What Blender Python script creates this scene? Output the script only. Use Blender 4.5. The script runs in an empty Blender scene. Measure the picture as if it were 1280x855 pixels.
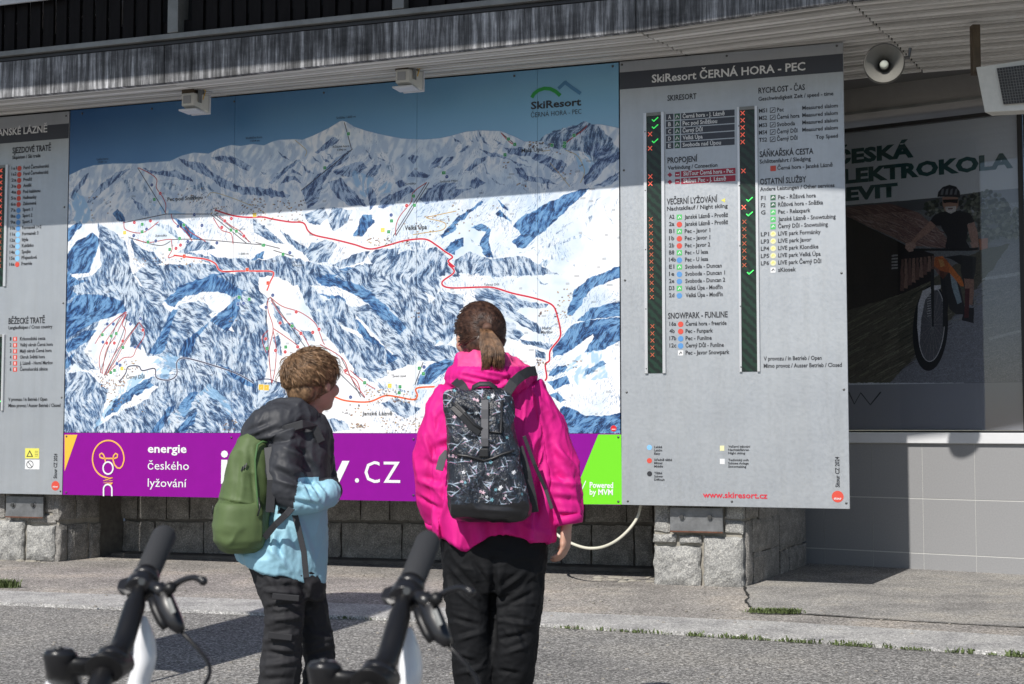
import bpy, math, random
import numpy as np
from mathutils import Vector, Matrix
random.seed(7)
R = math.radians
S = bpy.context.scene
COL = S.collection
# ------------------------------------------------------------------ camera, sky, sun, exposure
EYE = 1.15
FPX = 1750.0                      # focal length in photo pixels (photo 1280 x 855)
PITCH = math.atan(106.5/FPX)
cam_d = bpy.data.cameras.new('camera'); cam = bpy.data.objects.new('camera', cam_d); COL.objects.link(cam)
cam.location = (0, 0, EYE); cam.rotation_euler = (math.pi/2+PITCH, 0, 0)
cam_d.sensor_width = 36; cam_d.lens = 36*FPX/1280; cam_d.clip_end = 2000; cam_d.clip_start = .05
cam_d.dof.use_dof = True; cam_d.dof.focus_distance = 7.5; cam_d.dof.aperture_fstop = 9
S.camera = cam
SUN_AZ, SUN_EL = R(27.8), R(43.2)
w = bpy.data.worlds.new('World'); S.world = w; w.use_nodes = True
nt = w.node_tree; bg = nt.nodes['Background']
sky = nt.nodes.new('ShaderNodeTexSky'); sky.sky_type = 'NISHITA'; sky.sun_disc = False
sky.sun_elevation = SUN_EL; sky.sun_rotation = math.pi+SUN_AZ; sky.altitude = 800
nt.links.new(sky.outputs[0], bg.inputs[0]); bg.inputs[1].default_value = 0.09
sl = bpy.data.lights.new('sun', 'SUN'); sl.energy = 4.4; sl.angle = R(.53); sl.color = (1, .955, .89)
so = bpy.data.objects.new('sun', sl); COL.objects.link(so)
Ld = Vector((math.sin(SUN_AZ)*math.cos(SUN_EL), math.cos(SUN_AZ)*math.cos(SUN_EL), -math.sin(SUN_EL)))
so.rotation_euler = Ld.to_track_quat('-Z', 'Y').to_euler(); so.location = (-4, -8, 12)
S.view_settings.view_transform = 'Standard'; S.view_settings.look = 'None'
S.view_settings.exposure = 0.1; S.view_settings.gamma = 1
try:
    S.cycles.max_bounces = 6; S.cycles.transparent_max_bounces = 12; S.cycles.use_denoising = True
except Exception: pass

# ------------------------------------------------------------------ survey helpers: photograph measurements -> metres in the place
def ray(x, y):
    z = -(y-427.5)/FPX
    return Vector(((x-640)/FPX, math.cos(PITCH)-math.sin(PITCH)*z, math.sin(PITCH)+math.cos(PITCH)*z))
def G(x, y, h=0.):                # point on the level h
    r = ray(x, y); t = (h-EYE)/r.z; return Vector((r.x*t, r.y*t, h))
def D(x, y, d):                   # point at depth d
    r = ray(x, y); t = d/r.y; return Vector((r.x*t, d, EYE+r.z*t))
class Frame:
    def __init__(s, O, deg):
        s.O = Vector((O[0], O[1], 0)); s.a = R(deg)
        s.d = Vector((math.cos(s.a), -math.sin(s.a), 0)); s.n = Vector((math.sin(s.a), math.cos(s.a), 0))
    def W(s, p): return s.O+s.d*p[0]+s.n*p[1]+Vector((0, 0, p[2]))
    def loc(s, P):
        q = P-s.O; return (q.dot(s.d), q.dot(s.n), P.z)
    def px(s, x, y, off=0.):      # measurement on the frame's plane -> (u, z)
        r = ray(x, y); P0 = s.O+s.n*off
        t = P0.dot(s.n)/r.dot(s.n); q = r*t; q.z += EYE
        l = s.loc(q); return (l[0], l[2])
WALL = Frame((.78, 10.15), 19.04)
RW = Frame((2.44, 11.75), 32.4)
WORLD = Frame((0, 0), 0)

# ------------------------------------------------------------------ mesh builder
class MB:
    def __init__(s): s.v = []; s.f = []; s.mi = []; s.uv = None
    def add(s, vs, fs, m=0):
        b = len(s.v); s.v += [tuple(v) for v in vs]; s.f += [tuple(i+b for i in f) for f in fs]; s.mi += [m]*len(fs); return s
    def box(s, x0, x1, y0, y1, z0, z1, m=0):
        vs = [(x, y, z) for z in (z0, z1) for y in (y0, y1) for x in (x0, x1)]
        return s.add(vs, [(0,2,3,1),(4,5,7,6),(0,1,5,4),(2,6,7,3),(0,4,6,2),(1,3,7,5)], m)
    def prism(s, pts, a, b, m=0):   # polygon pts (u,z) extruded in y from a to b
        n = len(pts); vs = [(p[0], a, p[1]) for p in pts]+[(p[0], b, p[1]) for p in pts]
        fs = [tuple(range(n)), tuple(range(2*n-1, n-1, -1))]+[(i, i+n, (i+1) % n+n, (i+1) % n) for i in range(n)]
        return s.add(vs, fs, m)
    def slab(s, pts, z0, z1, m=0):  # polygon pts (x,y) extruded in z
        n = len(pts); vs = [(p[0], p[1], z0) for p in pts]+[(p[0], p[1], z1) for p in pts]
        fs = [tuple(range(n-1, -1, -1)), tuple(range(n, 2*n))]+[(i, (i+1) % n, (i+1) % n+n, i+n) for i in range(n)]
        return s.add(vs, fs, m)
    def tube(s, pts, rad, n=10, m=0, flat=1., up=(0, 0, 1), cap=True):
        P = [Vector(p) for p in pts]; k = len(P)
        if not hasattr(rad, '__len__'): rad = [rad]*k
        rings = []; prev = None
        for i in range(k):
            t = (P[min(i+1, k-1)]-P[max(i-1, 0)]).normalized()
            a = (prev if prev is not None else Vector(up)); a = a-t*a.dot(t)
            if a.length < 1e-4: a = Vector((1, 0, 0))-t*t.x
            a.normalize(); b = t.cross(a); prev = a
            rings.append([P[i]+a*(math.cos(2*math.pi*j/n)*rad[i])+b*(math.sin(2*math.pi*j/n)*rad[i]*flat) for j in range(n)])
        vs = [v for r in rings for v in r]
        fs = [(i*n+j, i*n+(j+1) % n, (i+1)*n+(j+1) % n, (i+1)*n+j) for i in range(k-1) for j in range(n)]
        if cap: fs += [tuple(range(n-1, -1, -1)), tuple((k-1)*n+j for j in range(n))]
        return s.add(vs, fs, m)
    def rings(s, rs, n=28, m=0):    # rs: (centre, rx vector, ry vector, exponent)
        vs = []
        for c, ax, ay, e in rs:
            for j in range(n):
                t = 2*math.pi*j/n; cx, cy = math.cos(t), math.sin(t)
                x = math.copysign(abs(cx)**(2/e), cx); y = math.copysign(abs(cy)**(2/e), cy)
                vs.append(Vector(c)+Vector(ax)*x+Vector(ay)*y)
        k = len(rs)
        fs = [(i*n+j, i*n+(j+1) % n, (i+1)*n+(j+1) % n, (i+1)*n+j) for i in range(k-1) for j in range(n)]
        fs += [tuple(range(n-1, -1, -1)), tuple((k-1)*n+j for j in range(n))]
        return s.add(vs, fs, m)
    def ball(s, c, r, n=14, m=0, rot=None):
        if not hasattr(r, '__len__'): r = (r, r, r)
        vs = []; fs = []
        M3 = rot.to_matrix() if rot else Matrix.Identity(3)
        for i in range(1, n):
            for j in range(2*n):
                a = math.pi*i/n; b = math.pi*j/n
                vs.append(Vector(c)+M3@Vector((r[0]*math.sin(a)*math.cos(b), r[1]*math.sin(a)*math.sin(b), r[2]*math.cos(a))))
        k = 2*n
        for i in range(n-2):
            for j in range(k): fs.append((i*k+j, (i+1)*k+j, (i+1)*k+(j+1) % k, i*k+(j+1) % k))
        vs += [Vector(c)+M3@Vector((0, 0, r[2])), Vector(c)-M3@Vector((0, 0, r[2]))]
        t = len(vs)-2
        for j in range(k):
            fs.append((t, j, (j+1) % k)); fs.append((t+1, (n-2)*k+(j+1) % k, (n-2)*k+j))
        return s.add(vs, fs, m)

BASE = {}
def tag(o, label=None, cat=None, group=None, kind=None):
    if label: o['label'] = label
    if cat: o['category'] = cat
    if group: o['group'] = group
    if kind: o['kind'] = kind
    return o
def thing(name, label, cat, fr=WORLD, base=(0, 0, 0), group=None, kind=None):
    o = bpy.data.objects.new(name, None); COL.objects.link(o)
    o.location = fr.W(base); o.rotation_euler = (0, 0, -fr.a); o.empty_display_size = .1
    BASE[o.name] = Vector(base)
    return tag(o, label, cat, group, kind)
def part(name, mb, mat, parent=None, fr=WORLD, smooth=False, base=None, bevel=0, kind=None, auto=None):
    """verts are given in frame coordinates; a child's mesh is stored relative to its thing's base"""
    if isinstance(mb, MB):
        me = bpy.data.meshes.new(name)
        b = BASE[parent.name] if parent else Vector(base or (0, 0, 0))
        me.from_pydata([tuple(Vector(v)-b) for v in mb.v], [], mb.f)
        if any(mb.mi): me.polygons.foreach_set('material_index', mb.mi)
        me.update()
    else:
        me = mb; b = BASE[parent.name] if parent else Vector(base or (0, 0, 0))
    for m in (mat if isinstance(mat, (list, tuple)) else [mat]): me.materials.append(m)
    if smooth: me.polygons.foreach_set('use_smooth', [True]*len(me.polygons))
    o = bpy.data.objects.new(name, me); COL.objects.link(o)
    if parent:
        o.parent = parent
    else:
        o.location = fr.W(b); o.rotation_euler = (0, 0, -fr.a)
    BASE[o.name] = b
    if bevel:
        md = o.modifiers.new('bevel', 'BEVEL'); md.width = bevel; md.segments = 2; md.limit_method = 'ANGLE'; md.angle_limit = R(40)
    if kind: o['kind'] = kind
    return o
def struct(name, mb, mat, fr=WORLD, **k):
    o = part(name, mb, mat, None, fr, **k); o['kind'] = 'structure'; return o
def copy_tree(o, parent=None):
    c = o.copy(); COL.objects.link(c); c.parent = parent; BASE[c.name] = BASE.get(o.name, Vector())
    for ch in list(o.children): copy_tree(ch, c)
    return c

# ------------------------------------------------------------------ materials
def M(name, col, rough=.6, metal=0., var=0., vscale=8., bump=0., bscale=60., stretch=(1, 1, 1), spec=.5, detail=6, emit=0., coat=0., dist=.002, sheen=0.):
    m = bpy.data.materials.new(name); m.use_nodes = True; t = m.node_tree; p = t.nodes['Principled BSDF']
    p.inputs['Base Color'].default_value = (*col, 1); p.inputs['Roughness'].default_value = rough
    p.inputs['Metallic'].default_value = metal; p.inputs['Specular IOR Level'].default_value = spec
    p.inputs['Coat Weight'].default_value = coat; p.inputs['Sheen Weight'].default_value = sheen
    if emit: p.inputs['Emission Color'].default_value = (*col, 1); p.inputs['Emission Strength'].default_value = emit
    tc = t.nodes.new('ShaderNodeTexCoord'); mp = t.nodes.new('ShaderNodeMapping'); mp.inputs['Scale'].default_value = stretch
    t.links.new(tc.outputs['Object'], mp.inputs[0])
    if var:
        n = t.nodes.new('ShaderNodeTexNoise'); n.inputs['Scale'].default_value = vscale; n.inputs['Detail'].default_value = detail; n.inputs['Roughness'].default_value = .65
        t.links.new(mp.outputs[0], n.inputs['Vector'])
        r = t.nodes.new('ShaderNodeMapRange'); r.inputs[1].default_value = .25; r.inputs[2].default_value = .75
        r.inputs[3].default_value = 1-var; r.inputs[4].default_value = 1+var; t.links.new(n.outputs[0], r.inputs[0])
        x = t.nodes.new('ShaderNodeVectorMath'); x.operation = 'SCALE'; x.inputs[0].default_value = col
        t.links.new(r.outputs[0], x.inputs['Scale']); t.links.new(x.outputs[0], p.inputs['Base Color'])
    if bump:
        n = t.nodes.new('ShaderNodeTexNoise'); n.inputs['Scale'].default_value = bscale; n.inputs['Detail'].default_value = 4
        t.links.new(mp.outputs[0], n.inputs['Vector'])
        b = t.nodes.new('ShaderNodeBump'); b.inputs['Strength'].default_value = bump; b.inputs['Distance'].default_value = dist
        t.links.new(n.outputs[0], b.inputs['Height']); t.links.new(b.outputs[0], p.inputs['Normal'])
    return m
def ramp(t, src, stops):
    r = t.nodes.new('ShaderNodeValToRGB'); e = r.color_ramp.elements
    while len(e) < len(stops): e.new(.5)
    for el, (p, c) in zip(e, stops): el.position = p; el.color = (*c, 1)
    t.links.new(src, r.inputs[0]); return r.outputs[0]
def tn(t, typ, vec=None, **k):
    n = t.nodes.new(typ)
    for a, b in k.items(): n.inputs[a].default_value = b
    if vec is not None: t.links.new(vec, n.inputs['Vector'])
    return n
def mix(t, fac, a, b, mode='MIX'):
    x = t.nodes.new('ShaderNodeMix'); x.data_type = 'RGBA'; x.blend_type = mode
    for s, v in ((0, fac), (6, a), (7, b)):
        if hasattr(v, 'links'): t.links.new(v, x.inputs[s])
        elif s == 0: x.inputs[0].default_value = v
        else: x.inputs[s].default_value = (*v, 1)
    return x.outputs[2]
def custom(name, rough=.8):
    m = bpy.data.materials.new(name); m.use_nodes = True; t = m.node_tree; p = t.nodes['Principled BSDF']; p.inputs['Roughness'].default_value = rough
    tc = t.nodes.new('ShaderNodeTexCoord'); return m, t, p, tc.outputs['Object']
def bumpn(t, p, src, strength, dist):
    b = t.nodes.new('ShaderNodeBump'); b.inputs['Strength'].default_value = strength; b.inputs['Distance'].default_value = dist
    t.links.new(src, b.inputs['Height']); t.links.new(b.outputs[0], p.inputs['Normal'])

def ground_mat(name, dark, mid, light, sc, patch, tint):
    m, t, p, v = custom(name, .92); p.inputs['Specular IOR Level'].default_value = .25
    vo = tn(t, 'ShaderNodeTexVoronoi', v, Scale=sc); 
    sep = t.nodes.new('ShaderNodeSeparateColor'); t.links.new(vo.outputs['Color'], sep.inputs[0])
    c = ramp(t, sep.outputs[0], [(0, dark), (.45, mid), (.8, light), (1, tuple(min(1, x*1.5) for x in light))])
    n2 = tn(t, 'ShaderNodeTexNoise', v, Scale=patch, Detail=7, Roughness=.6)
    g = ramp(t, n2.outputs[0], [(.3, (.62, .62, .63)), (.5, (.92, .92, .92)), (.7, tint)])
    c2 = mix(t, 1., c, g, 'MULTIPLY')
    n3 = tn(t, 'ShaderNodeTexNoise', v, Scale=sc*.35, Detail=5)
    g3 = ramp(t, n3.outputs[0], [(.35, (.75, .75, .75)), (.65, (1.2, 1.2, 1.2))])
    c3 = mix(t, 1., c2, g3, 'MULTIPLY')
    t.links.new(c3, p.inputs['Base Color'])
    bumpn(t, p, vo.outputs['Distance'], .5, .004)
    return m
ASPH = ground_mat('coarse_asphalt', (.10, .098, .095), (.20, .195, .187), (.37, .36, .345), 115, .8, (1.12, 1.1, 1.06))
PAVE = ground_mat('fine_asphalt', (.16, .15, .138), (.29, .27, .25), (.42, .395, .37), 120, 1.6, (1.2, 1.15, 1.08))
APRON = ground_mat('worn_concrete', (.19, .182, .172), (.30, .288, .272), (.40, .388, .37), 140, 2.2, (1.15, 1.12, 1.06))
STRIP = ground_mat('pale_kerb_concrete', (.27, .265, .26), (.40, .395, .385), (.52, .51, .50), 190, 3.5, (1.1, 1.1, 1.08))

def granite(name, lo, hi):
    m, t, p, v = custom(name, .85); p.inputs['Specular IOR Level'].default_value = .3
    a = tn(t, 'ShaderNodeTexNoise', v, Scale=9, Detail=8, Roughness=.7)
    b = tn(t, 'ShaderNodeTexVoronoi', v, Scale=160)
    sep = t.nodes.new('ShaderNodeSeparateColor'); t.links.new(b.outputs['Color'], sep.inputs[0])
    c = ramp(t, a.outputs[0], [(.3, lo), (.7, hi)]); g = ramp(t, sep.outputs[1], [(0, (.6, .6, .62)), (.8, (1.1, 1.1, 1.1)), (1, (1.5, 1.5, 1.45))])
    t.links.new(mix(t, 1., c, g, 'MULTIPLY'), p.inputs['Base Color'])
    bumpn(t, p, a.outputs[0], .8, .02)
    return m
GRAN = granite('granite', (.22, .22, .215), (.46, .455, .43)); GRAN_D = granite('shaded_granite', (.16, .155, .147), (.37, .355, .33))  # second granite is darkened in colour for stones lying in shade
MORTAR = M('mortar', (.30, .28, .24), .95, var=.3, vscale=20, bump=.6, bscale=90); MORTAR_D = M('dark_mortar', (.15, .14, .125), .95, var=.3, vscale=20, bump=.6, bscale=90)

def fascia_mat():
    m, t, p, v = custom('weathered_fascia', .75)
    mp = t.nodes.new('ShaderNodeMapping'); mp.inputs['Scale'].default_value = (17, 6, .9); t.links.new(v, mp.inputs[0])
    a = tn(t, 'ShaderNodeTexNoise', mp.outputs[0], Scale=1.6, Detail=9, Roughness=.75)
    mp2 = t.nodes.new('ShaderNodeMapping'); mp2.inputs['Scale'].default_value = (1.1, 1, 2.2); t.links.new(v, mp2.inputs[0])
    b = tn(t, 'ShaderNodeTexNoise', mp2.outputs[0], Scale=1.4, Detail=8, Roughness=.7)
    c = ramp(t, a.outputs[0], [(.34, (.028, .029, .03)), (.48, (.11, .112, .118)), (.58, (.30, .305, .315)), (.72, (.66, .67, .69))])
    g = ramp(t, b.outputs[0], [(.32, (.32, .32, .33)), (.48, (.85, .85, .86)), (.66, (1.5, 1.5, 1.52))])
    t.links.new(mix(t, 1., c, g, 'MULTIPLY'), p.inputs['Base Color']); bumpn(t, p, a.outputs[0], .3, .004)
    return m
FASCIA = fascia_mat()
SOFFIT = M('white_painted_slats', (.80, .785, .75), .6, var=.15, vscale=2.5, stretch=(.5, 6, 3), bump=.2)
SOFFIT2 = M('greyed_painted_slats', (.66, .645, .61), .6, var=.2, vscale=2.5, stretch=(.5, 6, 3), bump=.2); SOFFIT3 = M('dirty_painted_slats', (.50, .485, .455), .65, var=.3, vscale=3, stretch=(.5, 6, 3), bump=.2)
SOFFIT_D = M('soffit_backing', (.045, .045, .045), .8)
BLACKM = M('black_metal', (.018, .018, .02), .45, bump=.1); DARKW = M('dark_stained_wood', (.010, .009, .010), .7, spec=.15, var=.4, vscale=5, stretch=(6, 6, .6))
GREYM = M('grey_metal', (.22, .225, .22), .5, metal=.3, var=.25, vscale=6); PALE = M('pale_painted_board', (.62, .64, .68), .5, var=.1)
ALU = M('brushed_aluminium', (.62, .63, .65), .4, metal=.55, var=.08, vscale=30, stretch=(8, 1, .5)); STEEL = M('galvanised_steel', (.2, .205, .21), .5, metal=.6, var=.35, vscale=14)
RUST = M('rust', (.12, .05, .03), .85, var=.5, vscale=30)
def board_grey():
    m, t, p, v = custom('grey_board_paint', .42); p.inputs['Metallic'].default_value = .55
    n = tn(t, 'ShaderNodeTexNoise', v, Scale=2.2, Detail=6, Roughness=.6)
    mp = t.nodes.new('ShaderNodeMapping'); mp.inputs['Scale'].default_value = (9, 1, .5); t.links.new(v, mp.inputs[0]); n4 = tn(t, 'ShaderNodeTexNoise', mp.outputs[0], Scale=1.6, Detail=7, Roughness=.7)
    c0 = ramp(t, n.outputs[0], [(.3, (.40, .425, .455)), (.7, (.46, .485, .51))]); c1 = ramp(t, n4.outputs[0], [(.34, (.95, .945, .935)), (.55, (1, 1, 1))])
    t.links.new(mix(t, 1., c0, c1, 'MULTIPLY'), p.inputs['Base Color'])
    n2 = tn(t, 'ShaderNodeTexNoise', v, Scale=45, Detail=5); 
    t.links.new(ramp(t, n2.outputs[0], [(.3, (.36, .36, .36)), (.7, (.5, .5, .5))]), p.inputs['Roughness'])
    return m
BOARD = board_grey()
TXT = M('black_print', (.022, .024, .03), .5); TXTW = M('white_print', (.74, .75, .76), .5); TXTR = M('red_print', (.55, .035, .05), .5)
BAND = M('dark_blue_grey_band', (.045, .052, .07), .5); CRIM = M('crimson_print', (.36, .02, .05), .5)
PR = M('red_dot_print', (.62, .07, .045), .5); PB = M('blue_dot_print', (.09, .27, .58), .5); PG = M('green_print', (.08, .48, .13), .5); PGD = M('dark_green_print', (.02, .10, .05), .5)
PY = M('yellow_print', (.72, .68, .12), .5); PYP = M('pale_yellow_print', (.72, .70, .42), .5); PLB = M('light_blue_print', (.22, .5, .82), .5)
PURP = M('purple_print', (.235, .002, .262), .45, var=.05, spec=.2); LIME = M('lime_print', (.16, .66, .012), .4); GOLD = M('gold_print', (.78, .47, .045), .4)
def led_mat():
    m, t, p, v = custom('led_screen', .35)
    mp = t.nodes.new('ShaderNodeMapping'); mp.inputs['Scale'].default_value = (1, 1, 1); t.links.new(v, mp.inputs[0])
    wv = t.nodes.new('ShaderNodeTexWave'); wv.wave_type = 'BANDS'; wv.bands_direction = 'DIAGONAL'; wv.inputs['Scale'].default_value = 9; wv.inputs['Distortion'].default_value = 2.5; wv.inputs['Detail'].default_value = 3; wv.inputs['Detail Scale'].default_value=4
    t.links.new(mp.outputs[0], wv.inputs['Vector'])
    t.links.new(ramp(t, wv.outputs[0], [(.25, (.004, .011, .008)), (.75, (.008, .034, .02))]), p.inputs['Base Color'])
    return m
LED = led_mat(); LR = M('lit_red_led', (1., .16, .10), .5, emit=.35); LG = M('lit_green_led', (.07, 1., .16), .5, emit=.5)
RED_SUN = M('sunlit_red_led', (.55, .13, .06), .5, emit=.04)  # red marks in the sun: washed-out look put into colour and weak glow
TILE = M('grey_wall_tile', (.28, .282, .29), .45, var=.10, vscale=90, bump=.1); GROUT = M('pale_grout', (.58, .58, .56), .9)
SCREW = M('screw_steel', (.12, .12, .12), .35, metal=.8)
# ------------------------------------------------------------------ printed lettering as flat geometry
_c = bpy.data.curves.new('lettering_curve', 'FONT'); _to = bpy.data.objects.new('lettering_curve', _c)
def text(parent, s, x0, y0, x1, cap, mat, bold=0., fr=WALL, off=-.003, align='L', vert=False, name='lettering'):
    """s printed from photo point (x0,y0) (baseline start) to x1, capital height cap, on the frame's plane"""
    _c.body = s; _c.size = 1; _c.resolution_u = 2; _c.offset = bold
    me = bpy.data.meshes.new_from_object(_to)
    if len(me.vertices) == 0: return
    co = np.empty(len(me.vertices)*3, np.float32); me.vertices.foreach_get('co', co); co = co.reshape(-1, 3)
    w0, w1 = co[:, 0].min(), co[:, 0].max()
    u0, z0 = fr.px(x0, y0); out = np.zeros_like(co); b = BASE[parent.name]
    if vert:
        zt = fr.px(x0, y0-x1)[1]; ua = fr.px(x0-cap, y0)[0]
        out[:, 2] = z0+(co[:, 0]-w0)/(w1-w0)*(zt-z0)-b[2]; out[:, 0] = u0-co[:, 1]/.70*(u0-ua)-b[0]
    else:
        cap *= 1.1 if cap < 8 else 1.; h = fr.px(x0, y0-cap)[1]-z0; u1 = fr.px(x1, y0)[0]
        out[:, 0] = u0+(co[:, 0]-w0)/(w1-w0)*(u1-u0)-b[0]; out[:, 2] = z0+co[:, 1]/.70*h-b[2]
    out[:, 1] = off-b[1]
    me.vertices.foreach_set('co', out.reshape(-1)); me.update()
    me.materials.clear()
    return part(name, me, mat, parent, fr)
def rect(mb, fr, x0, y0, x1, y1, a, b, slope=None):
    """box whose face is the photo rectangle on the frame's plane, from depth a to b (frame y)"""
    u0, zt = fr.px(x0, y0); u1, _ = fr.px(x1, y0); zb = fr.px(x0, y1)[1]
    return mb.box(min(u0, u1), max(u0, u1), a, b, min(zb, zt), max(zb, zt))
def R_(fr, x0, y0, x1, y1, a, b): return rect(MB(), fr, x0, y0, x1, y1, a, b)
def disc(fr, x, y, r, a, b, n=16):
    u, z = fr.px(x, y); rr = fr.px(x+r, y)[0]-u
    return MB().prism([(u+rr*math.cos(2*math.pi*i/n), z+rr*math.sin(2*math.pi*i/n)) for i in range(n)], a, b)
def poly(fr, pts, a, b): return MB().prism([fr.px(*p) for p in pts], a, b)
def ribbon(fr, pts, wd, a, b):
    """flat printed line of width wd (m) through photo points"""
    P = [Vector((*fr.px(*p), 0)) for p in pts]; mb = MB(); L = []; Rr = []
    for i, p in enumerate(P):
        t = (P[min(i+1, len(P)-1)]-P[max(i-1, 0)]).normalized(); nn = Vector((-t.y, t.x, 0))*wd/2
        L.append(p+nn); Rr.append(p-nn)
    vs = [(q.x, y, q.y) for y in (a, b) for q in L+Rr]; n = len(P); fs = []
    for i in range(n-1):
        fs += [(i, i+1, n+i+1, n+i)]
    return mb.add(vs[:2*n], fs)
def screws(t, fr, pts):
    for x, y in pts:
        u, z = fr.px(x, y); m = MB().ball((u, -.003, z), (.009, .006, .009), 6); part('screw', m, SCREW, t, fr, smooth=True)

# ------------------------------------------------------------------ ground
def gp(*pts): return [tuple(G(x, y)[:2]) for x, y in pts]
def sheet(pts, z): m = MB(); m.add([(p[0], p[1], z) for p in pts], [tuple(range(len(pts)))]); return m
struct('road', sheet([(-300, -300), (300, -300), (300, 300), (-300, 300)], 0.0), ASPH)
kb = gp((0, 757), (330, 770), (660, 783), (960, 801), (1280, 822)); kt = gp((0, 742), (330, 754), (660, 768), (960, 781), (1280, 800))
d0 = Vector(kb[1])-Vector(kb[0]); kb = [tuple(Vector(kb[0])-d0*8)]+kb; kt = [tuple(Vector(kt[0])-d0*8)]+kt
d1 = Vector(kb[-1])-Vector(kb[-2]); kb += [tuple(Vector(kb[-1])+d1*10)]; kt += [tuple(Vector(kt[-1])+d1*10)]
def strip_mb(a, b, z0, z1):
    m = MB(); n = len(a); m.add([(p[0], p[1], z1) for p in a]+[(p[0], p[1], z1) for p in b], [(i, i+1, n+i+1, n+i) for i in range(n-1)])
    m.add([(p[0], p[1], z1) for p in a]+[(p[0], p[1], z0) for p in a], [(i+n, i+n+1, i+1, i) for i in range(n-1)]); return m
struct('kerb_strip', strip_mb(kb, kt, 0.001, .022), STRIP)
back = [(p[0]+8, p[1]+25) for p in kt]
struct('pavement', strip_mb(kt, back, .001, .018), PAVE)
crack = gp((930, 737), (935, 748), (933, 757), (941, 767), (1000, 772), (1120, 780), (1280, 789))
ap = [crack[0], crack[1], crack[2], crack[3], crack[4], crack[5], crack[6], (crack[6][0]+6, crack[6][1]-2.0), (12, 12), (2.9, 13)]
struct('concrete_apron', sheet(ap, .022), APRON)
CRK = M('dirt_in_crack', (.02, .019, .017), .95)
def groundline(pts, wd, z):
    m = MB(); P = [Vector((p[0], p[1], z)) for p in pts]; vs = []
    # subdivide with jitter
    Q = []
    for a, b in zip(P[:-1], P[1:]):
        k = max(2, int((b-a).length/.06))
        for i in range(k): Q.append(a+(b-a)*(i/k)+Vector((random.uniform(-.008, .008), random.uniform(-.012, .012), 0)))
    Q.append(P[-1])
    for i, p in enumerate(Q):
        t = (Q[min(i+1, len(Q)-1)]-Q[max(i-1, 0)]).normalized(); nn = Vector((-t.y, t.x, 0))*wd*random.uniform(.3, 1)
        vs += [p+nn, p-nn]
    return m.add(vs, [(2*i, 2*i+1, 2*i+3, 2*i+2) for i in range(len(Q)-1)])
struct('pavement_crack', groundline(crack, .012, .027), CRK)
# weeds growing along the joint: uncountable, one mesh each line
WEED = M('weed_green', (.10, .135, .045), .7, var=.5, vscale=30)
def blades(m, x, y, z, n, r, h):
    for _ in range(n):
        a = random.uniform(0, 6.28); q = r*math.sqrt(random.random()); bx, by = x+q*math.cos(a), y+q*math.sin(a)*.45
        hh = h*random.uniform(.4, 1); t = random.uniform(0, 6.28); l = hh*random.uniform(.2, .9); ww = random.uniform(.002, .004)
        dx, dy = math.cos(t), math.sin(t)
        m.add([(bx-dy*ww, by+dx*ww, z), (bx+dy*ww, by-dx*ww, z), (bx+dx*l*.5+dy*ww*1.3, by+dy*l*.5-dx*ww*1.3, z+hh*.7), (bx+dx*l*.5-dy*ww*1.3, by+dy*l*.5+dx*ww*1.3, z+hh*.7), (bx+dx*l, by+dy*l, z+hh)], [(0, 1, 2, 3), (3, 2, 4)])
m = MB()
for (x0, x1, d, h) in ((414, 445, 3, .02), (450, 500, 2, .014), (528, 560, 3, .03), (667, 688, 5, .022), (694, 735, 4, .022), (745, 785, 4, .022), (790, 838, 6, .028), (862, 1050, 9, .032), (1050, 1128, 9, .034), (1130, 1168, 6, .02), (1182, 1215, 5, .03), (1235, 1262, 9, .035), (1262, 1300, 10, .035)):
    for x in np.arange(x0, x1, 2.2):
        yb = np.interp(x, [0, 330, 660, 960, 1280], [757, 770, 783, 801, 822]); p = G(x, yb)
        if random.random() < .55+.35*math.sin(x*.09): blades(m, p.x, p.y-.01, .004, max(2, int(d*.8)), .03, h*.8*random.uniform(.4, 1.5))
o = part('kerb_weeds', m, WEED); tag(o, 'thin line of green weeds sprouting along the front edge of the pale kerb strip', 'weeds', kind='stuff')
m = MB()
for x in np.arange(938, 998, 2): p = G(x, 772-abs(x-985)*.02); blades(m, p.x, p.y, .026, 26 if 950 < x < 992 else 8, .06, .035)
o = part('grass_tuft', m, WEED); tag(o, 'small flat green grass tuft in the pavement crack right of the stone pillar', 'grass tuft', kind='stuff')
m = MB()
for x in np.arange(-12, 18, 2): p = G(x, 738); blades(m, p.x, p.y, .02, 22, .07, .07)
o = part('grass_tuft', m, WEED); tag(o, 'small green grass tuft beside the pale strip at the left edge', 'grass tuft', kind='stuff')

PEB = M('loose_grit', (.28, .26, .23), .9, var=.5, vscale=40)
m = MB()
for _ in range(420):
    a_ = random.random(); x = random.uniform(-20, 1300); y = random.uniform(705, 870); p = G(x, y); q0 = WALL.loc(p)
    if q0[1] > .0: continue
    s_ = random.uniform(.003, .009); m.ball((p.x, p.y, .022+s_*.2 if y < 800 else .001), (s_*1.4, s_, s_*.7), 3)
o = part('loose_grit', m, PEB); tag(o, 'scattered small stones and grit lying on the road and pavement', 'grit', kind='stuff')
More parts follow.
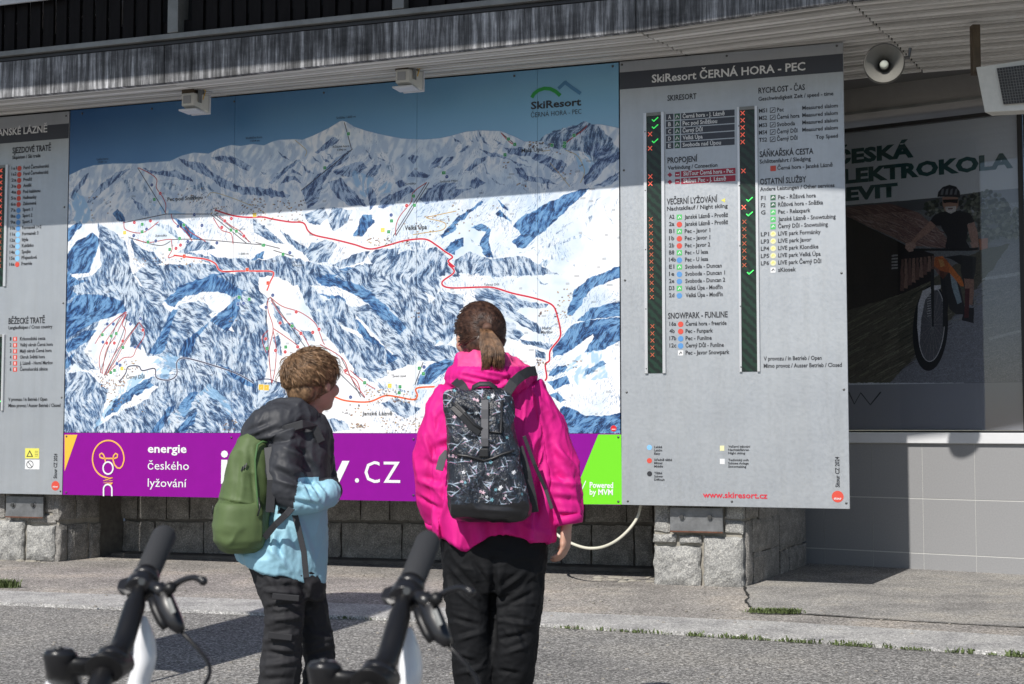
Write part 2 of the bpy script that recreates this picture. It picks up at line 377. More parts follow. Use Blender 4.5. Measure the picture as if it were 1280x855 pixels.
# ------------------------------------------------------------------ rough stones
def vn(x, y, s):
    xi, yi = math.floor(x), math.floor(y); fx, fy = x-xi, y-yi; fx = fx*fx*(3-2*fx); fy = fy*fy*(3-2*fy)
    def h(i, j):
        t = math.sin(i*127.1+j*311.7+s*74.7)*43758.5453; return t-math.floor(t)
    return (h(xi, yi)*(1-fx)+h(xi+1, yi)*fx)*(1-fy)+(h(xi, yi+1)*(1-fx)+h(xi+1, yi+1)*fx)*fy
def stone(u0, u1, z0, z1, y0=0., proud=.035, rough=.02, nx=8, nz=7, seed=0, back=.06):
    m = MB(); vs = []; fs = []
    for k in range(nz+1):
        for i in range(nx+1):
            a, b = i/nx, k/nz; e = min(a, 1-a, (b), (1-b)); sh = min(1, e*5)
            x = u0+(u1-u0)*a; z = z0+(z1-z0)*b; edge = 1 if e == 0 else 0
            q = vn(x*14+seed, z*14, 1)*.6+vn(x*37+seed, z*37, 2)*.3+vn(x*80, z*80+seed, 3)*.18
            jx = (vn(z*22+seed, 5, 4)-.5)*.014 if i in (0, nx) else 0; jz = (vn(x*22+seed, 9, 5)-.5)*.014 if k in (0, nz) else 0
            vs.append((x+jx, y0-proud*(.35+.65*math.sqrt(sh))-rough*(q-.4)*2*(.4+.6*sh), z+jz))
    W = nx+1
    for k in range(nz):
        for i in range(nx): fs.append((k*W+i, k*W+i+1, (k+1)*W+i+1, (k+1)*W+i))
    loop = [i for i in range(W)]+[k*W+nx for k in range(1, nz+1)]+[nz*W+i for i in range(nx-1, -1, -1)]+[k*W for k in range(nz-1, 0, -1)]
    b = len(vs)
    for i in loop: x, y, z = vs[i]; vs.append((x, y0+back, z))
    n = len(loop)
    for i in range(n): fs.append((loop[(i+1) % n], loop[i], b+i, b+(i+1) % n))
    return m.add(vs, fs)
def pstone(t, fr, x0, y0, x1, y1, mat, g=.006, off=0., **k):
    u0, zt = fr.px(x0, y0, off); u1, _ = fr.px(x1, y0, off); zb = fr.px((x0+x1)/2, y1, off)[1]
    part('stone', stone(u0+g, u1-g, max(zb+g, 0.), zt-g, off, seed=x0*.37+y0, **k), mat, t, fr, smooth=False)

PLAST = M('dark_plaster', (.10, .10, .10), .9, var=.2)
def frame_between(a, b):
    d = (b-a); return Frame((a.x, a.y), -math.degrees(math.atan2(d.y, d.x)))
# right pillar
t = thing('stone_pillar', 'rough granite pillar under the grey timetable board at right, sunlit front stones', 'pillar', WALL, (.53, .9, 0))
PIL = Frame(WALL.W((0, .15, 0))[:2], 19.04)
def rebase(t, fr): BASE[t.name] = Vector(fr.loc(t.matrix_basis.translation)) if False else BASE[t.name]
part('core', MB().slab([(.215, .16), (.85, .16), (1.05, 1.84), (.3, 1.9)], 0, 3.8), MORTAR, t, WALL)
class Sub:                        # a frame shifted inside WALL along its normal, so that parts stay in WALL coordinates
    def __init__(s, off): s.off = off
    def px(s, x, y, o=0.): return WALL.px(x, y, s.off)
def wstone(t, off, x0, y0, x1, y1, mat, g=.006, **k):
    u0, zt = WALL.px(x0, y0, off); u1, _ = WALL.px(x1, y0, off); zb = WALL.px((x0+x1)/2, y1, off)[1]
    part('stone', stone(u0+g, u1-g, max(zb+g, 0.), zt-g, off, seed=x0*.37+y0, **k), mat, t, WALL)
for q in ((817, 681, 877, 738), (879, 669, 930, 739)): wstone(t, .155, *q, GRAN, nx=24, nz=22, rough=.016, proud=.05)
for q in ((816, 667, 846, 679), (848, 668, 877, 680)): wstone(t, .155, *q, GRAN, nx=12, nz=6, g=.004, proud=.035)
for q in ((817, 610, 838, 665), (838, 610, 905, 666), (905, 600, 930, 649), (905, 650, 930, 668)): wstone(t, .155, *q, GRAN, nx=10, nz=10, rough=.006, proud=.02)
# the side face of the pillar, seen receding
sa, sb = WALL.W((.862, .16, 0)), WALL.W((1.06, 1.85, 0)); SIDE = frame_between(sa, sb)
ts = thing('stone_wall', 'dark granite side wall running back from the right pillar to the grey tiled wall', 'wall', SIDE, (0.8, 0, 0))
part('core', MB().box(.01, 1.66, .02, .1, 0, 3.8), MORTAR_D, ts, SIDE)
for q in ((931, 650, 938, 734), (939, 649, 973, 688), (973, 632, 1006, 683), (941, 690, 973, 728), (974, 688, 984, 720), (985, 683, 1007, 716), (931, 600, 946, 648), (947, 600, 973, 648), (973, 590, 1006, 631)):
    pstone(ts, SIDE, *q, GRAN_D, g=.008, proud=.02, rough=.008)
# plate with two bolts on each pillar
def plate(off, x0, y0, x1, y1, bolts, label):
    u0, zt = WALL.px(x0, y0, off); u1, zb = WALL.px(x1, y1, off); zb = WALL.px(x0, y1, off)[1]
    p = thing('steel_plate', label, 'steel plate', WALL, ((u0+u1)/2, off, zb), group='steel plates bolted to the pillars')
    part('plate', MB().box(u0, u1, off-.014, off+.004, zb, zt), STEEL, p, WALL, bevel=.002)
    part('rusty_edge', MB().box(u0, u1, off-.02, off-.0145, zb-.004, zb+.006), RUST, p, WALL)
    for x, y in bolts:
        u, z = WALL.px(x, y, off)
        b = part('bolt', MB().tube([(u, off-.014, z), (u, off-.034, z)], .017, 6, up=(1, 0, 0)), SCREW, p, WALL)
        part('washer', MB().tube([(u, off-.012, z), (u, off-.018, z)], .026, 14, up=(1, 0, 0)), STEEL, b, WALL)
plate(.10, 838, 634, 904, 664, ((853, 646), (888, 646)), 'grey steel plate with two bolts on the right stone pillar')
# left pillar
t = thing('stone_pillar', 'rough granite pillar at the left edge under the grey lift board', 'pillar', WALL, (-5.4, .9, 0))
part('core', MB().slab([(-6.6, .16), (-4.93, .16), (-4.86, .62), (-6.6, .9)], 0, 3.8), MORTAR, t, WALL)
for q in ((-32, 649, -2, 703), (0, 649, 33, 703), (35, 656, 71, 703)): wstone(t, .155, *q, GRAN, nx=20, nz=18, proud=.05, rough=.016)
for q in ((-60, 600, -20, 647), (-18, 600, 8, 647), (8, 600, 55, 652), (56, 600, 71, 640), (36, 642, 71, 655)): wstone(t, .155, *q, GRAN_D, nx=8, nz=7, proud=.02, rough=.008)
plate(.10, 9, 620, 55, 646, ((18, 631), (43, 631)), 'grey steel plate with two bolts on the left stone pillar')
sa = WALL.W((-4.925, .16, 0)); sb = WALL.W((-4.81, .93, 0)); LS = frame_between(sa, sb)
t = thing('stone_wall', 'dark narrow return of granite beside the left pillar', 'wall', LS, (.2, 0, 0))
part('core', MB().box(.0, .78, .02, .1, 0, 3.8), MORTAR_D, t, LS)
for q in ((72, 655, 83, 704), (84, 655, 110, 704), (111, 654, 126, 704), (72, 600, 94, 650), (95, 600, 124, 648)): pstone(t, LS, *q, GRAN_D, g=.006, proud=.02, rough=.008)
# recessed wall between the pillars
ra, rb = WALL.W((-4.82, .93, 0)), WALL.W((.25, 1.13, 0)); REC = frame_between(ra, rb)
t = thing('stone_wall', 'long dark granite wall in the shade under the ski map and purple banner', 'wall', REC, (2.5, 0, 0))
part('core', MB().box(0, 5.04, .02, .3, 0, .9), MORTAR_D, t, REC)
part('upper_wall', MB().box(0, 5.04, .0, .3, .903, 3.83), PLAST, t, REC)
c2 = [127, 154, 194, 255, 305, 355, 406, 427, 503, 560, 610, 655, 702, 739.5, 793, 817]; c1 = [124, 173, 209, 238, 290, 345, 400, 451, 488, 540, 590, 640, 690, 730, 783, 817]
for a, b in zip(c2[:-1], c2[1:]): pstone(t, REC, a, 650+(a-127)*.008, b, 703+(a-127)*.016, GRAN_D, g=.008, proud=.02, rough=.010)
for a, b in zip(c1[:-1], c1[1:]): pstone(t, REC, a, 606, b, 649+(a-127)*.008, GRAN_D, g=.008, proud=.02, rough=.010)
part('foot_ledge', MB().prism([(.0, 0), (5.0, 0), (5.0, .05), (0, .05)], -.22, .0), M('dirty_concrete', (.12, .11, .10), .95, var=.4, vscale=9, bump=.5), t, REC, bevel=.02)
m = MB()
for i in range(46):
    u = random.uniform(-5.6, -4.1) if i < 24 else random.uniform(-.3, .25); y = random.uniform(.02, .1) if i < 24 else random.uniform(.12, .5)
    s_ = random.uniform(.008, .03); m.ball((u, y if u < -4.9 or u > -.3 else y+.4, .02), (s_*1.6, s_, s_*.5), 4)
o = part('rubble', m, MORTAR, None, WALL); tag(o, 'crumbs of broken mortar lying along the foot of the stone pillars', 'rubble', kind='stuff')

# ------------------------------------------------------------------ tiled wall with shop window at right
t = thing('tiled_wall', 'grey tiled parapet wall under the bicycle poster window at right', 'wall', RW, (2.5, .1, 0))
zt = RW.px(1180, 554.5)[1]; z2 = RW.px(1180, 624)[1]; z3 = RW.px(1180, 693)[1]
part('core', MB().box(-.4, 9, .003, .35, 0, zt), GROUT, t, RW)
uj = RW.px(1154, 650)[0]; pu = RW.px(1219.5, 650)[0]-uj
for (za, zb) in ((0.0, z3), (z3, z2), (z2, zt)):
    for k in range(-4, 9):
        part('tile', MB().box(uj+k*pu+.0015, uj+(k+1)*pu-.0015, 0, .02, za+.004, zb-.004), TILE, t, RW)
zl = RW.px(1180, 541)[1]
part('window_sill', MB().box(-.4, 9, -.035, .3, zt+.002, zl), M('white_sill', (.66, .67, .69), .45, var=.05), t, RW, bevel=.004)
# window box: frame + glass + poster inside
ztop = RW.px(1160, 151)[1]; ur = RW.px(1277.5, 300)[0]
t = thing('shop_window', 'large dark framed shop window behind the right board with the cyclist advertisement', 'window', RW, (ur/2, .02, zl))
for (a, b, c, d) in ((-.15, 5.0, zl+.002, zl+.018), (-.15, 5.0, ztop-.02, ztop+.01), (ur-.016, ur+.016, zl+.0185, ztop-.0205), (-.15, -.12, zl+.0185, ztop-.0205)):
    part('frame', MB().box(a, b, -.02, .03, c, d), BLACKM, t, RW)
gm = bpy.data.materials.new('tinted_window_glass'); gm.use_nodes = True; g = gm.node_tree; g.nodes.clear()
go = g.nodes.new('ShaderNodeOutputMaterial'); gx = g.nodes.new('ShaderNodeMixShader'); ga = g.nodes.new('ShaderNodeBsdfTransparent'); gb = g.nodes.new('ShaderNodeBsdfGlossy'); gf = g.nodes.new('ShaderNodeFresnel'); gf.inputs[0].default_value = 1.42
ga.inputs[0].default_value = (.93, .94, .96, 1); gb.inputs[0].default_value = (1, 1, 1, 1); gb.inputs['Roughness'].default_value = .02
g.links.new(gf.outputs[0], gx.inputs[0]); g.links.new(ga.outputs[0], gx.inputs[1]); g.links.new(gb.outputs[0], gx.inputs[2]); g.links.new(gx.outputs[0], go.inputs[0])
part('pane', MB().box(-.12, ur-.017, -.002, .004, zl+.019, ztop-.021), gm, t, RW)
part('pane', MB().box(ur+.017, 5.0, -.002, .004, zl+.019, ztop-.021), gm, t, RW)
part('back_panel', MB().box(ur+.016, 5.2, .035, .06, zl, ztop), M('dark_interior', (.05, .05, .055), .8), t, RW)
# lintel above the window
t = thing('lintel', 'stepped dark grey lintel over the shop window', 'lintel', RW, (2.5, .1, ztop))
LG1 = M('light_grey_lintel', (.52, .50, .47), .7, var=.15, vscale=4); LG2 = M('mid_grey_lintel', (.30, .29, .275), .6, var=.2, vscale=3)
zA = RW.px(1150, 131, -.28)[1]; zB = RW.px(1150, 97, -.28)[1]; zC = RW.px(1150, 74, -.28)[1]
part('lower_step', MB().box(-.3, 6, -.28, .3, zA, zB), LG2, t, RW, bevel=.01)
part('drip_edge', MB().box(-.3, 6, -.288, -.281, zA-.012, zA+.012), GREYM, t, RW)
part('upper_step', MB().box(-.3, 6, -.26, .3, zB+.002, zC), LG1, t, RW)
part('dark_beam', MB().box(-.3, 6, -.32, .3, zC+.002, zC+.5), BLACKM, t, RW)

# ------------------------------------------------------------------ balcony: slatted soffit, fascia, railing
FP = [(-9.5, -.92, 3.727), (-3.264, -.92, 3.727), (.364, -.92, 3.782), (1.755, -1.09, 3.797), (3.3, -1.10, 3.80), (6.5, -1.2, 3.80)]
t = thing('balcony', 'weathered concrete balcony edge with pale slatted underside above the boards', 'balcony', WALL, (-1.5, 0, 3.84))
def joint_u(j, y):                # cut line between segments, leaning a little to the right with depth
    return FP[j][0]+(y-FP[j][1])*(.0 if j < 2 else .16)
for j in range(5):
    a, b = Vector(FP[j]), Vector(FP[j+1]); sl_ = (b.y-a.y)/(b.x-a.x)
    yb = .03 if j < 2 else 1.1; k = 0; y = .02
    part('soffit_backing', MB().slab([(joint_u(j, a.y), a.y+.03), (joint_u(j+1, b.y), b.y+.03), (joint_u(j+1, yb), yb+.05), (joint_u(j, yb), yb+.05)], 3.868, 3.872), SOFFIT_D, t, WALL)
    while k < 48:
        ya, yc = a.y+y, b.y+y      # front edge of the slat at both ends
        if min(ya, yc) > yb: break
        ua, ue = joint_u(j, ya), joint_u(j+1, yc)
        if ya > yb: ua = a.x+(ue-a.x)*.5; ya = yc-(ue-ua)*sl_
        fz = lambda yy, z0, y0: z0+(3.838-z0)*min(1, (yy-y0)/(.02-y0)); z = fz(ya, a.z, a.y); ze = fz(yc, b.z, b.y); w_ = .060
        m = MB(); g_ = .006; tl = random.uniform(.001, .011)
        vs = [(ua+g_, ya, z), (ue-g_, yc, ze), (ue-g_, yc+w_, ze+tl), (ua+g_, ya+w_, z+tl), (ua+g_, ya-.004, z+.022), (ue-g_, yc-.004, ze+.022), (ue-g_, yc+w_+.004, ze+.026), (ua+g_, ya+w_+.004, z+.026)]
        m.add(vs, [(0, 3, 2, 1), (4, 5, 6, 7), (0, 1, 5, 4), (1, 2, 6, 5), (2, 3, 7, 6), (3, 0, 4, 7)])
        part('soffit_slat', m, (SOFFIT, SOFFIT2, SOFFIT3)[(k*7+k*k*3) % 3], t, WALL)
        y += .088; k += 1
    # fascia panel
    zt_ = 4.008; e = .006
    m = MB(); th = .05
    vs = []
    for (p, s_) in ((a, 1), (b, -1)):
        for yy in (0, th):
            vs += [(p.x+e*s_*.5, p.y+yy, p.z-.004), (p.x+e*s_*.5, p.y+yy, zt_)]
    m.add(vs, [(0, 4, 5, 1), (2, 3, 7, 6), (0, 2, 6, 4), (1, 5, 7, 3), (0, 1, 3, 2), (4, 6, 7, 5)])
    part('fascia_panel', m, FASCIA, t, WALL, bevel=.003)
    m = MB(); m.slab([(a.x, a.y+.055), (b.x, b.y+.055), (b.x, 2.4), (a.x, 2.4)], 3.89, 4.005); part('floor_slab', m, M('balcony_slab', (.12, .12, .12), .9) if j == 0 else bpy.data.materials['balcony_slab'], t, WALL)
# railing (one thing)
t = thing('balcony_railing', 'black slatted balcony railing with pale grey posts above the concrete edge', 'railing', WALL, (-2, -.88, 4.01))
def rline(y0, z0, y1, z1, name, mat, u0=-9.4, u1=.33):
    m = MB().box(u0, u1, y0, y1, z0, z1); part(name, m, mat, t, WALL, bevel=.004)
rline(-.92, 4.012, -.82, 4.04, 'gutter', BLACKM); rline(-.955, 4.043, -.82, 4.084, 'bottom_rail', GREYM); rline(-.93, 4.95, -.82, 5.0, 'top_rail', GREYM)
rline(-.88, 4.09, -.86, 4.2, 'lower_batten', DARKW); rline(-.88, 4.8, -.86, 4.86, 'upper_batten', DARKW)
posts = [WALL.px(x, 30, -.94)[0] for x in (-62, 218, 499, 790)]
for i in range(5): 
    u = posts[0]-1.98*(i+1) if i < 2 else None
    if u: posts.append(u)
for u in posts: part('post', MB().box(u-.045, u+.045, -.965, -.82, 4.086, 4.949), GREYM, t, WALL, bevel=.004)
g0 = WALL.px(29, 30, -.9)[0]; pitch = WALL.px(131, 20, -.9)[0]-WALL.px(114.3, 20, -.9)[0]
for k in range(-38, 45):
    u = g0+k*pitch
    if u > .3 or u < -9.3: continue
    if any(abs(u-q) < .07 for q in posts): continue
    part('railing_slat', MB().box(u-pitch*.39, u+pitch*.39, -.91, -.885, 4.087, 4.93), DARKW, t, WALL)
o = part('white_banner', MB().box(-8.0, WALL.px(74, 0, -.97)[0], -.99, -.972, WALL.px(20, 5, -.97)[1], 5.1), PALE, None, WALL, base=(-6, -.98, 4.5)); tag(o, 'white board hung on the balcony railing at the top left corner', 'board')
# upper storey wall behind the railing
t = thing('upper_storey', 'dark upper storey wall with window bands behind the balcony railing', 'building', WALL, (-2, .9, 4.08))
part('wall', MB().box(-9.5, 3.2, .9, 1.1, 4.082, 8.2), M('dark_wall', (.014, .012, .013), .9), t, WALL)
GL = M('dark_window_glass', (.012, .012, .016), .35, spec=.25); FRM = M('dark_window_frame', (.03, .03, .034), .6)
for k in range(9):
    u = -9.2+k*1.32
    f = part('window', MB().box(u, u+1.2, .86, .899, 4.35, 6.0), FRM, t, WALL)
    part('pane', MB().box(u+.05, u+.57, .85, .859, 4.4, 5.95), GL, f, WALL); part('pane', MB().box(u+.63, u+1.15, .85, .859, 4.4, 5.95), GL, f, WALL)
RZ = 5.75; SH_ = (RZ-3.785)*math.tan(math.pi/2-SUN_EL); ry_, ru_ = SH_*math.cos(SUN_AZ-WALL.a), SH_*math.sin(SUN_AZ-WALL.a)  # unseen roof, its edge set along the sun to shade fascia and railing
rp = [(u-ru_, y-ry_) for u, y, z in FP]; rp[0] = (rp[0][0]-2, rp[0][1])
part('shade_roof', MB().slab(rp+[(rp[-1][0], 3), (rp[0][0], 3)], RZ, RZ+.22), DARKW, t, WALL); part('ceiling_boards', MB().slab([(a_, b_+.12) for a_, b_ in rp]+[(rp[-1][0], .85), (rp[0][0], .85)], RZ-.02, RZ-.003), M('upper_ceiling', (.25, .22, .19), .8), t, WALL)
# white garden chairs seen in bits through the slats
def bal_chair(u, lab):
    c = thing('plastic_chair', lab, 'chair', WALL, (u, -.1, 4.082), group='white chairs on the balcony')
    for du, dy in ((-.2, -.2), (.2, -.2), (-.2, .2), (.2, .2)): part('leg', MB().tube([(u+du, -.1+dy, 4.083), (u+du*.9, -.1+dy*.9, 4.50)], .016, 6), PALE, c, WALL)
    part('seat', MB().box(u-.22, u+.22, -.32, .12, 4.50, 4.52), PALE, c, WALL, bevel=.006)
    for k in range(4): part('back_slat', MB().box(u-.2+k*.11, u-.13+k*.11, .10, .12, 4.53, 4.9), PALE, c, WALL)
for u, lab in ((-5.2, 'white chair behind the slats at the far left of the balcony'), (-4.5, 'white chair behind the slats just left of the first grey railing post')): bal_chair(u, lab)
# ------------------------------------------------------------------ painting kit for flat print (numpy only)
def smooth_noise(h, w, cell, seed):
    rs = np.random.RandomState(seed); gh, gw = int(h/cell)+3, int(w/cell)+3; g = rs.rand(gh, gw).astype(np.float32)
    y = np.arange(h)/cell; x = np.arange(w)/cell; yi = y.astype(int); xi = x.astype(int); fy = (y-yi)[:, None]; fx = (x-xi)[None]
    fy = fy*fy*(3-2*fy); fx = fx*fx*(3-2*fx)
    a = g[yi][:, xi]; b = g[yi][:, xi+1]; c = g[yi+1][:, xi]; d = g[yi+1][:, xi+1]
    return ((a*(1-fx)+b*fx)*(1-fy)+(c*(1-fx)+d*fx)*fy).astype(np.float32)
def fbm(h, w, cell, seed, o=4):
    r = 0; a = 1; s = 0
    for i in range(o): r = r+a*smooth_noise(h, w, max(cell, 1.5), seed+i); s += a; a *= .55; cell /= 2
    return r/s
class Canvas:
    def __init__(s, fr, u0, u1, z0, z1, W, off=0.):
        s.fr, s.u0, s.u1, s.z0, s.z1, s.off = fr, u0, u1, z0, z1, off; s.W = W; s.H = int(W*(z1-z0)/(u1-u0))
        s.a = np.zeros((s.H, s.W, 3), np.float32); s.wx = (fbm(s.H, s.W, 26, 91)-.5); s.wy = (fbm(s.H, s.W, 26, 92)-.5)
    def T(s, x, y):
        u, z = s.fr.px(x, y, s.off); return ((u-s.u0)/(s.u1-s.u0)*s.W, (z-s.z0)/(s.z1-s.z0)*s.H)
    def mask(s, P, warp=0.):
        P = np.array(P, np.float32); mg = warp+2
        x0 = int(max(0, P[:, 0].min()-mg)); x1 = int(min(s.W, P[:, 0].max()+mg)); y0 = int(max(0, P[:, 1].min()-mg)); y1 = int(min(s.H, P[:, 1].max()+mg))
        if x1 <= x0 or y1 <= y0: return None
        Y, X = np.mgrid[y0:y1, x0:x1].astype(np.float32); X += .5; Y += .5
        if warp: X = X+s.wx[y0:y1, x0:x1]*warp*2; Y = Y+s.wy[y0:y1, x0:x1]*warp*2
        ins = np.zeros(X.shape, bool); n = len(P)
        for i in range(n):
            ax, ay = P[i]; bx, by = P[(i+1) % n]
            if ay == by: continue
            c = (ay > Y) != (by > Y); ins ^= c & (X < (bx-ax)*(Y-ay)/(by-ay)+ax)
        return (slice(y0, y1), slice(x0, x1)), ins
    def fill(s, P, col, al=1., warp=0., tex=None):
        r = s.mask(P, warp)
        if r is None: return
        sl, ins = r; k = ins[..., None]*al
        if tex is not None: k = k*tex[sl][..., None]
        s.a[sl] = s.a[sl]*(1-k)+np.array(col, np.float32)*k
        return r
    def line(s, p, q, wd, col, al=1., taper=0.):
        x0, x1 = sorted((p[0], q[0])); y0, y1 = sorted((p[1], q[1])); g = wd+1.5
        X0, X1, Y0, Y1 = int(max(0, x0-g)), int(min(s.W, x1+g+1)), int(max(0, y0-g)), int(min(s.H, y1+g+1))
        if X1 <= X0 or Y1 <= Y0: return
        X = np.arange(X0, X1)[None]+.5-p[0]; Y = np.arange(Y0, Y1)[:, None]+.5-p[1]
        dx, dy = q[0]-p[0], q[1]-p[1]; L = dx*dx+dy*dy+1e-6; t = np.clip((X*dx+Y*dy)/L, 0, 1)
        d = np.sqrt((X-t*dx)**2+(Y-t*dy)**2); k = np.clip(wd*(1-taper*t)/2+.5-d, 0, 1)[..., None]*al
        v = s.a[Y0:Y1, X0:X1]; v += (np.array(col, np.float32)-v)*k
    def pline(s, P, wd, col, al=1., closed=False):
        for i in range(len(P)-1+closed): s.line(P[i], P[(i+1) % len(P)], wd, col, al)
    def dot(s, p, r, col, al=1.): s.line(p, (p[0]+.01, p[1]), 2*r, col, al)
    def image(s, name):
        im = bpy.data.images.new(name, s.W, s.H); px = np.ones((s.H, s.W, 4), np.float32); px[..., :3] = np.clip(s.a, 0, 1)
        im.pixels.foreach_set(px.reshape(-1)); im.update(); im.pack(); return im
def print_mat(name, im, rough=.4, coat=0.):
    m = bpy.data.materials.new(name); m.use_nodes = True; t = m.node_tree; p = t.nodes['Principled BSDF']; p.inputs['Roughness'].default_value = rough; p.inputs['Coat Weight'].default_value = coat
    i = t.nodes.new('ShaderNodeTexImage'); i.image = im; i.extension = 'EXTEND'; uv = t.nodes.new('ShaderNodeUVMap'); uv.uv_map = 'UVMap'
    t.links.new(uv.outputs[0], i.inputs[0]); t.links.new(i.outputs[0], p.inputs['Base Color']); return m
def uv_planar(o, u0, u1, z0, z1):
    me = o.data; b = BASE[o.name]; l = me.uv_layers.new(name='UVMap')
    for lp in me.loops:
        c = me.vertices[lp.vertex_index].co; l.data[lp.index].uv = ((c.x+b[0]-u0)/(u1-u0), (c.z+b[2]-z0)/(z1-z0))
C_ = lambda r, g, b: (r/255, g/255, b/255)

# ------------------------------------------------------------------ the painted piste map
MU0, MU1, MZ0, MZ1 = -4.780, .004, 1.106, 3.826
cv = Canvas(WALL, MU0, MU1, MZ0, MZ1, 2400)
rng = random.Random(3)
CR = dict(A=(80, 130, .2456), B=(320, 130, .2456), C=(550, 130, .2457), D=(70, 330, .2515), E=(320, 330, .2515), F=(600, 330, .2513))
def q(c, pts): x0, y0, s_ = CR[c]; return [cv.T(x0+x*s_, y0+y*s_) for x, y in pts]
# sky
gy = np.linspace(0, 1, cv.H)[:, None]; gx = np.linspace(0, 1, cv.W)[None]
def lerp3(a, b, t): return np.array(a, np.float32)*(1-t[..., None])+np.array(b, np.float32)*t[..., None]
skt = np.clip((gx*1.1+fbm(cv.H, cv.W, 500, 5)*.25-.12), 0, 1)+gy*0
top = lerp3(C_(48, 96, 150), C_(134, 190, 224), skt**.8); hor = lerp3(C_(104, 152, 200), C_(186, 216, 238), skt)
vt = np.clip((gy-.60)/.3, 0, 1)+gx*0
cv.a[:] = hor*(1-vt[..., None])+top*vt[..., None]
# snow below the skyline
sky_l = q('A', [(-20, 380), (20, 365), (90, 330), (150, 312), (250, 302), (370, 303), (430, 297), (540, 290), (600, 262), (660, 247), (735, 252), (790, 225), (850, 208), (900, 213), (960, 203)])
sky_l += q('B', [(40, 210), (80, 192), (120, 182), (200, 178), (235, 182), (290, 160), (370, 122), (425, 88), (440, 84), (460, 90), (500, 115), (560, 135), (640, 155), (740, 175), (850, 180), (930, 174)])
sky_l += q('C', [(60, 160), (130, 140), (200, 133), (310, 137), (380, 165), (430, 190), (520, 188), (560, 170), (640, 130), (740, 103), (820, 103), (905, 120), (960, 130)])
SN = C_(249, 251, 254)
r = cv.mask(sky_l+[(cv.W+9, -9), (-9, -9)], 1.5); cv.a[r[0]][r[1]] = SN
cv.pline(sky_l, 2.2, C_(110, 150, 195), .7)
snow = np.zeros((cv.H, cv.W), bool); snow[r[0]] = r[1]
n1 = fbm(cv.H, cv.W, 230, 11); n2 = fbm(cv.H, cv.W, 70, 12)
sh = np.clip((n1-.50)*3.2, 0, 1)*.45+np.clip((n2-.56)*4, 0, 1)*.22
sh = sh*snow; cv.a[:] = cv.a*(1-sh[..., None])+np.array(C_(178, 210, 240), np.float32)*sh[..., None]
snowH = snow.astype(np.float32)
FL = []
def forest(c, kind, P, a=None):
    P_ = P; P = q(c, P); A_ = np.array(P); cc = A_-A_.mean(0)
    if a is None:
        w_, v_ = np.linalg.eigh(cc.T@cc); a = math.degrees(math.atan2(v_[1, 1], v_[0, 1])) % 180
        a = 62 if a < 90 else -68
    if kind in 'g': P = [tuple(v) for v in (A_.mean(0)+cc*1.17)]
    if kind == 'b' and ((c == 'A' and P_[0][1] < 545) or (c == 'B' and P_[0][1] < 530) or (c == 'C' and P_[0][1] < 480)): kind = 'm'
    FL.append((kind, P, a))
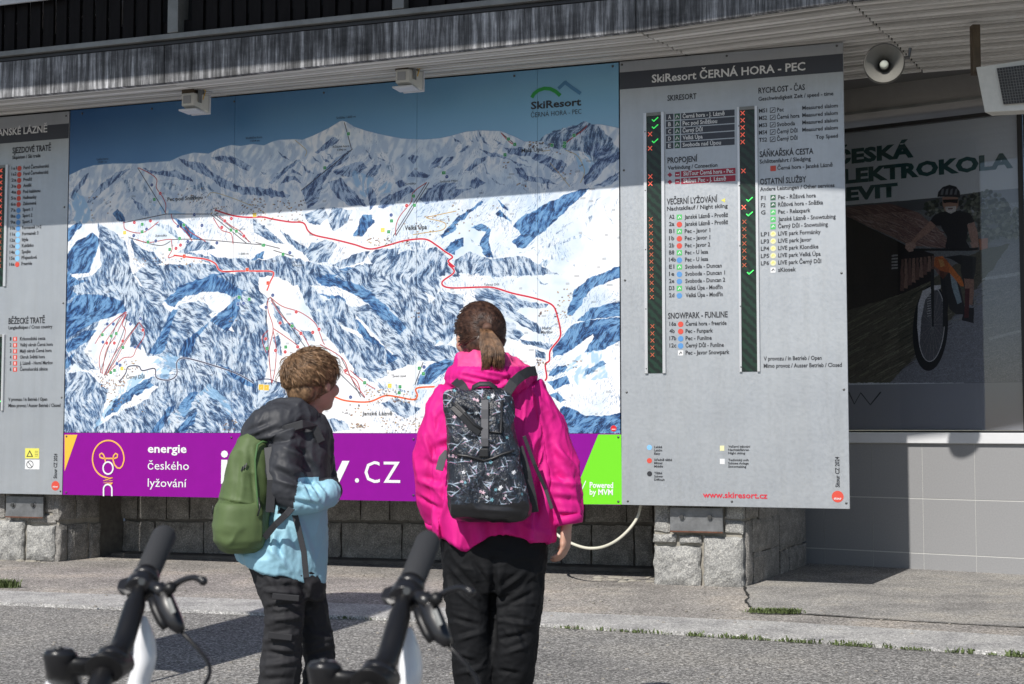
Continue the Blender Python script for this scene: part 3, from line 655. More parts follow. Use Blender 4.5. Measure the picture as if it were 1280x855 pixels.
def paint_forests():
    H, W = cv.H, cv.W; C2 = np.full((H, W), .4, np.float32)*0; S2 = np.zeros((H, W), np.float32)+.15; 
    C2 -= .25
    for k, P, a in FL:
        r_ = cv.mask(P, 6)
        if r_ is None: continue
        C2[r_[0]][r_[1]] = math.cos(2*R(a)); S2[r_[0]][r_[1]] = math.sin(2*R(a))
    def blur(x, r):
        for ax in (0, 1):
            c = np.cumsum(np.pad(x, [(r+1, r) if i == ax else (0, 0) for i in (0, 1)], mode='edge'), axis=ax, dtype=np.float64)
            x = ((c[2*r+1:]-c[:-2*r-1]) if ax == 0 else (c[:, 2*r+1:]-c[:, :-2*r-1]))/(2*r+1)
        return x.astype(np.float32)
    C2 = blur(blur(C2, 22), 22); S2 = blur(blur(S2, 22), 22)
    th = .5*np.arctan2(S2, C2)+(smooth_noise(H, W, 60, 21)-.5)*1.5+(smooth_noise(H, W, 24, 22)-.5)*.5
    vx, vy = np.cos(th), np.sin(th)
    def lic(src, n):
        out = src.copy()
        for sg in (1, -1):
            X = np.tile(np.arange(W, dtype=np.float32)[None], (H, 1)); Y = np.tile(np.arange(H, dtype=np.float32)[:, None], (1, W))
            for i in range(n):
                xi = np.clip(X.astype(np.int32), 0, W-1); yi = np.clip(Y.astype(np.int32), 0, H-1)
                X += sg*1.4*vx[yi, xi]; Y += sg*1.4*vy[yi, xi]
                out += src[np.clip(Y.astype(np.int32), 0, H-1), np.clip(X.astype(np.int32), 0, W-1)]
        out /= 2*n+1; return (out-out.mean())/out.std()
    fine = lic(np.random.RandomState(4).rand(H, W).astype(np.float32)+.35*smooth_noise(H, W, 1.8, 77), 4)
    fine = (fine*.55+blur(fine, 1)*.62)
    broad = lic(smooth_noise(H, W, 9, 78), 12)
    big = (fbm(H, W, 60, 79)-.5)*6
    dark = np.clip((fine+.55*broad-.25)*1.9, 0, 1); lite = np.clip((-fine-.35+.3*-broad)*2.0, 0, 1)
    rib = np.clip(broad*.45+big*.35+.45, 0, 1)
    up = np.clip((np.arange(H)[:, None]/H-.58)*8, 0, 1)*snowH*np.clip(blur(broad, 6)*.5+.25, 0, .6)
    cv.a[:] = cv.a+(np.array(C_(164, 188, 218), np.float32)-cv.a)*up[..., None]
    fu = np.clip((np.arange(H)[:, None]/H-.55)*6, 0, 1)*snowH*np.clip((fine-.7)*1.6, 0, 1)*np.clip((fbm(H, W, 60, 87)-.46)*7, 0, 1)*.38
    cv.a[:] = cv.a+(np.array(C_(84, 108, 150), np.float32)-cv.a)*fu[..., None]
    for k, P, a in FL:
        r_ = cv.mask(P, 9)
        if r_ is None: continue
        sl_, ins = r_; m = ins.astype(np.float32)[..., None]; A0 = cv.a[sl_]
        d, l, rb = dark[sl_][..., None], lite[sl_][..., None], rib[sl_][..., None]
        if k == 'p': cv.a[sl_] = A0+(np.array(C_(158, 203, 240), np.float32)-A0)*m*np.clip(rb*1.6-.25, .0, .7); continue
        if k == 'g': b0, b1, dk, lt, ld = C_(196, 213, 232), C_(98, 134, 178), C_(30, 48, 80), C_(236, 243, 250), .78
        elif k == 'm': b0, b1, dk, lt, ld = C_(168, 192, 222), C_(92, 122, 170), C_(44, 62, 104), C_(214, 226, 242), .9
        elif k == 'b': b0, b1, dk, lt, ld = C_(96, 146, 196), C_(44, 96, 158), C_(18, 36, 74), C_(150, 190, 230), .85
        else: b0, b1, dk, lt, ld = C_(228, 238, 250), C_(180, 208, 236), C_(44, 72, 112), C_(250, 252, 255), .8
        base = np.array(b0, np.float32)*(1-rb)+np.array(b1, np.float32)*rb
        base = base+(np.array(lt, np.float32)-base)*l*(.62 if k != 'b' else .4)
        base = base+(np.array(dk, np.float32)-base)*d*ld
        cv.a[sl_] = A0+(base-A0)*m*(.95 if k != 's' else .8)
    # thin drawing lines on the open snow
    sp = np.clip((fbm(H, W, 120, 83)-.47)*9, 0, 1)*np.clip((fine-.75)*2, 0, 1)*snowH
    sp[int(H*.80):] *= .5
    open_ = (np.abs(cv.a-np.array(C_(249, 251, 254), np.float32)).sum(-1) < .35)
    sp = (sp*open_*.65)[..., None]; cv.a[:] = cv.a+(np.array(C_(60, 96, 146), np.float32)-cv.a)*sp
F_ = forest
F_('A', 'b', [(30, 480), (60, 420), (100, 370), (128, 352), (95, 410), (50, 490)]); F_('A', 'b', [(115, 500), (150, 450), (200, 400), (290, 335), (335, 335), (250, 400), (180, 460), (130, 505)])
F_('A', 's', [(300, 380), (345, 385), (375, 450), (335, 440)]); F_('A', 'b', [(250, 560), (270, 530), (300, 560), (312, 605), (270, 590)]); F_('A', 'b', [(345, 475), (400, 510), (435, 575), (390, 560)])
F_('A', 'b', [(400, 325), (470, 345), (560, 335), (645, 378), (655, 400), (540, 368), (430, 352)]); F_('A', 's', [(500, 400), (540, 440), (605, 440), (560, 400)])
F_('A', 'b', [(585, 280), (640, 288), (700, 300), (760, 350), (830, 390), (900, 420), (1018, 430), (1018, 470), (900, 455), (800, 425), (740, 375), (660, 335), (600, 300)], -70)
F_('A', 'b', [(745, 270), (810, 262), (900, 285), (955, 312), (940, 345), (880, 312), (785, 288)], -70); F_('A', 's', [(635, 425), (720, 395), (765, 440), (720, 455)]); F_('A', 's', [(690, 400), (740, 440), (850, 500), (800, 490), (720, 450)])
F_('A', 's', [(200, 520), (230, 470), (260, 450), (240, 500)]); F_('A', 's', [(380, 380), (420, 420), (450, 470), (400, 440)]); F_('A', 'p', [(60, 450), (100, 470), (150, 600), (60, 610), (20, 500)]); F_('A', 'p', [(450, 500), (560, 540), (620, 560), (500, 560)])
F_('A', 'b', [(15, 640), (80, 590), (95, 612), (20, 700)], 60); F_('A', 'b', [(15, 770), (60, 700), (150, 650), (188, 700), (165, 760), (125, 855), (15, 870)], 60)
F_('A', 'g', [(345, 690), (400, 740), (450, 760), (485, 800), (430, 825), (375, 790)]); F_('A', 'b', [(555, 575), (600, 590), (650, 640), (705, 695), (640, 682), (600, 640)])
F_('A', 'g', [(595, 755), (640, 708), (700, 698), (765, 732), (690, 745)]); F_('A', 'g', [(380, 870), (440, 828), (560, 818), (700, 828), (790, 870)]); F_('A', 'b', [(740, 755), (795, 800), (800, 835), (760, 790)]); F_('A', 'b', [(950, 795), (1018, 745), (1018, 790)])
F_('A', 's', [(450, 600), (520, 640), (580, 700), (600, 690), (540, 620)]); F_('A', 's', [(230, 690), (250, 650), (260, 720), (240, 780)])
F_('B', 'b', [(298, 250), (390, 168), (430, 180), (380, 215), (320, 248)], 40); F_('B', 'b', [(62, 402), (90, 368), (220, 278), (222, 292), (100, 388), (80, 408)], 60)
for P in ([(125, 410), (150, 362), (205, 370), (235, 405), (190, 388), (150, 400)], [(215, 295), (262, 330), (300, 355), (260, 345)], [(185, 330), (240, 365), (180, 350)], [(290, 265), (330, 300), (300, 290)], [(330, 255), (375, 300), (350, 290)], [(355, 245), (400, 285), (380, 280)], [(560, 230), (600, 285), (580, 275)], [(620, 262), (660, 295), (640, 290)], [(730, 280), (760, 248), (748, 275)], [(110, 235), (170, 280), (140, 272)], [(20, 340), (60, 358), (40, 360)]): F_('B', 'b', P)
F_('B', 'b', [(232, 442), (330, 350), (430, 258), (492, 228), (472, 272), (400, 332), (352, 382), (332, 432), (312, 505), (262, 532)], 55); F_('B', 'b', [(395, 345), (450, 318), (540, 288), (572, 322), (520, 355), (470, 374), (415, 362)], 50)
F_('B', 'b', [(365, 402), (430, 378), (472, 420), (552, 500), (565, 518), (480, 520), (415, 482), (385, 432)], -60); F_('B', 'b', [(550, 375), (600, 308), (632, 308), (622, 352), (580, 378)], 60); F_('B', 'b', [(555, 432), (582, 415), (612, 460), (612, 502), (580, 535), (568, 480)], 75)
F_('B', 'b', [(615, 525), (650, 478), (720, 448), (782, 415), (812, 442), (720, 492), (650, 530)], 35); F_('B', 'b', [(705, 402), (740, 382), (765, 412), (730, 425)]); F_('B', 'b', [(775, 282), (800, 260), (832, 270), (810, 303)], 55)
F_('B', 'b', [(878, 325), (920, 278), (952, 268), (932, 312), (885, 338)], 50); F_('B', 'b', [(938, 325), (970, 275), (1004, 262), (992, 302)], 50); F_('B', 'b', [(778, 362), (810, 338), (882, 360), (850, 378)]); F_('B', 'b', [(825, 485), (880, 430), (940, 400), (1018, 398), (1018, 452), (950, 492), (860, 515)], 45)
F_('B', 'b', [(0, 428), (60, 428), (175, 465), (165, 482), (60, 465), (0, 458)], -70); F_('B', 's', [(660, 320), (690, 300), (720, 340), (690, 345)]); F_('B', 'p', [(480, 330), (600, 380), (560, 480), (480, 400)]); F_('B', 'p', [(640, 380), (700, 400), (680, 450), (620, 460)])
F_('B', 'g', [(258, 560), (340, 538), (362, 580), (320, 612), (268, 600)]); F_('B', 'g', [(368, 585), (400, 538), (482, 545), (452, 602), (400, 645)], 55); F_('B', 'b', [(495, 675), (540, 560), (592, 560), (602, 602), (540, 672)], 60)
F_('B', 'g', [(0, 600), (60, 640), (120, 690), (132, 702), (60, 692), (0, 655)], -50); F_('B', 'g', [(128, 640), (200, 700), (262, 742), (240, 755), (178, 712)], -50); F_('B', 'g', [(262, 765), (280, 718), (360, 698), (402, 720), (360, 792), (300, 805), (278, 790)], 50)
F_('B', 'g', [(395, 822), (480, 778), (562, 758), (542, 802), (430, 835)], 40); F_('B', 'g', [(578, 772), (620, 742), (722, 738), (702, 782), (600, 805)], 45); F_('B', 'b', [(935, 675), (1018, 598), (1018, 640), (958, 678)], 50); F_('B', 'b', [(945, 742), (1018, 688), (1018, 772)], 50); F_('B', 's', [(770, 715), (850, 700), (880, 740), (800, 745)])
F_('C', 'b', [(0, 328), (30, 278), (62, 262), (42, 312), (8, 332)], 50); F_('C', 'b', [(88, 252), (142, 212), (132, 242)], 45); F_('C', 'b', [(125, 342), (180, 280), (242, 258), (222, 292), (150, 342)], 45); F_('C', 'b', [(195, 228), (240, 238), (342, 263), (335, 278), (240, 257)])
F_('C', 'b', [(325, 228), (400, 218), (500, 248), (600, 278), (642, 310), (632, 352), (602, 362), (560, 332), (520, 302), (440, 262), (355, 252)], 50); F_('C', 'b', [(335, 270), (420, 308), (475, 322), (400, 318)]); F_('C', 'b', [(375, 328), (412, 328), (442, 368), (522, 378), (605, 412), (500, 398), (418, 382)], -60)
for P in ([(418, 400), (432, 440), (455, 455), (428, 435)], [(170, 145), (200, 195), (185, 190)], [(190, 135), (250, 205), (220, 190)], [(270, 175), (330, 215), (290, 205)], [(60, 165), (110, 205), (80, 195)], [(150, 165), (172, 200), (160, 195)], [(245, 370), (330, 410), (290, 400)], [(400, 260), (460, 300), (420, 290)], [(540, 380), (560, 440), (545, 430)], [(220, 300), (260, 360), (240, 350)]): F_('C', 'b', P)
F_('C', 'g', [(538, 187), (600, 148), (740, 108), (792, 130), (852, 180), (892, 240), (850, 272), (780, 292), (742, 242), (660, 232), (578, 217)], 55); F_('C', 'b', [(740, 240), (800, 200), (860, 220), (880, 250), (800, 285)], 50); F_('C', 'b', [(738, 415), (728, 380), (800, 288), (912, 238), (912, 282), (832, 332), (780, 392)], 50)
F_('C', 'b', [(775, 425), (840, 388), (908, 348), (908, 388), (850, 415)], 45); F_('C', 'b', [(148, 412), (190, 368), (238, 400), (170, 432)]); F_('C', 'b', [(0, 472), (40, 438), (162, 428), (120, 452), (60, 482)]); F_('C', 'p', [(690, 260), (740, 250), (790, 300), (740, 360), (700, 330)])
F_('C', 'b', [(368, 622), (440, 558), (560, 498), (690, 438), (762, 428), (722, 470), (660, 522), (600, 582), (560, 622), (480, 682), (430, 732), (388, 732), (368, 700), (412, 668)], 48); F_('C', 's', [(378, 762), (500, 720), (600, 660), (650, 608), (740, 560), (800, 488), (822, 470), (762, 542), (680, 592), (560, 682), (460, 742)], 48)
F_('C', 'b', [(158, 622), (210, 608), (262, 640), (252, 700), (272, 782), (240, 782), (198, 722), (232, 652)], 60); F_('C', 'b', [(288, 558), (310, 538), (362, 592), (350, 592)]); F_('C', 'b', [(298, 488), (355, 542), (320, 530)]); F_('C', 'b', [(0, 672), (100, 568), (210, 495), (222, 500), (110, 592), (8, 685)], 48)
F_('C', 'b', [(8, 752), (60, 700), (112, 685), (122, 722), (60, 762)], 45); F_('C', 'g', [(78, 800), (150, 758), (252, 800), (202, 858), (78, 858)])
for P in ([(260, 800), (330, 812), (402, 760), (340, 800)], [(520, 725), (605, 680), (612, 700), (530, 742)], [(598, 712), (722, 658), (722, 680)], [(828, 510), (842, 562), (892, 622), (850, 580)], [(720, 650), (790, 705), (760, 690)], [(740, 580), (780, 560), (740, 630)], [(475, 738), (540, 800), (500, 780)], [(600, 745), (690, 830), (640, 800)], [(410, 770), (470, 825), (430, 810)], [(520, 800), (600, 760), (540, 830)], [(440, 855), (600, 750), (480, 855)], [(318, 700), (370, 750), (340, 740)], [(150, 680), (200, 720), (170, 715)]): F_('C', 's', P)
F_('C', 'b', [(868, 860), (920, 820), (920, 860)])
F_('D', 'b', [(40, 35), (110, 78), (205, 90), (182, 122), (110, 152), (60, 182), (40, 202)], 40); F_('D', 'g', [(110, 128), (250, 88), (352, 118), (402, 150), (482, 190), (562, 270), (522, 332), (470, 422), (400, 300), (300, 238), (180, 198)], -65)
F_('D', 'b', [(40, 212), (100, 160), (200, 148), (322, 180), (352, 232), (280, 262), (160, 302), (40, 385)], 45); F_('D', 'b', [(40, 402), (150, 330), (205, 330), (150, 392), (60, 442)], 40); F_('D', 'b', [(40, 482), (92, 438), (62, 512), (40, 535)], 45)
F_('D', 'g', [(420, 50), (500, 18), (600, 12), (730, 8), (805, 30), (782, 62), (640, 122), (540, 182), (478, 130)], -45); F_('D', 'b', [(538, 182), (620, 108), (760, 58), (840, 42), (902, 60), (965, 122), (882, 162), (770, 132), (640, 162), (588, 215)], 42)
F_('D', 'g', [(560, 280), (620, 218), (700, 198), (762, 240), (702, 302), (620, 382), (550, 442), (518, 442), (560, 342)], -30); F_('D', 'b', [(462, 442), (520, 350), (580, 228), (602, 228), (562, 342), (542, 432), (500, 455)], 50)
F_('D', 'g', [(615, 462), (680, 348), (770, 278), (870, 350), (960, 330), (1000, 300), (1000, 600), (900, 562), (760, 502), (660, 472)], -72); F_('D', 'b', [(612, 452), (640, 380), (762, 288), (702, 372), (660, 462)], 50); F_('D', 'b', [(768, 282), (830, 228), (932, 128), (902, 262), (850, 335)], 50)
F_('D', 'g', [(195, 60), (240, 18), (342, 8), (422, 132), (300, 100)], -85); F_('D', 'g', [(820, 62), (1000, 38), (1000, 132), (920, 122)], -70); F_('D', 'g', [(98, 492), (140, 438), (192, 522), (130, 525)]); F_('D', 'g', [(378, 332), (422, 320), (422, 422), (370, 402)], -70)
F_('D', 'p', [(170, 825), (330, 598), (470, 518), (502, 540), (380, 642), (260, 742), (200, 832)]); F_('D', 'b', [(238, 762), (290, 680), (400, 600), (480, 558), (502, 592), (380, 662), (300, 732)], 42); F_('D', 'g', [(498, 592), (560, 558), (760, 588), (860, 640), (1000, 690), (1000, 742), (900, 742), (700, 642), (560, 625)], -72)
F_('D', 'g', [(178, 845), (300, 758), (460, 678), (620, 608), (722, 618), (600, 662), (480, 742), (452, 822), (400, 858), (190, 862)], -68); F_('D', 'b', [(598, 725), (660, 640), (702, 638), (640, 765)], 55); F_('D', 'b', [(448, 858), (560, 708), (592, 700), (542, 792), (500, 860)], 50)
F_('D', 'g', [(598, 842), (700, 698), (800, 648), (872, 700), (882, 762), (760, 822), (620, 858)], -25); F_('D', 'b', [(560, 860), (640, 780), (700, 720), (690, 790), (620, 860)], 45); F_('D', 'g', [(40, 602), (120, 558), (222, 600), (140, 652), (50, 662)]); F_('D', 'g', [(40, 682), (100, 668), (202, 760), (162, 842), (40, 845)], -70); F_('D', 'b', [(640, 95), (780, 70), (820, 95), (720, 115)], 35)
F_('D', 'g', [(890, 760), (1000, 720), (1000, 860), (920, 860)], -60); F_('D', 'g', [(560, 460), (600, 470), (590, 540), (510, 500)]); F_('D', 'b', [(800, 490), (900, 540), (1000, 600), (1000, 630), (880, 570)], 30)
F_('E', 'b', [(285, 70), (300, 38), (420, 28), (470, 15), (562, 28), (622, 118), (682, 208), (742, 288), (762, 312), (717, 352), (660, 332), (600, 262), (560, 202), (480, 142), (400, 112), (325, 102)], -38)
F_('E', 'g', [(428, 72), (560, 18), (702, 58), (802, 118), (842, 198), (802, 252), (740, 292), (650, 202), (560, 122)], -40); F_('E', 'g', [(798, 282), (900, 168), (1000, 178), (1000, 232), (942, 302), (872, 402), (800, 472), (700, 502), (648, 492), (700, 442), (722, 352)], -55)
F_('E', 'b', [(308, 152), (420, 158), (492, 258), (542, 328), (642, 418), (702, 468), (652, 502), (640, 482), (560, 402), (490, 312), (480, 222), (398, 182)], -45); F_('E', 'g', [(488, 232), (560, 218), (642, 288), (702, 348), (692, 432), (640, 402), (560, 312)], -40)
F_('E', 'g', [(308, 202), (400, 178), (482, 228), (492, 322), (430, 292), (338, 242)], -70); F_('E', 'g', [(288, 252), (360, 258), (430, 328), (502, 368), (522, 432), (502, 532), (440, 442), (338, 342)], -80); F_('E', 'g', [(528, 382), (640, 438), (642, 542), (580, 572), (498, 542)], -65)
F_('E', 'g', [(208, 100), (280, 118), (322, 178), (290, 232), (258, 200)], -75); F_('E', 'g', [(88, 38), (280, 58), (302, 100), (200, 102), (148, 82)]); F_('E', 'g', [(698, -2), (860, -2), (902, 58), (882, 152), (820, 122), (718, 42)], -50); F_('E', 'g', [(0, 118), (62, 178), (0, 212)]); F_('E', 'g', [(0, 238), (50, 258), (62, 422), (40, 562), (0, 562)], -80)
F_('E', 'g', [(78, 198), (112, 218), (142, 312), (108, 292)], -70); F_('E', 'g', [(128, 312), (180, 298), (222, 372), (200, 392)], -60); F_('E', 'g', [(228, 332), (280, 338), (292, 382), (250, 382)]); F_('E', 'g', [(88, 372), (112, 358), (132, 452), (108, 442)], -80); F_('E', 'g', [(818, 472), (860, 418), (960, 408), (1000, 432), (1000, 482), (880, 482)], -20)
F_('E', 'b', [(798, 602), (830, 528), (900, 488), (1000, 468), (1000, 502), (900, 562), (860, 605)], 35); F_('E', 'p', [(878, 402), (960, 288), (1000, 248), (1000, 292), (930, 382)]); F_('E', 'g', [(638, 690), (700, 678), (802, 720), (740, 762), (678, 732)]); F_('E', 'g', [(358, 772), (440, 780), (462, 822), (380, 832)]); F_('E', 'g', [(920, 200), (1000, 200), (1000, 330), (940, 390), (900, 350)], -50)
F_('E', 'g', [(0, 600), (120, 600), (160, 680), (60, 720), (0, 700)]); F_('E', 'g', [(640, 150), (760, 180), (800, 230), (760, 280), (690, 220)], -60); F_('E', 'g', [(860, 0), (960, 0), (1000, 60), (900, 60)], -50); F_('E', 's', [(560, 560), (700, 600), (760, 640), (620, 620)])
F_('F', 'b', [(438, 252), (438, 218), (470, 128), (540, 72), (705, 8), (705, 62), (560, 122), (500, 202), (460, 255)], 45); F_('F', 'b', [(478, 282), (560, 218), (705, 188), (705, 262), (580, 268), (520, 278)], 35); F_('F', 'b', [(362, 425), (450, 308), (520, 278), (640, 268), (705, 268), (705, 372), (620, 422), (518, 442), (568, 362), (560, 352), (440, 432), (368, 468)], 38)
F_('F', 'b', [(342, 562), (350, 528), (430, 498), (438, 515), (370, 558)], 38); F_('F', 'b', [(512, 562), (530, 528), (612, 478), (628, 495), (560, 542)], 40); F_('F', 'b', [(328, 592), (430, 558), (442, 592), (370, 625)], 35); F_('F', 'b', [(348, 652), (390, 638), (432, 680), (400, 692)]); F_('F', 'b', [(398, 722), (440, 708), (520, 750), (600, 760), (705, 738), (705, 845), (430, 845), (393, 760)], 35)
F_('F', 'g', [(108, 282), (160, 298), (212, 350), (182, 382), (112, 342)], -30); F_('F', 'g', [(212, 377), (300, 383), (352, 405), (332, 417), (218, 392)], -40); F_('F', 'g', [(0, 123), (130, 143), (200, 178), (312, 200), (300, 217), (200, 212), (150, 242), (60, 202), (0, 182)], -30); F_('F', 'p', [(500, 450), (600, 420), (640, 560), (480, 600), (420, 520)]); F_('F', 'g', [(280, 430), (320, 440), (320, 470), (275, 465)])
for P in ([(0, 12), (60, 38), (72, 70), (20, 62)], [(145, 95), (180, 60), (240, 45), (170, 75)], [(240, 45), (300, 5), (260, 40)], [(250, 50), (310, 90), (380, 115), (300, 95)], [(320, 10), (410, 60), (360, 40)], [(260, 120), (290, 150), (270, 140)]): F_('F', 's', P)
for a_ in (('D', 'g', [(40, 120), (200, 90), (420, 140), (560, 280), (620, 460), (430, 430), (340, 230), (240, 260), (160, 420), (40, 560)], -60), ('D', 'g', [(500, 440), (620, 455), (760, 500), (980, 600), (1000, 740), (1000, 860), (430, 860), (500, 640), (600, 560), (600, 480)], -60), ('D', 'g', [(40, 560), (160, 560), (240, 640), (190, 840), (40, 850)], -60), ('D', 'g', [(900, 60), (1000, 60), (1000, 340), (900, 330), (860, 250)], -70)): forest(*a_)
FL[:] = FL[-4:]+FL[:-4]
for a_ in (('D', 'w', [(560, 760), (640, 700), (720, 650), (740, 665), (660, 740), (560, 800)]), ('D', 'w', [(700, 650), (760, 600), (830, 650), (880, 740), (860, 750), (800, 680)]), ('D', 'w', [(470, 500), (560, 440), (620, 470), (610, 560), (520, 575), (480, 545)])): FL.append(('p', q(a_[0], a_[2]), 0))
for a_ in (('B', 'g', [(0, 820), (120, 780), (240, 800), (420, 850), (300, 870), (0, 870)]), ('A', 'g', [(640, 760), (760, 780), (1018, 800), (1018, 850), (820, 840)]), ('B', 'g', [(600, 820), (760, 760), (900, 740), (960, 800), (940, 870), (600, 870)]), ('E', 'g', [(0, 0), (120, 0), (300, 20), (280, 60), (100, 40)]), ('A', 'g', [(180, 620), (300, 700), (330, 850), (200, 850), (190, 720)]), ('C', 'g', [(250, 800), (420, 780), (560, 860), (220, 870)]), ('F', 'g', [(130, 210), (280, 300), (300, 350), (200, 300), (110, 250)])): forest(*a_)
paint_forests()
# roads, pistes, signs, huts
RED = C_(206, 34, 58); OR = C_(232, 92, 40); DK = C_(40, 44, 80)
def road(segs, wd, col, halo=None):
    P = []
    for c, pts in segs: P += q(c, pts)
    # Catmull smoothing
    Q = []
    for i in range(len(P)-1):
        a, b, c, d = P[max(i-1, 0)], P[i], P[i+1], P[min(i+2, len(P)-1)]
        for k in range(6):
            t = k/6; Q.append(tuple(.5*(2*b[j]+(c[j]-a[j])*t+(2*a[j]-5*b[j]+4*c[j]-d[j])*t*t+(3*b[j]-a[j]-3*c[j]+d[j])*t**3) for j in (0, 1)))
    Q.append(P[-1])
    if halo: cv.pline(Q, wd+3, halo, .9)
    cv.pline(Q, wd, col)
W_ = C_(252, 252, 252)
road([('A', [(770, 540), (860, 568), (940, 577), (1010, 575)]), ('B', [(80, 585), (170, 600), (240, 605), (265, 645), (300, 668), (400, 690), (500, 715), (580, 738), (660, 722), (760, 695), (860, 688), (920, 720), (960, 750), (1000, 778), (978, 800), (1008, 828)]), ('E', [(958, 2), (985, 40), (925, 90), (960, 118)]), ('F', [(0, 115), (70, 118), (160, 145), (250, 165), (320, 185), (365, 210), (385, 260), (400, 330), (395, 370), (350, 430), (345, 480), (325, 500), (332, 560), (325, 578)])], 6, RED, W_)
road([('A', [(560, 770), (640, 780), (720, 790), (770, 812), (800, 850), (900, 850), (1018, 850)]), ('E', [(0, 36), (85, 40), (70, 90), (55, 130)])], 5.5, C_(222, 44, 44), W_)
road([('E', [(395, 662), (450, 680), (560, 685), (640, 655), (700, 660), (780, 674), (802, 655), (798, 618), (885, 610)])], 6, OR, W_)
road([('D', [(315, 585), (345, 545), (360, 510), (410, 508), (430, 530), (490, 520), (500, 565), (560, 577), (600, 550), (600, 490), (630, 467), (700, 480), (800, 510), (900, 545), (980, 590)])], 4.5, DK, W_)
road([('E', [(0, 578), (60, 572), (130, 590), (230, 560), (330, 620)])], 3.5, DK)
for c, P in (('A', [(375, 325), (520, 560)]), ('B', [(450, 95), (485, 225)]), ('B', [(490, 230), (230, 440)]), ('B', [(868, 400), (700, 670)]), ('B', [(880, 400), (712, 670)]), ('C', [(312, 148), (388, 210)]), ('C', [(745, 112), (620, 215)]), ('A', [(745, 560), (930, 710)]), ('A', [(765, 560), (950, 705)]), ('A', [(520, 560), (300, 605)]), ('A', [(520, 560), (740, 560)]), ('A', [(550, 690), (700, 690), (1018, 718)]), ('A', [(330, 680), (480, 720), (540, 700)]), ('E', [(70, 165), (50, 220), (62, 420), (78, 600)]), ('E', [(74, 170), (250, 420), (300, 470)]), ('E', [(300, 430), (540, 665)]), ('E', [(420, 460), (520, 660)]), ('D', [(345, 238), (300, 300), (220, 540)]), ('D', [(355, 250), (330, 350), (245, 550)]), ('D', [(410, 290), (330, 400), (250, 550)]), ('B', [(0, 705), (120, 735)]), ('B', [(90, 745), (190, 775)]), ('E', [(830, 490), (790, 600)])): road([(c, P)], 2.8, C_(40, 30, 40))
BR = C_(176, 44, 44)
for c, P in (('A', [(380, 325), (440, 355), (472, 385), (470, 425), (500, 470), (518, 512), (515, 552)]), ('B', [(868, 400), (800, 450), (790, 500), (740, 560), (715, 610), (710, 665)]), ('C', [(312, 148), (350, 190), (388, 212)]), ('C', [(748, 110), (725, 135), (650, 190), (625, 220)]), ('A', [(545, 560), (560, 600), (620, 650), (650, 695)]), ('A', [(610, 610), (640, 650), (690, 680), (720, 700)]), ('A', [(790, 570), (850, 620), (900, 650), (940, 700)]), ('A', [(760, 580), (800, 640), (850, 660), (860, 710)]), ('A', [(305, 600), (315, 640), (400, 655), (480, 600)]), ('A', [(545, 690), (550, 740), (530, 780), (560, 775)]), ('A', [(370, 690), (430, 705), (520, 690), (550, 690)]),
    ('E', [(70, 165), (130, 210), (220, 240), (290, 290), (315, 340), (330, 380), (340, 400)]), ('E', [(60, 170), (60, 230), (85, 320), (65, 430), (70, 520), (78, 590)]), ('E', [(75, 180), (130, 260), (180, 310), (230, 350), (270, 420)]), ('E', [(85, 320), (130, 350), (200, 400), (215, 420)]), ('E', [(85, 330), (100, 420), (95, 520), (80, 590)]), ('E', [(60, 330), (30, 370), (50, 440)]), ('E', [(320, 400), (430, 470), (470, 560), (540, 660)]), ('E', [(470, 530), (540, 590), (590, 620)]), ('E', [(440, 540), (500, 580), (520, 640)]),
    ('D', [(345, 238), (280, 290), (230, 340), (195, 395)]), ('D', [(345, 240), (240, 400), (215, 480), (225, 540)]), ('D', [(350, 240), (300, 350), (250, 430), (230, 545)]), ('D', [(350, 250), (330, 300), (345, 330), (330, 390), (290, 450), (240, 550)]), ('D', [(415, 290), (440, 350), (400, 420), (380, 460), (330, 470), (260, 540)]), ('D', [(410, 295), (350, 380), (300, 470), (250, 550)]), ('B', [(1018, 545), (900, 570), (870, 580), (960, 605), (950, 640), (860, 655), (800, 665)])):
    road([(c, P)], 3.0, BR if c != 'B' or P[0][0] != 1018 else C_(200, 160, 90))
for c, P in (('C', [(640, 235), (700, 265), (735, 340), (715, 400)]), ('C', [(560, 235), (520, 240)]), ('C', [(560, 300), (620, 370), (660, 420)]), ('A', [(730, 470), (760, 450), (860, 480), (960, 520)]), ('B', [(200, 185), (255, 235), (250, 265)])): road([(c, P)], 2.2, C_(196, 170, 110))
def badge(c, pts, col, r=6.6):
    for p in pts:
        p = q(c, [p])[0]; cv.dot(p, r+1.4, W_); cv.dot(p, r, col); cv.line((p[0]-2.2, p[1]), (p[0]+2.2, p[1]), 1.4, W_)
badge('A', [(490, 455), (358, 603), (440, 595), (593, 718), (570, 735), (818, 595), (852, 583), (803, 628), (915, 672)], C_(205, 40, 60)); badge('A', [(447, 412), (420, 637), (467, 697), (355, 670), (580, 622), (663, 563), (702, 618), (630, 700), (778, 707)], C_(30, 60, 130))
badge('E', [(200, 238), (120, 293), (223, 345), (282, 340), (313, 325), (48, 372), (97, 430), (145, 437), (207, 412), (445, 530)], C_(205, 40, 50)); badge('E', [(83, 155), (50, 215), (470, 662), (835, 512)], C_(30, 60, 130)); badge('D', [(432, 328), (252, 393), (290, 393), (332, 383)], C_(205, 40, 50)); badge('D', [(255, 298), (285, 298), (420, 272), (233, 388), (393, 412), (303, 495), (318, 503), (370, 298), (905, 198), (932, 195)], C_(40, 80, 150)); badge('B', [(767, 517)], C_(205, 40, 50)); badge('B', [(688, 565), (970, 372), (172, 757)], C_(40, 70, 140)); badge('C', [(35, 370)], C_(40, 70, 140))
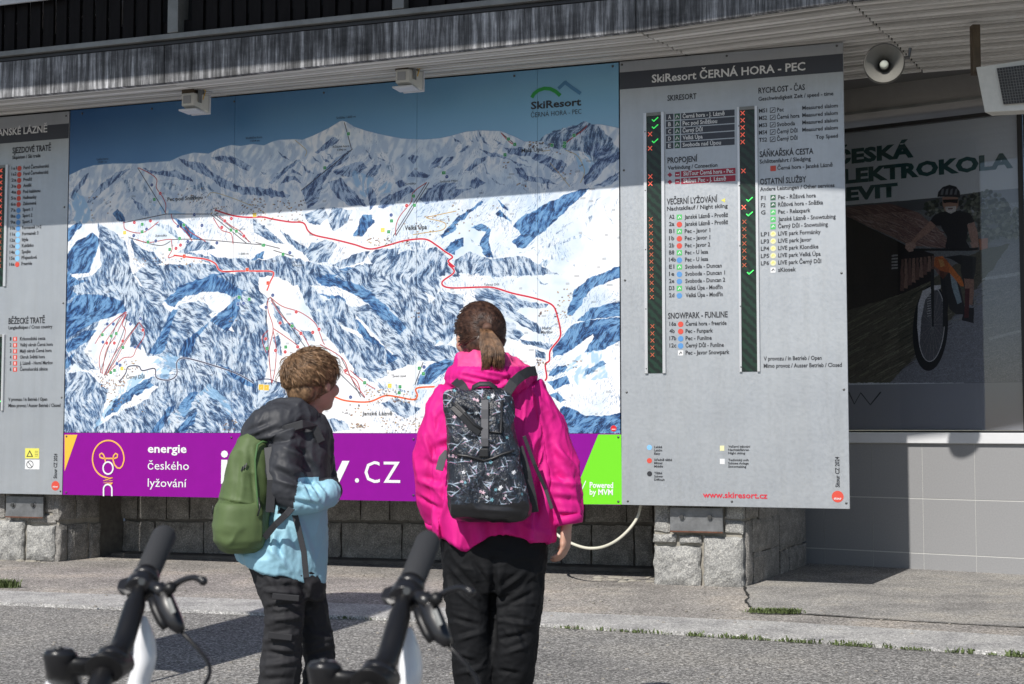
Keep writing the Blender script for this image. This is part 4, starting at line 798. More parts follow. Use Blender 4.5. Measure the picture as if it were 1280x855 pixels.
def sign(c, pts, col=C_(24, 150, 72), r=6):
    for p in pts:
        p = q(c, [p])[0]; cv.fill([(p[0]-r-1, p[1]-r-1), (p[0]+r+1, p[1]-r-1), (p[0]+r+1, p[1]+r+1), (p[0]-r-1, p[1]+r+1)], W_); cv.fill([(p[0]-r, p[1]-r), (p[0]+r, p[1]-r), (p[0]+r, p[1]+r), (p[0]-r, p[1]+r)], col); cv.line((p[0]-2, p[1]-2), (p[0]+2, p[1]+2), 1.2, W_)
sign('A', [(398, 612), (398, 650), (428, 702), (538, 740), (588, 685), (610, 615), (850, 642), (878, 648), (460, 485), (1012, 718)]); sign('B', [(470, 152), (350, 325), (802, 468), (690, 595), (675, 650), (806, 515), (40, 718), (138, 765), (958, 350)]); sign('C', [(348, 178), (380, 205), (330, 258), (570, 210), (635, 198), (632, 215), (682, 160), (18, 350)])
sign('E', [(180, 308), (148, 412), (540, 590), (715, 610), (712, 640), (812, 518), (832, 545), (55, 420)]); sign('D', [(230, 352), (332, 415), (272, 540), (290, 528), (910, 165), (960, 175), (275, 358), (300, 345)])
sign('A', [(308, 655)], C_(235, 215, 70), 7); sign('E', [(25, 612), (52, 614)], C_(236, 196, 70), 11); sign('E', [(665, 605)], C_(235, 220, 80), 8); sign('D', [(328, 520)], C_(235, 220, 80), 7); sign('B', [(645, 642)], C_(240, 225, 100), 8); sign('A', [(970, 565)], C_(245, 210, 60), 8); sign('A', [(612, 775)], C_(228, 70, 40), 7); sign('E', [(60, 95)], C_(228, 70, 40), 7); sign('D', [(950, 28)], C_(228, 70, 40), 7)
HUT = [C_(120, 70, 40), C_(170, 110, 60), C_(90, 60, 50), C_(190, 140, 60), C_(60, 50, 50)]
def huts(c, x0, y0, x1, y1, n):
    for _ in range(n):
        p = q(c, [(rng.uniform(x0, x1), rng.uniform(y0, y1))])[0]; l = rng.uniform(2.5, 5); cv.line(p, (p[0]+l, p[1]+rng.uniform(-1, 1)), rng.uniform(2, 3.4), rng.choice(HUT), .9); cv.line((p[0]-1, p[1]-2.4), (p[0]+l, p[1]-2.4), 1.2, C_(60, 60, 70), .6)
for a_ in (('A', 560, 420, 720, 500, 16), ('A', 745, 520, 830, 560, 20), ('A', 900, 480, 1018, 560, 34), ('B', 0, 490, 240, 600, 60), ('B', 560, 680, 780, 720, 40), ('B', 740, 560, 1010, 680, 26), ('C', 430, 190, 560, 225, 26), ('C', 310, 290, 350, 350, 6), ('C', 60, 510, 290, 660, 22), ('F', 370, 120, 450, 300, 26), ('F', 285, 230, 335, 260, 10), ('E', 540, 620, 800, 690, 60), ('E', 420, 700, 560, 760, 20), ('E', 620, 760, 810, 840, 46), ('E', 470, 790, 560, 815, 30), ('D', 200, 550, 340, 610, 50), ('D', 330, 480, 410, 540, 18), ('D', 240, 590, 300, 700, 16), ('D', 260, 640, 450, 740, 18), ('D', 820, 770, 900, 840, 18), ('A', 350, 780, 700, 830, 26), ('A', 100, 460, 260, 580, 10), ('D', 860, 260, 900, 290, 5), ('E', 770, 230, 830, 270, 8), ('F', 280, 470, 330, 510, 14), ('F', 420, 480, 500, 530, 6), ('C', 390, 400, 440, 420, 5), ('E', 120, 640, 220, 700, 10), ('C', 580, 220, 730, 400, 12)): huts(*a_)
for _ in range(230):
    p = (rng.uniform(0, cv.W), rng.uniform(0, cv.H*.75)); l = rng.uniform(8, 22)
    if snow[min(cv.H-1, int(p[1])), min(cv.W-1, int(p[0]))]:
        for k in range(2): cv.line((p[0], p[1]-4*k), (p[0]+l, p[1]-4*k), 1.6, C_(50, 50, 60), .55)
# roundel of the printer at lower right
p = cv.T(767, 535.5); cv.dot(p, 11, C_(226, 44, 52)); cv.line((p[0]-6, p[1]-3), (p[0]+6, p[1]-3), 2.5, W_)
cv.a *= .93
MAPM = print_mat('printed_piste_map', cv.image('piste_map_print'), .32)
t = thing('ski_map_board', 'huge painted winter panorama map board of snowy mountains with red road and purple sponsor strip', 'map board', WALL, (-2.39, 0, .59))
zB0, zB1 = .589, 1.1035
seams = [MU0]+[WALL.px(x, 200)[0] for x in (293, 521, 672)]+[MU1]
for a, b in zip(seams[:-1], seams[1:]):
    o = part('map_sheet', MB().box(a+.0012, b-.0012, 0, .018, MZ0, MZ1), MAPM, t, WALL); uv_planar(o, MU0, MU1, MZ0, MZ1)
part('backing_frame', MB().box(MU0+.03, MU1-.03, .02, .10, .66, 3.80), BLACKM, t, WALL)
part('sponsor_strip', MB().box(MU0, MU1, -.001, .018, zB0, zB1), PURP, t, WALL)
part('green_corner', poly(WALL, [(748, 543.2), (776.6, 543.2), (777.6, 630.6), (727, 630.2), (722, 607)], -.003, .0), LIME, t, WALL)
part('gold_corner', poly(WALL, [(81, 543.4), (97, 543.4), (81, 589)], -.003, .0), GOLD, t, WALL)
text(t, 'energie', 185, 565.6, 233.5, 10.2, TXTW, .022, off=-.004); text(t, 'českého', 185, 586.8, 236.5, 10.6, TXTW, 0, off=-.004); text(t, 'lyžování', 185, 608.3, 233.5, 10.6, TXTW, 0, off=-.004)
text(t, 'innogy', 276, 603.5, 437, 43, TXTW, .02, off=-.004); text(t, '.cz', 443.8, 603.6, 500.5, 43, TXTW, -.012, off=-.004)
text(t, 'Powered', 737.3, 609.6, 766.7, 6.4, TXTW, .025, off=-.005); text(t, 'by MVM', 737.3, 618.2, 766.3, 6.4, TXTW, .02, off=-.005)
part('print_mark', ribbon(WALL, [(732.5, 601), (724.5, 619)], .007, -.005, 0), TXTW, t, WALL)
CB = lambda L: [(90+x*.1406, 540+y*.1406) for x, y in L]
def circ(cx, cy, rx, ry, a0, a1, n=28): return [(cx+rx*math.cos(R(a0+(a1-a0)*i/n)), cy+ry*math.sin(R(a0+(a1-a0)*i/n))) for i in range(n+1)]
OG = M('orange_gold_print', (.85, .42, .09), .5)
for k, P in enumerate((circ(325, 240, 140, 165, 97, 360+5, 44)+[(463, 260), (450, 300), (430, 322), (405, 318), (380, 290), (368, 250), (372, 210), (390, 190), (408, 200), (405, 225), (380, 235), (280, 235), (252, 225), (248, 200), (265, 188), (282, 200), (296, 235), (300, 270)], [(300, 405), (365, 405), (280, 435), (365, 432), (285, 452), (365, 455), (345, 465)])):
    part('logo_line', ribbon(WALL, CB(P), .0125, -.0045-.0006*k, 0), OG, t, WALL)
for P in (circ(324, 320, 44, 54, 0, 360), [(284, 570), (284, 510)]+circ(321, 508, 37, 42, 180, 360)+[(358, 570)]): part('logo_line', ribbon(WALL, CB(P), .0135, -.0058, 0), TXTW, t, WALL)
GA = M('logo_green', (.02, .30, .06), .5); GB = M('logo_blue', (.07, .22, .40), .5)
part('logo_arc', ribbon(WALL, [(400+x*.3391, y*.3391) for x, y in [(781, 360), (790, 345), (806, 333), (828, 326), (850, 328), (870, 338), (886, 353)]], .028, -.003, 0), GA, t, WALL)
part('logo_roof', ribbon(WALL, [(400+x*.3391, y*.3391) for x, y in [(879, 327), (892, 315), (903.5, 303.5), (905, 303), (907, 304)]], .026, -.003, 0), GB, t, WALL)
part('logo_roof', ribbon(WALL, [(400+x*.3391, y*.3391) for x, y in [(903, 303), (930, 324), (961, 345)]], .026, -.0036, 0), GB, t, WALL)
text(t, 'SkiResort', 663.8, 136.5, 726.6, 9, TXT, .025); text(t, 'ČERNÁ HORA - PEC', 663.8, 147, 727, 5.5, TXT, -.004)
def ctext(c, s_, x0, y0, x1, cap, b=.0): X, Y, k = CR[c]; text(t, s_, X+x0*k, Y+y0*k, X+x1*k, cap, TXT, b)
ctext('A', 'Pec pod Sněžkou', 527, 495, 705, 4.4, .012); ctext('C', 'Malá Úpa', 415, 247, 524, 4.6, .012); ctext('B', 'Velká Úpa', 757, 642, 870, 5.2, .015); ctext('F', 'Horní', 309, 326, 356, 3.4, .01); ctext('F', 'Maršov', 303, 346, 362, 3.4, .01); ctext('D', 'Černý Důl', 350, 570, 440, 4.4); ctext('E', 'Janské Lázně', 528, 752, 678, 4.4, .01)
for a_ in (('B', 'Sněžka 1603 m', 410, 77, 508, 2.6), ('A', 'Luční hora', 168, 287, 226, 2.4), ('A', '1555 m', 175, 302, 218, 2.4), ('A', 'Studniční hora', 925, 180, 1010, 2.6), ('A', '1554 m', 950, 194, 995, 2.4), ('B', 'Růžová hora', 392, 224, 475, 2.4), ('B', '1390 m', 415, 240, 460, 2.4), ('A', 'Zahrádky', 465, 676, 524, 2.4), ('B', 'Černá hora', 185, 826, 245, 2.4), ('E', 'Janské Lázně', 680, 562, 745, 2.4), ('A', '1300 m', 895, 768, 940, 2.4), ('F', 'Temný Důl', 20, 108, 95, 2.4), ('B', 'Portášky', 758, 412, 815, 2.4), ('C', 'Spálený Mlýn', 0, 400, 90, 2.4)): ctext(*a_)
screws(t, WALL, [(x, WALL and (WALL.px and 0) or y) for x, y in [(83.5, 545.5), (83, 615.5), (289.5, 547), (517, 549), (517, 619), (773, 546.5), (773, 627), (103, 142), (190, 136), (293, 127), (405, 116), (527, 105.5), (643, 95), (766, 83)]])
# ------------------------------------------------------------------ information boards
a3 = lambda x, y: (770+x*.2807, y*.2807)
a4 = lambda x, y: (770+x*.2924, 220+y*.2924)
a5 = lambda x, y: (770+x*.3509, 440+y*.3509)
def cross(mb, cx, cz, s_, a=-.0125, b=-.0105, w_=.0045):
    for sg in (1, -1):
        d = Vector((s_, sg*s_*1.05)); n_ = Vector((-d.y, d.x)).normalized()*w_
        c = Vector((cx, cz)); P = [c-d+n_, c-d-n_, c+d-n_, c+d+n_]; mb.prism([tuple(p) for p in P], a-(.0004 if sg > 0 else 0), b)
    return mb
def check(mb, cx, cz, s_, a=-.0125, b=-.0105, w_=.005):
    P = [Vector((-s_*1.3, 0)), Vector((-s_*.5, -s_*.8)), Vector((s_*1.5, s_*.9))]
    for i in (0, 1):
        d = (P[i+1]-P[i]); n_ = Vector((-d.y, d.x)).normalized()*w_; d = d.normalized()*w_*.7
        L = [P[i]-d+n_, P[i]-d-n_, P[i+1]+d-n_, P[i+1]+d+n_]; mb.prism([(cx+p.x, cz+p.y) for p in L], a-.0004*i, b)
    return mb
def led(t, xl, sl_, sr, xr, ytop, ystop, ybot, marks):
    """display strip: outer rail xl..xr, screen sl_..sr"""
    u0, zt_ = WALL.px(xl, ytop); us = WALL.px(sl_, ytop)[0]; ue = WALL.px(sr, ytop)[0]; u1 = WALL.px(xr, ytop)[0]; zb = WALL.px(xl, ybot)[1]; zs = WALL.px(sl_, ystop)[1]
    d = part('led_display', MB().box(us, ue, -.008, -.001, zb+.002, zs), LED, t, WALL)
    part('rail', MB().box(u0, us, -.02, -.0005, zb, zt_), ALU, d, WALL, bevel=.0015); part('rail', MB().box(ue, u1, -.02, -.0005, zb, zt_), ALU, d, WALL, bevel=.0015)
    part('rail_cap', MB().box(us+.0005, ue-.0005, -.018, -.0005, zs+.0005, zt_), GREYM, d, WALL)
    for k in range(5):
        z = zb+(zt_-zb)*(k+.08)/4.4
        part('rivet', MB().ball((u0+.012, -.02, z), (.005, .004, .005), 4), SCREW, d, WALL)
    for kind, x, y in marks:
        cx, cz = WALL.px(x, y)
        if kind == 'x': part('red_cross', cross(MB(), cx, cz, .0145, w_=.0028), LR, d, WALL)
        elif kind == 'a': part('red_cross', cross(MB(), cx, cz, .0135, w_=.0021), RED_SUN, d, WALL)
        else: part('green_tick', check(MB(), cx, cz, .015, w_=.0034), LG, d, WALL)
    return d
t = thing('info_board', 'tall grey resort status board with two display strips, right of the painted map', 'board', WALL, (.81, 0, .595))
BU0, BU1 = .0125, 1.618
part('panel', MB().box(BU0, BU1, -.004, .018, .592, 3.83), BOARD, t, WALL, bevel=.002)
TXT_OFF = -.0065
_o = text
def tx(*a, **k):
    k.setdefault('off', TXT_OFF); a = list(a)
    if len(a) > 7: a[7] = min(.021, a[7]+.008)
    return _o(*a, **k)
part('side_channel', MB().box(BU0+.03, BU1-.03, .0185, .12, .64, 3.80), BLACKM, t, WALL)
zA_, zB_ = WALL.px(773, 91)[1], WALL.px(773, 112.3)[1]
part('header_band', MB().box(BU0+.0005, BU1-.002, -.0055, -.004, zB_, zA_), BAND, t, WALL)
tx(t, 'SkiResort ČERNÁ HORA - PEC', 815, 103.5, 1007, 9.8, TXTW, .02)
tx(t, 'SKIRESORT', 834.5, 126.3, 871, 6.2, TXT, .012); tx(t, 'RYCHLOST - ČAS', 948.2, 117, 1006.4, 6.4, TXT, .014); tx(t, 'Geschwindigkeit Zeit / speed - time', 948.2, 126.3, 1042, 4.4, TXT, .012)
for i, (c, n_, x1, r_) in enumerate((('MS1', 'Pec', 980, 'Measured slalom'), ('MS2', 'Černá hora', 999.6, 'Measured slalom'), ('MS3', 'Svoboda', 994, 'Measured slalom'), ('MS4', 'Černý Důl', 997, 'Measured slalom'), ('TS2', 'Černý Důl', 997, 'Top Speed'))):
    y = 141.2+i*9.1; tx(t, c, 948.8, y, 959, 4.5, TXT, .008); tx(t, n_, 971.3, y-1.2, x1, 4.6, TXT, .012); tx(t, r_, 1003 if i < 4 else 1020, y-3.7, 1047.5, 4.3, TXT, .012)
    b = part('icon_frame', R_(WALL, 962.5, y-6.3, 969.3, y+.2, -.0056, -.004), TXT, t, WALL); part('icon', R_(WALL, 963.3, y-5.6, 968.6, y-.6, -.0062, -.0056), BOARD, t, WALL); part('icon_line', ribbon(WALL, [(964.3, y-1.4), (967.6, y-4.6)], .006, -.0066, 0), TXT, t, WALL)
tx(t, 'SÁŇKAŘSKÁ CESTA', 949.7, 196.6, 1017, 6.6, TXT, .014); tx(t, 'Schlittenfahrt / Sledging', 949.7, 204.6, 1013.7, 4.4, TXT, .012); tx(t, 'Černá hora - Janské Lázně', 972, 212.5, 1041, 4.4, TXT, .01)
part('icon', R_(WALL, 963, 207.5, 970, 214.2, -.0056, -.004), PR, t, WALL)
tx(t, 'OSTATNÍ SLUŽBY', 950.2, 230.9, 1008, 6.6, TXT, .014); tx(t, 'Andere Leistungen / Other services', 950.2, 239, 1043.4, 4.4, TXT, .012)
for i, (c, n_, x1, m_) in enumerate((('F1', 'Pec - Růžová hora', 1020, PGD), ('F2', 'Růžová hora - Sněžka', 1029, PGD), ('G', 'Pec - Relaxpark', 1013.3, PG), ('', 'Janské Lázně - Snowtubing', 1044.8, PG), ('', 'Černý Důl - Snowtubing', 1035, PG), ('LP1', 'LIVE park Formánky', 1026, PYP), ('LP3', 'LIVE park Javor', 1014.5, PYP), ('LP4', 'LIVE park Klondike', 1023.2, PYP), ('LP5', 'LIVE park Velká Úpa', 1026, PYP), ('LP6', 'LIVE park Černý Důl', 1026.7, PYP), ('', 'sKiosek', 995, TXTW))):
    y = 249.2+i*9.06; 
    if c: tx(t, c, 951.3, y+.9, 957 if len(c) < 3 else 961.5, 4.5, TXT, .008)
    tx(t, n_, 972.8, y, x1, 4.6, TXT, .012)
    part('icon', R_(WALL, 963.2, y-5.2, 969.6, y+1.4, -.0056, -.004) if m_ != PYP else disc(WALL, 966.6, y-2, 3.6, -.0056, -.004), m_, t, WALL)
    part('icon_line', ribbon(WALL, [(964.8, y-1), (966.8, y-3.6), (968, y-1.6)], .007, -.0062, 0), TXTW if m_ in (PGD, PG) else (PY if m_ == PYP else TXT), t, WALL)
tx(t, 'V provozu / in Betrieb / Open', 954.8, 450.8, 1027.3, 4.6, TXT, .01); tx(t, 'Mimo provoz / Ausser Betrieb / Closed', 954.8, 459.8, 1052.5, 4.6, TXT, .01)
for i, (c, n_, x1) in enumerate((('A', 'Černá hora - J. Lázně', 906), ('B', 'Pec pod Sněžkou', 896.7), ('C', 'Černý Důl', 878.5), ('D', 'Velká Úpa', 878.5), ('E', 'Svoboda nad Úpou', 901.5))):
    y = 148.9+i*8.95
    for (xa, xb) in ((832.6, 841.9), (851.5, 918.4)): part('dark_bar', R_(WALL, xa, y-(6 if xa < 840 else 7.0), xb, y+(1.7 if xa < 840 else .7), -.0055, -.004), BAND, t, WALL)
    part('icon', R_(WALL, 843.4, y-6.6, 850, y+.9, -.0055, -.004), PGD, t, WALL); part('icon_line', ribbon(WALL, [(845, y-.6), (846.5, y-5), (848.5, y-1.5)], .007, -.0062, 0), TXTW, t, WALL)
    tx(t, c, 835.5, y+.2, 839, 4.4, TXTW, .012, off=-.0075); tx(t, n_, 853.6, y-.9, x1, 4.6, TXTW, .012, off=-.0075)
tx(t, 'PROPOJENÍ', 834.6, 204.2, 872, 6.4, TXT, .014); tx(t, 'Verbindung / Connection', 835, 212.4, 897, 4.4, TXT, .012)
for i, (n_, x1) in enumerate((('SkiTour Černá hora - Pec', 916.8), ('Skibus Pec - J. Lázně', 907.8))):
    y = 220.6+i*9.0; part('crimson_bar', R_(WALL, 851.5, y-6.6, 919.5, y+.8, -.0055, -.004), CRIM, t, WALL); tx(t, n_, 854.5, y-.9, x1, 4.6, TXTW, .012, off=-.0075)
    part('diamond', poly(WALL, [(834.5, y-2), (837.5, y-5), (840.5, y-2), (837.5, y+1)], -.0055, -.004), CRIM, t, WALL); part('icon', R_(WALL, 844, y-5.4, 850, y+.6, -.0055, -.004), CRIM, t, WALL); part('icon_line', ribbon(WALL, [(845, y-2.2), (849, y-2.2)], .006, -.0062, 0), TXTW, t, WALL)
tx(t, 'VEČERNÍ LYŽOVÁNÍ', 833.7, 255.8, 897, 6.6, TXT, .014); tx(t, 'Nachtskilauf / Night skiing', 833.9, 263.4, 909.8, 4.4, TXT, .012)
part('yellow_arrow', poly(WALL, [(901.5, 250.5), (906.5, 247.8), (906.5, 253.2)], -.0055, -.004), PY, t, WALL)
def row(t, y, code, col, name, xn, x1, xc=836.5, xd=849.4, fr_sq=False):
    if code: tx(t, code, xc, y, xc+(6.6 if len(code) < 3 else 8.5), 4.6, TXT, .01)
    if col is not None: part('colour_dot', R_(WALL, xd-3.4, y-5.2, xd+3.2, y+1.2, -.0055, -.004) if fr_sq else disc(WALL, xd, y-1.9, 3.5, -.0055, -.004), col, t, WALL)
    if fr_sq: part('icon_line', ribbon(WALL, [(xd-1.5, y-.5), (xd+.4, y-3.6), (xd+1.6, y-1.2)], .007, -.0062, 0), TXTW if col != TXTW else TXT, t, WALL)
    tx(t, name, xn, y, x1, 4.6, TXT, .012)
J = 'Janské Lázně - Protěž'
for i, (c, k, n_, x1) in enumerate((('A2', PG, J, 910.3), ('2a', PR, J, 910.3), ('B1', PG, 'Pec - Javor 1', 888), ('1b', PR, 'Pec - Javor 1', 888), ('2b', PR, 'Pec - Javor 2', 888), ('B8', PG, 'Pec - U lesa', 885.4), ('14b', PB, 'Pec - U lesa', 885.4), ('E1', PG, 'Svoboda - Duncan', 902.4), ('1e', PB, 'Svoboda - Duncan 1', 906.4), ('2e', PB, 'Svoboda - Duncan 2', 906.7), ('D3', PG, 'Velká Úpa - Modřín', 903.4), ('2d', PB, 'Velká Úpa - Modřín', 903.9))):
    row(t, 273.7+i*8.9, c, k, n_, 855.8+i*.12, x1, fr_sq=(k is PG))
tx(t, 'SNOWPARK - FUNLINE', 835.2, 398.4, 909.8, 6.6, TXT, .014)
for i, (c, k, n_, x1) in enumerate((('16a', PR, 'Černá hora - freeride', 908.4), ('4b', PR, 'Pec - Funpark', 891.4), ('17b', PB, 'Pec - Funline', 889.8), ('12c', PB, 'Černý Důl - Funline', 905), ('', TXTW, 'Pec - Javor Snowpark', 912))):
    row(t, 407.3+i*9.0, c, k, n_, 857.2, x1, xc=837, xd=851, fr_sq=(k is TXTW))
mk = [('v', 819, 149.8), ('v', 819, 158.8), ('x', 813, 168), ('v', 819, 176.6), ('x', 813, 185.8), ('x', 813.4, 221), ('x', 813.4, 229.8)]
mk += [('a', 814+i*.12, 274.2+i*8.85) for i in range(12)]+[('a', 816, 408+i*8.92) for i in range(5)]
led(t, 804.8, 808.6, 826.8, 830.6, 142, 146, 467, mk)
mk = [('x', 928.6, 141.8+i*9) for i in range(5)]+[('x', 929.6, 214), ('v', 937, 249.6), ('x', 930, 259.3), ('v', 937, 267.8)]+[('a', 930.8, 277.6+i*9) for i in range(7)]+[('v', 938, 340.6)]
led(t, 921.6, 924.6, 943.6, 946.9, 134.5, 138.5, 465, mk)
for x, y, r_, m_ in ((812, 559.3, 3.2, PLB), (812, 575.8, 3.2, PR), (812.2, 592.2, 3.2, TXT)): part('colour_dot', disc(WALL, x, y, r_, -.0055, -.004), m_, t, WALL)
part('icon', R_(WALL, 900, 557, 905.5, 563.5, -.0055, -.004), PYP, t, WALL); part('icon', R_(WALL, 900, 573.5, 906, 580, -.0055, -.004), TXTW, t, WALL)
for (x, y, L) in ((818, 560, (('Lehká', 828), ('Leicht', 828), ('Easy', 825.5))), (818, 576, (('Středně těžká', 840.5), ('Mittel', 828), ('Middle', 829))), (818, 592.6, (('Těžká', 828), ('Schwer', 829), ('Difficult', 831))), (910.5, 559.4, (('Večerní lyžování', 938), ('Nachtskifahren', 936.5), ('Night skiing', 931.5))), (910.5, 576.2, (('Technický sníh', 936), ('Schnee Anlage', 936), ('Snowmaking', 933)))):
    for i, (n_, x1) in enumerate(L): tx(t, n_, x, y+i*4.1, x1, 2.5, TXT, .012)
tx(t, 'www.skiresort.cz', 878.8, 621.8, 959.5, 6.6, M('web_red_print', (.6, .02, .045), .5), .025)
tx(t, 'Sitour CZ 2024', 1049.6, 609, 38, 5.2, TXT, .012, vert=True)
part('round_sticker', disc(WALL, 1047.2, 620.7, 7.4, -.0056, -.004, 24), PR, t, WALL); tx(t, 'sitour', 1042.5, 624.3, 1052, 2.8, TXTW, .01, off=-.007)
screws(t, WALL, [(777.5, 81), (908.5, 70), (1046, 57.5), (780, 213), (781.5, 350.5), (783.5, 490.5), (785, 626.5), (915, 627), (1058, 629), (1055, 487), (1052, 341.5)])

t = thing('info_board', 'grey lift status board cut by the left edge of the picture', 'board', WALL, (-5.75, 0, .59))
LU1 = MU0-.006
part('panel', MB().box(-6.9, LU1, -.004, .018, .589, 3.82), BOARD, t, WALL, bevel=.002); part('side_channel', MB().box(-6.8, LU1-.04, .0185, .12, .64, 3.8), BLACKM, t, WALL)
za, zb = WALL.px(85, 154.5)[1], WALL.px(85, 173)[1]; part('header_band', MB().box(-6.899, LU1-.002, -.0055, -.004, zb, za), BAND, t, WALL)
tx(t, 'JANSKÉ LÁZNĚ', -5.5, 170.5, 59.5, 8.4, TXTW, .02)
b3 = lambda x, y: (x*.2804, 180+y*.2804)
tx(t, 'SJEZDOVÉ TRATĚ', 16, 191.9, 64.2, 6.6, TXT, .012); tx(t, 'Skipisten / Ski trails', 15.8, 199.2, 51, 4, TXT, .008)
names = ['Ford Černohorská', 'Ford Černohorská', 'Protěž', 'Anděl', 'Pod kabinou', 'Hofmanky', 'Zalomená', 'Sport 1', 'Sport 2', 'Sport 3', 'Formanek 1+2', 'Formanek 3', 'Idyla', 'Kuklátko', 'Spojka', 'Přejezdová', 'Freeride']
ends = [61.4, 61, 40.5, 39.5, 51, 46.2, 46, 41.2, 41.2, 40.8, 52.4, 48.8, 36.2, 43, 39.3, 47, 41]
for i, (n_, e_) in enumerate(zip(names, ends)):
    y = 212.3+i*7.5; dx = -i*.17
    tx(t, ('1a1', '1a2')[i] if i < 2 else '%da' % i, 15+dx, y, 21.3+dx, 3.6, TXT, .006); part('colour_dot', disc(WALL, 24.7+dx, y-1.6, 2.7, -.0055, -.004), PR if i < 7 or i == 16 else (PB if i < 11 else PLB), t, WALL); tx(t, n_, 30+dx, y-.6, e_+dx*.2, 3.8, TXT, .008)  # one blue print; lower dots take a lighter colour for the sunlight
tx(t, 'BĚŽECKÉ TRATĚ', 11.2, 405, 56.5, 6.6, TXT, .012); tx(t, 'Langlaufloipen / Cross country', 11.2, 411.6, 65.8, 3.8, TXT, .008)
for i, (n_, e_) in enumerate((('Krkonošská cesta', 57.2), ('Velký okruh Černá hora', 66.4), ('Malý okruh Černá hora', 65), ('Okruh Světlá hora', 56.6), ('J. Lázně - Horní Maršov', 66.3), ('Černohorská silnice', 60))):
    y = 425.6+i*7.6; tx(t, str(i+1), 12.8, y, 14.6, 3.8, TXT, .008); part('icon', R_(WALL, 17, y-4.4, 21.8, y+1, -.0055, -.004), PR, t, WALL); part('icon_line', ribbon(WALL, [(19.3, y-3.6), (19.3, y)], .009, -.0062, 0), TXTW, t, WALL); tx(t, n_, 25.4, y, e_, 3.8, TXT, .008)
tx(t, 'V provozu / in Betrieb / Open', 11, 501.3, 59.5, 3.9, TXT, .008); tx(t, 'Mimo provoz / Ausser Betrieb / Closed', 11, 509, 76, 3.9, TXT, .008)
led(t, -27, -22, 8.6, 11.6, 209, 212, 359.5, [('a' if i > 9 else 'x', 2.2-i*.1, 213.5+i*7.45) for i in range(17)]+[('x', -9, 213.5+i*7.45) for i in range(9)])
led(t, -29, -25, 4.6, 7.2, 419, 422, 513.5, [('v', 1.5, 501), ('a', -8, 425), ('a', -8, 433), ('a', -8, 441)])
part('sticker', R_(WALL, 32, 560.3, 49.5, 573, -.0055, -.004), PY, t, WALL); part('sticker', R_(WALL, 32, 574.5, 50, 586.5, -.0055, -.004), TXTW, t, WALL)
part('warning_triangle', poly(WALL, [(33.5, 571), (42, 571), (37.7, 562.5)], -.0062, -.0055), TXT, t, WALL); part('warning_triangle', poly(WALL, [(35.2, 570.1), (40.3, 570.1), (37.7, 564.9)], -.0068, -.0062), PY, t, WALL)
part('forbidden_ring', ribbon(WALL, circ(38, 580.5, 4, 4.4, 0, 360), .006, -.0062, 0), TXT, t, WALL); part('forbidden_ring', ribbon(WALL, [(35.5, 577.2), (40.6, 583.8)], .006, -.0064, 0), TXT, t, WALL)
for k in range(4): part('small_print', ribbon(WALL, [(44, 564+k*2), (48.2, 564+k*2)], .003, -.0062, 0), TXT, t, WALL)
tx(t, 'Sitour CZ 2024', 71.5, 598, 31, 4.2, TXT, .01, vert=True); part('round_sticker', disc(WALL, 69.8, 607.2, 5, -.0056, -.004, 20), PR, t, WALL); tx(t, 'sitour', 66.6, 609.2, 73, 2.2, TXTW, .01, off=-.007)
screws(t, WALL, [(83, 145), (81, 259), (79.5, 379), (77.5, 497), (76, 614)])

# ------------------------------------------------------------------ cyclist advertisement (a print behind glass)
PU0, PU1 = .02, ur-.02; PZ0, PZ1 = zl+.02, ztop-.022; OFFP = .02
pv = Canvas(RW, PU0, PU1, PZ0, PZ1, 1000, OFFP)
T = pv.T; rng = random.Random(9)
pv.a[:] = C_(214, 219, 224)
for x in range(0, pv.W, 14): pv.a[:, x:x+1] *= .97
nz = fbm(pv.H, pv.W, 40, 61); nf = smooth_noise(pv.H, pv.W, 5, 62)
def T_(L): return [T(1055+x*.2805, 240+y*.2807) for x, y in L]
def F2(L, c, warp=0, al=1): return pv.fill(T_(L), C_(*c), al, warp)
# photo part
F2([(-30, 62), (250, 40), (420, 25), (640, -5), (820, -20), (820, 845), (-30, 845)], (92, 96, 100))
F2([(640, -5), (820, -20), (820, 110), (560, 90)], (150, 155, 165))
# trees
for (cx, cy, rx, ry, n_) in ((405, 75, 45, 38, 60), (620, 70, 110, 75, 260), (740, 130, 70, 60, 160), (600, 180, 60, 60, 90), (700, 190, 110, 20, 60)):
    for _ in range(n_):
        a = rng.uniform(0, 6.28); r_ = math.sqrt(rng.random()); p = T_([(cx+rx*r_*math.cos(a), cy+ry*r_*math.sin(a))])[0]; pv.dot(p, rng.uniform(4, 11), C_(*rng.choice([(42, 46, 40), (60, 66, 54), (88, 92, 78), (34, 36, 34), (120, 124, 112)])), .85)
# road
F2([(600, 230), (740, 225), (820, 222), (820, 850), (200, 850), (420, 640), (560, 480), (620, 380), (720, 240)], (104, 106, 114), 3)
for _ in range(500):
    x = rng.uniform(300, 820); y = rng.uniform(300, 840)
    if x < 700-(y-240)*.85: continue
    p, q_ = T_([(x, y), (x+rng.uniform(30, 120), y-rng.uniform(5, 35))]); pv.line(p, q_, rng.uniform(1, 3), C_(*rng.choice([(86, 88, 94), (124, 126, 134), (140, 142, 150)])), .35)
F2([(600, 385), (820, 350), (820, 366), (610, 395)], (170, 172, 180), 2, .7); F2([(640, 650), (820, 605), (820, 616), (650, 660)], (160, 162, 170), 2, .5)
